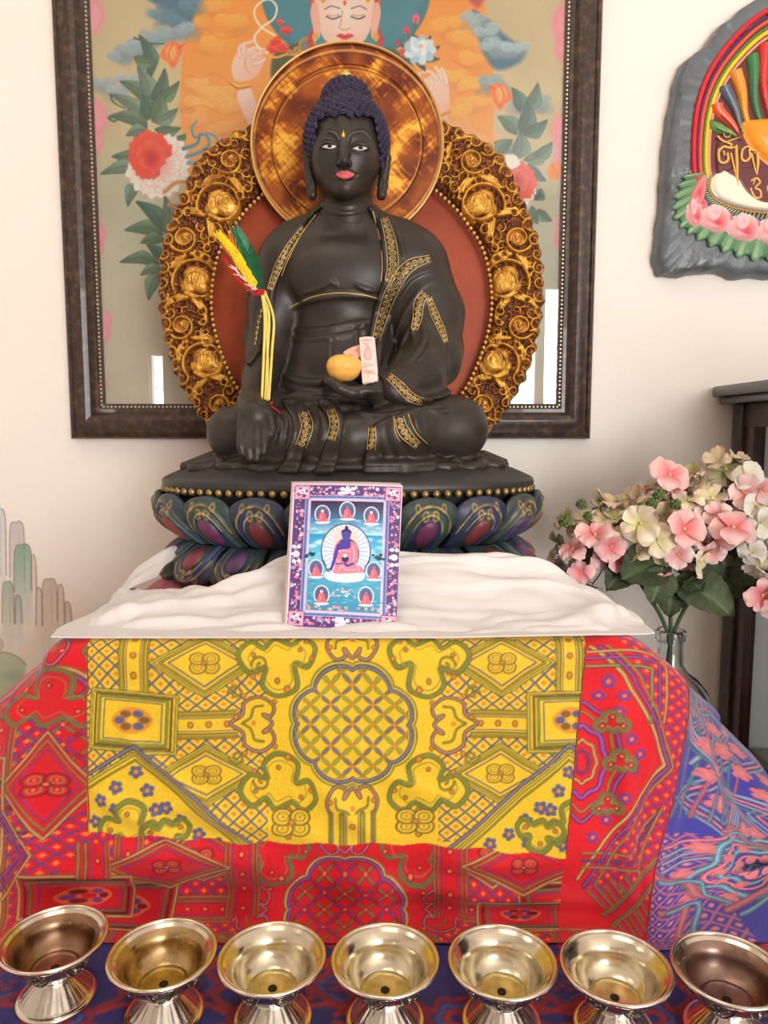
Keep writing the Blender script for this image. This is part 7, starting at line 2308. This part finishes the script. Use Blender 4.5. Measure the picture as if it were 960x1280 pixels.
# fringe: ruffled leaf edge
fr = catmull([zp(*q) for q in ((170, 800), (140, 850), (118, 920), (118, 985), (150, 1040), (200, 1080), (270, 1115), (350, 1150), (440, 1180), (540, 1195), (640, 1200))], False, 10)
fr = np.vstack([fr, [(2 * PXC - x, y) for x, y in fr[::-1]]])
fin = np.array([(PXC + (x - PXC) * .80, 205 + (y - 205) * .72) for x, y in fr])
nf = 420; L = np.linspace(0, len(fr) - 1, nf); nr_ = 12
FX = np.stack([np.interp(L, np.arange(len(fr)), fr[:, k]) for k in (0, 1)], 1); FI = np.stack([np.interp(L, np.arange(len(fin)), fin[:, k]) for k in (0, 1)], 1)
V = []; Cc = []
for i in range(nf):
    wv = math.sin(i * .40) ; w2 = math.sin(i * 1.27 + 1)
    for j in range(nr_):
        s = j / (nr_ - 1)
        p = FI[i] + (FX[i] - FI[i]) * (s * (1 + .07 * wv * s))
        d = .003 + .004 * math.sin(s * PI * .7) + .0022 * wv * s + .001 * w2 * s - (.006 if j == nr_ - 1 else 0)
        V.append(pt(p[0], p[1], d))
        k = np.clip(.5 + .5 * wv * s, 0, 1); Cc.append(np.array((66, 112, 70.)) * (1 - k) + np.array((150, 184, 140.)) * k)
mk('leaf_fringe', np.array(V), grid_faces(nf, nr_)[:, ::-1], M_gf, pl, lin(np.array(Cc)))
pet = [((222, 815), (195, 880), (172, 970), (200, 1020), (245, 985), (240, 900)), ]
petal3('lotus_petal', [zp(*q) for q in ((262, 800), (215, 850), (190, 910), (205, 960), (240, 940), (262, 880))], (206, 40, 60), (240, 150, 150), M_pk, .006, .004, zp(225, 890))
prow = [(205, 985), (300, 1010), (430, 1050), (560, 1068), (690, 1060), (820, 1050)]
for (x, y) in prow[:4]:
    for mirr in (False, True):
        f = (lambda q: (2 * PXC - zp(*q)[0], zp(*q)[1])) if mirr else (lambda q: zp(*q))
        w = 80 if x > 250 else 44
        pts_ = [f(q) for q in ((x - w, y - 20), (x - w * .55, y - 56), (x - w * .1, y - 70), (x + w * .5, y - 66), (x + w, y - 26), (x + w * .9, y + 36), (x + w * .3, y + 62), (x - w * .3, y + 52), (x - w * .75, y + 34), (x - w * .95, y + 10))]
        petal3('lotus_petal', pts_, (206, 30, 52), (252, 222, 216), M_pk, .006, .006, f((x + 10, y + 20)), pw=.62)
        pts_ = [f(q) for q in ((x - w * .45, y - 46), (x, y - 78), (x + w * .4, y - 50), (x + w * .3, y - 8), (x - w * .1, y + 12), (x - w * .4, y - 10))]
        petal3('lotus_petal', pts_, (236, 150, 160), (250, 214, 210), M_pk, .0095, .005, f((x, y - 30)))
for (x, y) in ((245, 935), (365, 1000), (495, 1035), (625, 1045)):
    for mirr in (False, True):
        f = (lambda q: (2 * PXC - zp(*q)[0], zp(*q)[1])) if mirr else (lambda q: zp(*q))
        petal3('lotus_petal', [f(q) for q in ((x - 22, y), (x - 4, y - 34), (x + 24, y - 6), (x + 20, y + 24), (x - 14, y + 24))], (200, 40, 60), (236, 140, 146), M_pk, .005, .003, f((x, y)))
# green blades behind the beads
b = MB(); M_bl = glossm('pale_green_blades', (146, 170, 126))
for i in range(0, len(bl), 2):
    x, y = bl[i]; c = np.array([PXC, 215.]); d = np.array([x, y]) - c; d /= np.linalg.norm(d)
    b.add(*tube([pt(*(np.array([x, y]) + d * .5), .003), pt(*(np.array([x, y]) + d * 5), .004), pt(*(np.array([x, y]) + d * 9.5), .002)], [.0016, .0013, .0006], 5))
b.build('blades', M_bl, pl, 60)
# ================================================================ laminated card
cv2 = Canvas(60, 50, 900, 1095, .55, (226, 196, 214))
Cq = cv2
Cq.poly([(140, 78), (868, 90), (835, 1068), (92, 1046)], (236, 206, 220), 1, 1, False)
Cq.poly([(152, 86), (862, 98), (830, 1062), (102, 1040)], (92, 62, 120), 1, 1, False)
rs = np.random.default_rng(3)
def q4(u, v):   # card square to the drawing
    a = np.array([152, 86.]) * (1 - u) + np.array([862, 98.]) * u; b_ = np.array([102, 1040.]) * (1 - u) + np.array([830, 1062.]) * u
    return tuple(a * (1 - v) + b_ * v)
# flowered border
for k in range(520):
    s = k % 4; t = rs.random(); w = rs.random() * .085 + .015
    u, v = ((t, w * .80), (t, 1 - w * .80), (w, t), (1 - w, t))[s]
    x, y = q4(u, v); r = 5 + 9 * rs.random()
    Cq.ell(x, y, r, r * (.6 + .4 * rs.random()), [(238, 190, 206), (226, 150, 176), (66, 52, 104), (244, 226, 232), (206, 130, 160), (150, 150, 200)][rs.integers(6)], .95, rs.random() * 3, 1.5)
for v in (.04, .96, .5):
    for u in ((.5,) if v != .5 else (.045, .955)):
        x, y = q4(u, v)
        for dx, dy, r in ((0, 0, 24), (-36, -14, 15), (36, -14, 15), (-34, 18, 14), (34, 18, 14), (0, -24, 12)):
            if v == .5: dx, dy = dy, dx * 1.4
            Cq.ell(x + dx, y + dy, r, r * .85, (244, 242, 246), 1, 0, 2); Cq.ell(x + dx, y + dy + 3, r * .5, r * .4, (206, 204, 226), 1, 0, 2)
def quad(u0, v0, u1, v1, col, soft=1.):
    Cq.poly([q4(u0, v0), q4(u1, v0), q4(u1, v1), q4(u0, v1)], col, 1, soft, False)
for (u0, v0, u1, v1) in ((.10, .115, .90, .885),):
    quad(.105, .075, .895, .925, (216, 170, 200)); quad(.112, .08, .888, .92, (66, 110, 168))
    quad(.135, .095, .865, .905, (196, 190, 224)); quad(.15, .105, .85, .895, (226, 186, 206))
for s in np.linspace(.14, .86, 26):
    for v in (.0875, .9125):
        Cq.ell(*q4(s, v), 8, 5, (58, 150, 190) if int(s * 100) % 2 else (120, 90, 170), .9)
for s in np.linspace(.1, .9, 34):
    for u in (.124, .876):
        Cq.ell(*q4(u, s), 5, 9, (60, 140, 186) if int(s * 100) % 2 else (130, 96, 176), .9)
for (u, v) in ((.075, .055), (.925, .055), (.075, .945), (.925, .945)):
    a, b_, c_, d_ = q4(u - .072, v - .05), q4(u + .072, v - .05), q4(u + .072, v + .05), q4(u - .072, v + .05)
    Cq.poly([a, b_, c_, d_], (226, 160, 190), 1, 1, False); Cq.line([a, b_, c_, d_], (120, 40, 90), 4, 1, False, True)
    x, y = q4(u, v)
    for k in range(8):
        t = k * PI / 4 + .4; Cq.ell(x + 30 * math.cos(t), y + 28 * math.sin(t), 10, 7, (84, 56, 96) if k % 2 else (240, 216, 226), 1, t)
    Cq.ell(x, y - 6, 20, 17, (240, 226, 232)); Cq.ell(x, y - 4, 9, 8, (206, 130, 160)); Cq.line([(x - 26, y + 24), (x + 2, y + 14), (x + 26, y + 24)], (64, 44, 86), 6); Cq.line([(x - 14, y + 34), (x, y + 28), (x + 14, y + 34)], (64, 44, 86), 5)
# sky, hills, lake
I = lambda u, v: q4(.16 + .68 * u, .115 + .77 * v)
def iq(u0, v0, u1, v1, col):
    Cq.poly([I(u0, v0), I(u1, v0), I(u1, v1), I(u0, v1)], col, 1, 1, False)
y0, y1 = I(.5, 0)[1], I(.5, 1)[1]
iq(0, 0, 1, 1, grad((56, 40, 76), (72, 168, 206), (500, y0), (500, y0 + 210)))
iq(0, .16, 1, .32, grad((60, 110, 170), (176, 220, 232), (500, y0 + 120), (500, y0 + 230)))
iq(0, .31, 1, .56, grad((46, 152, 200), (120, 204, 226), (500, y0 + 235), (500, y0 + 420)))
iq(0, .55, 1, 1, grad((92, 180, 208), (60, 140, 178), (500, y0 + 420), (500, y1)))
for k in range(60):
    u, v = rs.random(), .17 + .14 * rs.random(); Cq.ell(*I(u, v), 22, 7, [(196, 230, 236), (96, 170, 200), (120, 190, 180)][k % 3], .6, 0, 3)
for k in range(26):
    u = rs.random(); u = u * .3 if k % 2 else 1 - u * .3
    Cq.ell(*I(u, .34 + .16 * rs.random()), 26, 12, (210, 234, 240), .55, 0, 6)
for k in range(70):
    Cq.ell(*I(rs.random(), .74 + .22 * rs.random()), 18, 4, [(110, 200, 222), (50, 120, 160), (150, 220, 226)][k % 3], .6, 0, 2)
for k in range(40):
    Cq.ell(*I(rs.random(), .955 + .045 * rs.random()), 12, 7, [(226, 170, 160), (206, 140, 150), (236, 206, 180), (90, 130, 110)][k % 4], .8, 0, 2)
for k in range(26):
    Cq.ell(*I(.33 + .34 * rs.random(), .80 + .08 * rs.random()), 9, 5, [(240, 200, 200), (230, 240, 240), (200, 150, 170)][k % 3], .85, 0, 2)
for s in (.04, .96):
    for k in range(12):
        Cq.ell(*I(s + rs.normal(0, .035), .50 + rs.normal(0, .014)), 11, 8, (40, 66, 84), .95, 0, 2)
# great disc of rays
cx, cy_ = 492, 545
Cq.ell(cx, cy_, 168, 190, (62, 84, 130)); Cq.ell(cx, cy_, 160, 182, (206, 218, 228), 1, 0, 2)
for k in range(64):
    t = k * 2 * PI / 64
    Cq.line([(cx + 60 * math.cos(t), cy_ + 66 * math.sin(t)), (cx + 156 * math.cos(t), cy_ + 178 * math.sin(t))], (240, 244, 244) if k % 2 else (150, 176, 206), 5, .75, False)
Cq.ell(cx, 470, 84, 96, (226, 206, 196), 1, 0, 3)
Cq.ell(cx + 4, 560, 84, 104, (86, 60, 92), 1, 0, 4)
# small seated figures in their niches
def figure(x, y, s, pale=False):
    Cq.ell(x, y, 52 * s, 62 * s, (238, 236, 240)); Cq.ell(x, y, 45 * s, 55 * s, (74, 124, 160) if not pale else (84, 110, 150)); Cq.ell(x, y + 4 * s, 34 * s, 44 * s, (104, 84, 124))
    Cq.poly([(x - 36 * s, y + 50 * s), (x - 24 * s, y + 22 * s), (x - 16 * s, y - 6 * s), (x, y - 12 * s), (x + 16 * s, y - 6 * s), (x + 24 * s, y + 22 * s), (x + 36 * s, y + 50 * s), (x, y + 56 * s)], (226, 108, 122), 1, 2)
    Cq.line([(x - 12 * s, y), (x - 4 * s, y + 24 * s), (x - 20 * s, y + 40 * s)], (246, 170, 170), 4 * s); Cq.line([(x + 2, y + 4), (x + 14 * s, y + 26 * s), (x - 4 * s, y + 36 * s)], (180, 70, 100), 3 * s)
    Cq.ell(x, y - 22 * s, 10 * s, 12 * s, (240, 216, 200) if pale else (150, 120, 170)); Cq.ell(x, y - 35 * s, 6 * s, 6 * s, (70, 80, 130))
    Cq.poly([(x - 50 * s, y + 54 * s), (x - 30 * s, y + 64 * s), (x, y + 66 * s), (x + 30 * s, y + 64 * s), (x + 50 * s, y + 54 * s), (x, y + 50 * s)], (244, 230, 236), 1, 2)
for x, y, s, p in ((336, 292, 1.02, True), (502, 268, 1.04, False), (662, 300, 1.0, True), (293, 662, 1.0, False), (678, 672, 1.0, False), (330, 834, 1.02, True), (626, 838, 1.02, False)):
    figure(x, y, s, p)
# the large figure
Cq.poly([(360, 684), (420, 690), (500, 696), (600, 684), (622, 700), (590, 740), (480, 752), (380, 738), (345, 706)], (240, 226, 236), 1, 2)
Cq.poly([(410, 690), (418, 640), (406, 570), (420, 510), (450, 480), (494, 470), (548, 486), (570, 520), (572, 590), (560, 624), (600, 650), (606, 682), (520, 690)], (236, 130, 152), 1, 2)
for q in ([(430, 600), (460, 640), (440, 680)], [(540, 510), (548, 590), (520, 640)], [(560, 630), (580, 660), (570, 684)], [(470, 650), (500, 668), (560, 664)]):
    Cq.line(q, (250, 186, 196), 7); 
Cq.poly([(440, 530), (452, 484), (478, 462), (520, 464), (520, 520), (470, 532)], (74, 62, 156), 1, 2)
Cq.line([(444, 506), (424, 570), (410, 620), (392, 668)], (74, 62, 156), 27, w1=17); Cq.line([(400, 655), (372, 668)], (74, 62, 156), 12, w1=8)
Cq.line([(440, 546), (480, 540), (524, 548)], (240, 196, 206), 5)
Cq.line([(540, 626), (500, 640), (486, 622)], (74, 62, 156), 15); Cq.line([(430, 630), (470, 626)], (74, 62, 156), 9)
Cq.ell(487, 596, 24, 22, (58, 40, 92)); Cq.ell(486, 574, 14, 12, (240, 238, 236))
Cq.poly([(468, 452), (464, 424), (474, 404), (496, 398), (518, 404), (526, 424), (520, 454), (500, 470), (484, 468)], (82, 70, 164), 1, 2)
Cq.poly([(462, 424), (466, 404), (484, 394), (488, 380), (506, 380), (510, 394), (526, 406), (530, 426), (514, 412), (480, 410)], (44, 36, 92), 1, 2)
Cq.ell(497, 378, 8, 7, (40, 32, 90)); Cq.line([(478, 432), (486, 431)], (36, 26, 70), 3); Cq.line([(504, 432), (514, 431)], (36, 26, 70), 3); Cq.line([(490, 452), (502, 452)], (150, 80, 130), 3)
Cq.line([(328, 560), (338, 600), (360, 640)], (40, 50, 70), 5); Cq.line([(655, 570), (640, 615), (615, 650)], (40, 50, 70), 5)
Cq.a = np.clip(Cq.a + rng.normal(0, 5, Cq.a.shape[:2])[..., None], 0, 255)
TL, TR, BL, BR = at(364, 601, .728), at(506.5, 603, .728), at(353, 790, .676), at(497.5, 794.5, .676)
BL[2] = max(BL[2], 1.0125)
n1, n2 = 300, 380
u = np.linspace(0, 1, n1)[:, None, None]; v_ = np.linspace(0, 1, n2)[None, :, None]
S_ = (TL * (1 - u) + TR * u) * (1 - v_) + (BL * (1 - u) + BR * u) * v_
nc = np.cross(TR - TL, BL - TL); nc /= np.linalg.norm(nc)
if nc[1] > 0: nc = -nc
S_ = S_ + nc * (.0025 * np.sin(u * PI) - .0025)
a_ = np.array([128, 60.]); b_ = np.array([888, 70.]); c_ = np.array([70, 1060.]); d_ = np.array([840, 1085.])
uv = (a_ * (1 - u) + b_ * u) * (1 - v_) + (c_ * (1 - u) + d_ * u) * v_
card = thing('laminated_card', 'small laminated picture card propped on the white cloth against the lotus base', 'card', (BL + BR) / 2)
M_card = PM('card_print', rough=.28, attr=True, spec=.4, coat=.3)
inn = (slice(6, -6), slice(6, -6))
Vf = (S_ + nc * .0003)[inn]; cu_ = lin(cv2.sample(uv[inn][..., 0].ravel(), uv[inn][..., 1].ravel()))
Fq = grid_faces(n1 - 12, n2 - 12)
VV = Vf.reshape(-1, 3)
if np.cross(VV[Fq[9, 1]] - VV[Fq[9, 0]], VV[Fq[9, 2]] - VV[Fq[9, 0]]) @ nc < 0: Fq = Fq[:, ::-1]
mk('print', VV, Fq, M_card, card, cu_)
g = S_[::12, ::12]; ni, nj = g.shape[:2]
Vl = np.concatenate([g.reshape(-1, 3), (g - nc * .0008).reshape(-1, 3)]); F1 = grid_faces(ni, nj)
if np.cross(Vl[F1[3, 1]] - Vl[F1[3, 0]], Vl[F1[3, 2]] - Vl[F1[3, 0]]) @ nc < 0: F1 = F1[:, ::-1]
Fl = F1.tolist() + (F1[:, ::-1] + ni * nj).tolist()
edge = [i * nj for i in range(ni)] + [(ni - 1) * nj + j for j in range(1, nj)] + [i * nj + nj - 1 for i in range(ni - 2, -1, -1)] + [j for j in range(nj - 2, 0, -1)]
for k in range(len(edge)):
    e0, e1 = edge[k], edge[(k + 1) % len(edge)]
    Fl.append([e0, e1, e1 + ni * nj, e0 + ni * nj])
mk('laminate_sheet', Vl, Fl, PM('clear_laminate', (178, 156, 150), rough=.2, spec=.5), card, None, True, 40)

# ================================================================ fruit and folded notes in the lap
M_fruit = PM('yellow_orange_peel', (240, 184, 88), rough=.42, var=.08, vscale=30, bump=.2, bscale=500, bdist=.0005, c2=(226, 140, 60), c2lo=.5, c2hi=.8, coat=.15)
fc_ = at(430, 460, .858)
fr_ = thing('orange_fruit', 'round yellow-orange fruit in the statue open hand', 'fruit', fc_ - (0, 0, .0155))
b = MB(); b.add(*lathe(np.clip(catmull([(0, -.0152), (.008, -.0145), (.0155, -.0095), (.0195, -.002), (.0200, .003), (.0175, .0095), (.011, .0138), (.004, .0148), (0, .0144)], False, 5), [0, -1], 1), 48, fc_)); b.build('peel', M_fruit, fr_, 80)
b = MB(); b.add(*lathe([(0, .0142), (.0022, .0144), (.0018, .0156), (0, .0158)], 10, fc_)); b.build('stem_scar', PM('stem_scar_brown', (120, 92, 50), rough=.8), fr_)
def note(label, corners, thick, tint, name='folded_banknote'):
    cs = [np.array(c, float) for c in corners]
    n = np.cross(cs[1] - cs[0], cs[3] - cs[0]); n /= np.linalg.norm(n)
    if n[1] > 0: n = -n
    c = Canvas(0, 0, 60, 120, 2, (238, 206, 192))
    c.poly([(0, 0), (60, 0), (60, 120), (0, 120)], tint, 1, 1, False)
    r_ = np.random.default_rng(int(abs(cs[0][0]) * 1e5) % 997)
    for k in range(26):
        y = r_.random() * 120; c.line([(4 + r_.random() * 30, y), (20 + r_.random() * 36, y + r_.normal(0, 4))], [(206, 120, 110), (190, 96, 92), (246, 232, 220), (220, 160, 140)][k % 4], 1 + 1.6 * r_.random(), .7)
    c.ell(30, 46, 15, 18, (214, 140, 128), .8); c.ell(30, 46, 10, 13, (236, 196, 182), .8); c.line([(8, 10), (52, 10)], (196, 90, 84), 2); c.line([(8, 92), (52, 100)], (200, 104, 96), 2)
    t = thing(name, label, 'banknote', (cs[2] + cs[3]) / 2, 'folded notes beside the fruit')
    n1, n2 = 40, 70
    u = np.linspace(0, 1, n1)[:, None, None]; v = np.linspace(0, 1, n2)[None, :, None]
    for k in range(3):
        Sx = (cs[0] * (1 - u) + cs[1] * u) * (1 - v) + (cs[3] * (1 - u) + cs[2] * u) * v
        Sx = Sx + n * (.0014 * np.sin(u * PI) * (1 - k * .3) - k * thick / 3 + .0006 * np.sin(v * 9 + k)) + (cs[1] - cs[0]) * (.04 * k)
        Vq = Sx.reshape(-1, 3); Fq = grid_faces(n1, n2)
        if np.cross(Vq[Fq[9, 1]] - Vq[Fq[9, 0]], Vq[Fq[9, 2]] - Vq[Fq[9, 0]]) @ n < 0: Fq = Fq[:, ::-1]
        uvx = (u * 60 + 0 * v).ravel(); uvy = (v * 120 + 0 * u).ravel()
        o = mk('fold', Vq, Fq, M_note, t, lin(c.sample(uvx, uvy)))
        md = o.modifiers.new('thick', 'SOLIDIFY'); md.thickness = .0004; md.offset = -1
M_note = PM('note_paper', rough=.7, attr=True, spec=.3)
note('pink folded banknote standing upright beside the fruit in the statue hand', [at(449, 422, .872), at(467, 421, .872), at(472, 477, .852), at(453, 479, .850)], .006, (238, 204, 194))
note('pale pink banknote lying slanted behind the fruit', [at(429, 440, .885), at(449, 431, .886), at(453, 446, .872), at(434, 454, .870)], .004, (240, 196, 168))

# ================================================================ bundle of dyed grass and green feather in the statue hand
top_ = at(322, 366, .925)
gb = thing('grass_bundle', 'bundle of yellow dried grass and a green feather held by the statue hand', 'offering bundle', at(330, 508, .872))
M_straw = PM('yellow_straw', (232, 208, 104), rough=.55, var=.12, vscale=80)
M_wheat = PM('yellow_dyed_ear', (246, 206, 30), rough=.6, var=.1, vscale=80)
M_feath = PM('green_feather', (22, 92, 54), rough=.35, metal=.3, var=.4, vscale=120, c2=(20, 50, 90), c2lo=.55, c2hi=.75)
M_redth = PM('red_thread', (190, 28, 40), rough=.7)
for (x0, x1, x2, y2) in ((327, 331, 327, 505), (325, 336, 331, 512), (329, 333, 334, 506), (331, 342, 336, 500)):
    b = MB(); b.add(*tube(catmull([at(x0, 364, .925), at(x1, 392 + x1 % 7, .905), at((x1 + x2) / 2 + 1, 440, .890), at(x2, y2, .868)], False, 8), .0016, 6)); b.build('straw', M_straw, gb)
b = MB(); r_ = np.random.default_rng(2)
axis = catmull([at(322, 364, .925), at(308, 340, .928), at(294, 318, .93), at(276, 296, .93)], False, 10)
for i in range(2, len(axis) - 1):
    T = axis[i] - axis[i - 1]; T /= np.linalg.norm(T)
    for k in range(4):
        a = k * PI / 2 + i * .6; sd = np.array([math.cos(a), .7 * math.sin(a), 0]); sd -= T * (sd @ T)
        p = axis[i]; w = .0075 * (1 - abs(i / len(axis) - .4) * .6)
        b.add(*tube([p, p + sd * w * .8 + T * .004, p + sd * w + T * .011], [.0012, .0020, .0004], 6))
b.add(*tube(axis, .0016, 6)); b.build('yellow_ear', M_wheat, gb)
b = MB()
for i in range(30):
    t = r_.random(); p0 = axis[int(t * 20) + 6]
    p1 = at(262 + 34 * r_.random(), 278 + 20 * r_.random(), .93); b.add(*tube([p0, (p0 + p1) / 2 + r_.normal(0, .002, 3), p1], [.0004, .0004, .0002], 4))
b.build('awns', PM('orange_awn', (226, 150, 60), rough=.6), gb)
fa = catmull([at(325, 366, .925), at(318, 336, .927), at(308, 312, .93), at(296, 289, .93)], False, 14)
b = MB(); nrm_ = np.array([0, -1., .2])
for i in range(len(fa) - 1):
    t = i / (len(fa) - 1); T = fa[i + 1] - fa[i]; T /= np.linalg.norm(T); s_ = np.cross(T, nrm_); s_ /= np.linalg.norm(s_)
    w = .0085 * math.sin(PI * min(1, .15 + t * .8)) ** .6
    for sg in (-1, 1):
        for q in range(2):
            p = fa[i] + T * q * .0012; w_ = w * (.85 + .3 * r_.random())
            b.add(*tube([p, p + sg * s_ * w_ * .6 + T * .004, p + sg * s_ * w_ + T * .010 + np.array([0, -.001, 0])], [.0010, .0011, .0004], 5))
b.add(*tube(fa, .0008, 5)); b.build('green_feather', M_feath, gb)
b = MB()
ra = catmull([at(324, 366, .922), at(308, 352, .924), at(294, 336, .926), at(284, 318, .928)], False, 8)
for i in range(18):
    t = r_.random() * .9; p = ra[int(t * 20)]; b.add(*tube([p, p + r_.normal(0, .003, 3) + (-.006, 0, .004)], [.0012, .0003], 4))
b.build('pale_tuft', PM('cream_tuft', (236, 206, 196), rough=.8), gb)
b = MB(); b.add(*tube(ra + np.array([-.003, -.001, -.003]), .0009, 5)); b.add(*tube(ra * 1 + np.array([-.006, -.001, -.002]), .0006, 5)); b.build('red_strand', M_redth, gb)
for (x, y, Y_, r) in ((325, 365, .924, .0055),):
    b = MB(); c = at(x, y, Y_)
    for k in range(4):
        b.add(*tube([c + np.array([r * math.cos(a), r * math.sin(a), .0018 * k - .003 + .001 * math.sin(a)]) for a in np.linspace(0, 2 * PI, 18)[:-1]], .0010, 5, True))
    b.build('thread_binding', M_redth, gb)
b = MB()
b.add(*tube(catmull([at(322, 503, .866), at(332, 506, .861), at(341, 503, .864)], False, 6), .0009, 5)); b.add(*tube(catmull([at(336, 506, .862), at(344, 511, .862), at(352, 518, .866), at(359, 527, .868)], False, 6), .0008, 5))
b.build('red_tie', M_redth, gb)

# ================================================================ glazed cabinet on the right
M_cab = PM('dark_cabinet_wood', (46, 34, 34), rough=.3, var=.3, vscale=12, stretch=(6, 6, 1), coat=.4)
M_cab2 = PM('red_brown_cabinet_wood', (62, 34, 32), rough=.35, var=.25, vscale=12, stretch=(6, 6, 1), coat=.3)
M_cback = PM('cabinet_reflection_tone', (214, 208, 202), rough=.6)  # pale tone stands in for the room mirrored in the side glass
CX = at(925, 520, 1.24)[0]; CY0, CY1 = .62, 1.268; CX1 = CX + .46
ctop = at(900, 494, 1.20)[2]
cab = thing('display_cabinet', 'dark wooden cabinet with glazed side standing against the wall beyond the flowers', 'cabinet', ((CX + CX1) / 2, (CY0 + CY1) / 2, 0))
b = MB()
b.add(*box((CX - .034, CY0 - .03, ctop), (CX1 + .034, CY1 + .006, ctop + .018), .005)); b.add(*box((CX - .022, CY0 - .02, ctop - .012), (CX1 + .022, CY1 + .004, ctop), .004)); b.build('top_board', M_cab, cab)
for (x, y) in ((CX, CY1 - .036), (CX, CY0), (CX1 - .036, CY1 - .036), (CX1 - .036, CY0)):
    b = MB(); b.add(*box((x, y, 0), (x + .036, y + .036, ctop - .012), .003)); b.build('post', M_cab, cab)
zb = at(915, 940, 1.2)[2]
for (z0, z1) in ((ctop - .05, ctop - .012), (zb - .05, zb + .006), (.05, .11)):
    b = MB(); b.add(*box((CX + .004, CY0 + .036, z0), (CX + .030, CY1 - .036, z1), .002)); b.build('side_rail', M_cab2, cab)
b = MB(); b.add(*box((CX + .006, CY1 - .036 - .030, zb), (CX + .028, CY1 - .035, ctop - .045), .002)); b.build('glazing_bar', M_cab2, cab)
b = MB(); b.add(*box((CX + .016, CY0 + .036, zb), (CX + .020, CY1 - .06, ctop - .045))); b.build('side_glass', PM('cabinet_glass', (235, 240, 240), rough=.02, trans=1., ior=1.5), cab)
b = MB(); b.add(*box((CX + .010, CY0 + .036, .11), (CX + .026, CY1 - .036, zb - .05))); b.build('lower_side_panel', M_cab2, cab)
b = MB(); b.add(*box((CX + .02, CY1 - .02, .05), (CX1 - .02, CY1 - .008, ctop - .012))); b.build('back_panel', M_cback, cab)
b = MB(); b.add(*box((CX + .006, CY0 + .01, .05), (CX1 - .006, CY1 - .02, .07))); b.build('bottom_board', M_cab, cab)
b = MB(); b.add(*box((CX + .022, CY0 + .02, zb - .03), (CX1 - .03, CY1 - .03, zb - .01), .001)); b.build('shelf', M_cab2, cab)
b = MB(); b.add(*box((CX1 - .026, CY0 + .036, .11), (CX1 - .010, CY1 - .036, ctop - .012))); b.build('far_side_panel', M_cback, cab)
b = MB()
dx0, dx1, dz0, dz1 = CX + .037, CX1 - .037, .07, ctop - .014
for lo_, hi_ in (((dx0, CY0 + .006, dz0), (dx0 + .04, CY0 + .026, dz1)), ((dx1 - .04, CY0 + .006, dz0), (dx1, CY0 + .026, dz1)), ((dx0 + .04, CY0 + .006, dz0), (dx1 - .04, CY0 + .026, dz0 + .05)), ((dx0 + .04, CY0 + .006, dz1 - .05), (dx1 - .04, CY0 + .026, dz1))):
    b.add(*box(lo_, hi_, .002))
dr_ = b.build('unseen_door', M_cab, cab)  # unseen front, made an open glazed frame so light reaches the inside
b = MB(); b.add(*box((dx0 + .04, CY0 + .014, dz0 + .05), (dx1 - .04, CY0 + .018, dz1 - .05))); b.build('unseen_door_glass', bpy.data.materials['cabinet_glass'], dr_)
b = MB(); b.add(*sphere(((CX + .06), CY0 - .004, .8), .012)); b.build('door_knob', M_brassb, cab)
# ================================================================ light and camera
def area(name, loc, target, sx, sy, power, color=(1, 1, 1)):
    l = bpy.data.lights.new(name, 'AREA'); l.shape = 'RECTANGLE'; l.size = sx; l.size_y = sy
    l.energy = power; l.color = color
    o = bpy.data.objects.new(name, l); COL.objects.link(o)
    o.location = loc
    o.rotation_euler = (Vector(target) - Vector(loc)).to_track_quat('-Z', 'Y').to_euler()
    return o
for (x0, x1, z0, z1), p in zip(WIN, (4, 122)):
    area('window_daylight', ((x0 + x1) / 2, RY0 - .1, (z0 + z1) / 2), ((x0 + x1) / 2, 1, (z0 + z1) / 2), x1 - x0, z1 - z0, p, (.98, .985, 1))
area('ceiling_lamp', (-.2, .32, RZ1 - .02), (-.2, .32, 0), .7, .7, 4.6, (1, .86, .70))
area('ceiling_lamp', (-1.2, .6, RZ1 - .02), (-1.2, .6, 0), .4, .4, 2.0, (1, .82, .62))
w = bpy.data.worlds.new('world'); SC.world = w; w.use_nodes = True
w.node_tree.nodes['Background'].inputs[0].default_value = (.8, .88, 1, 1)
w.node_tree.nodes['Background'].inputs[1].default_value = .6

cd_ = bpy.data.cameras.new('camera'); cam = bpy.data.objects.new('camera', cd_); COL.objects.link(cam)
cam.location = CAMP.tolist()
cam.rotation_euler = (PI / 2 - TH, 0, 0)
cd_.sensor_fit = 'VERTICAL'; cd_.sensor_height = 24.0; cd_.lens = 24.0 * FPX / 1280.0
cd_.clip_start = .02
SC.camera = cam
SC.view_settings.view_transform = 'Standard'
SC.view_settings.look = 'None'
SC.view_settings.exposure = 0.0
SC.view_settings.gamma = 1.0
SC.view_settings.use_curve_mapping = False
SC.cycles.max_bounces = 10
SC.cycles.use_denoising = True
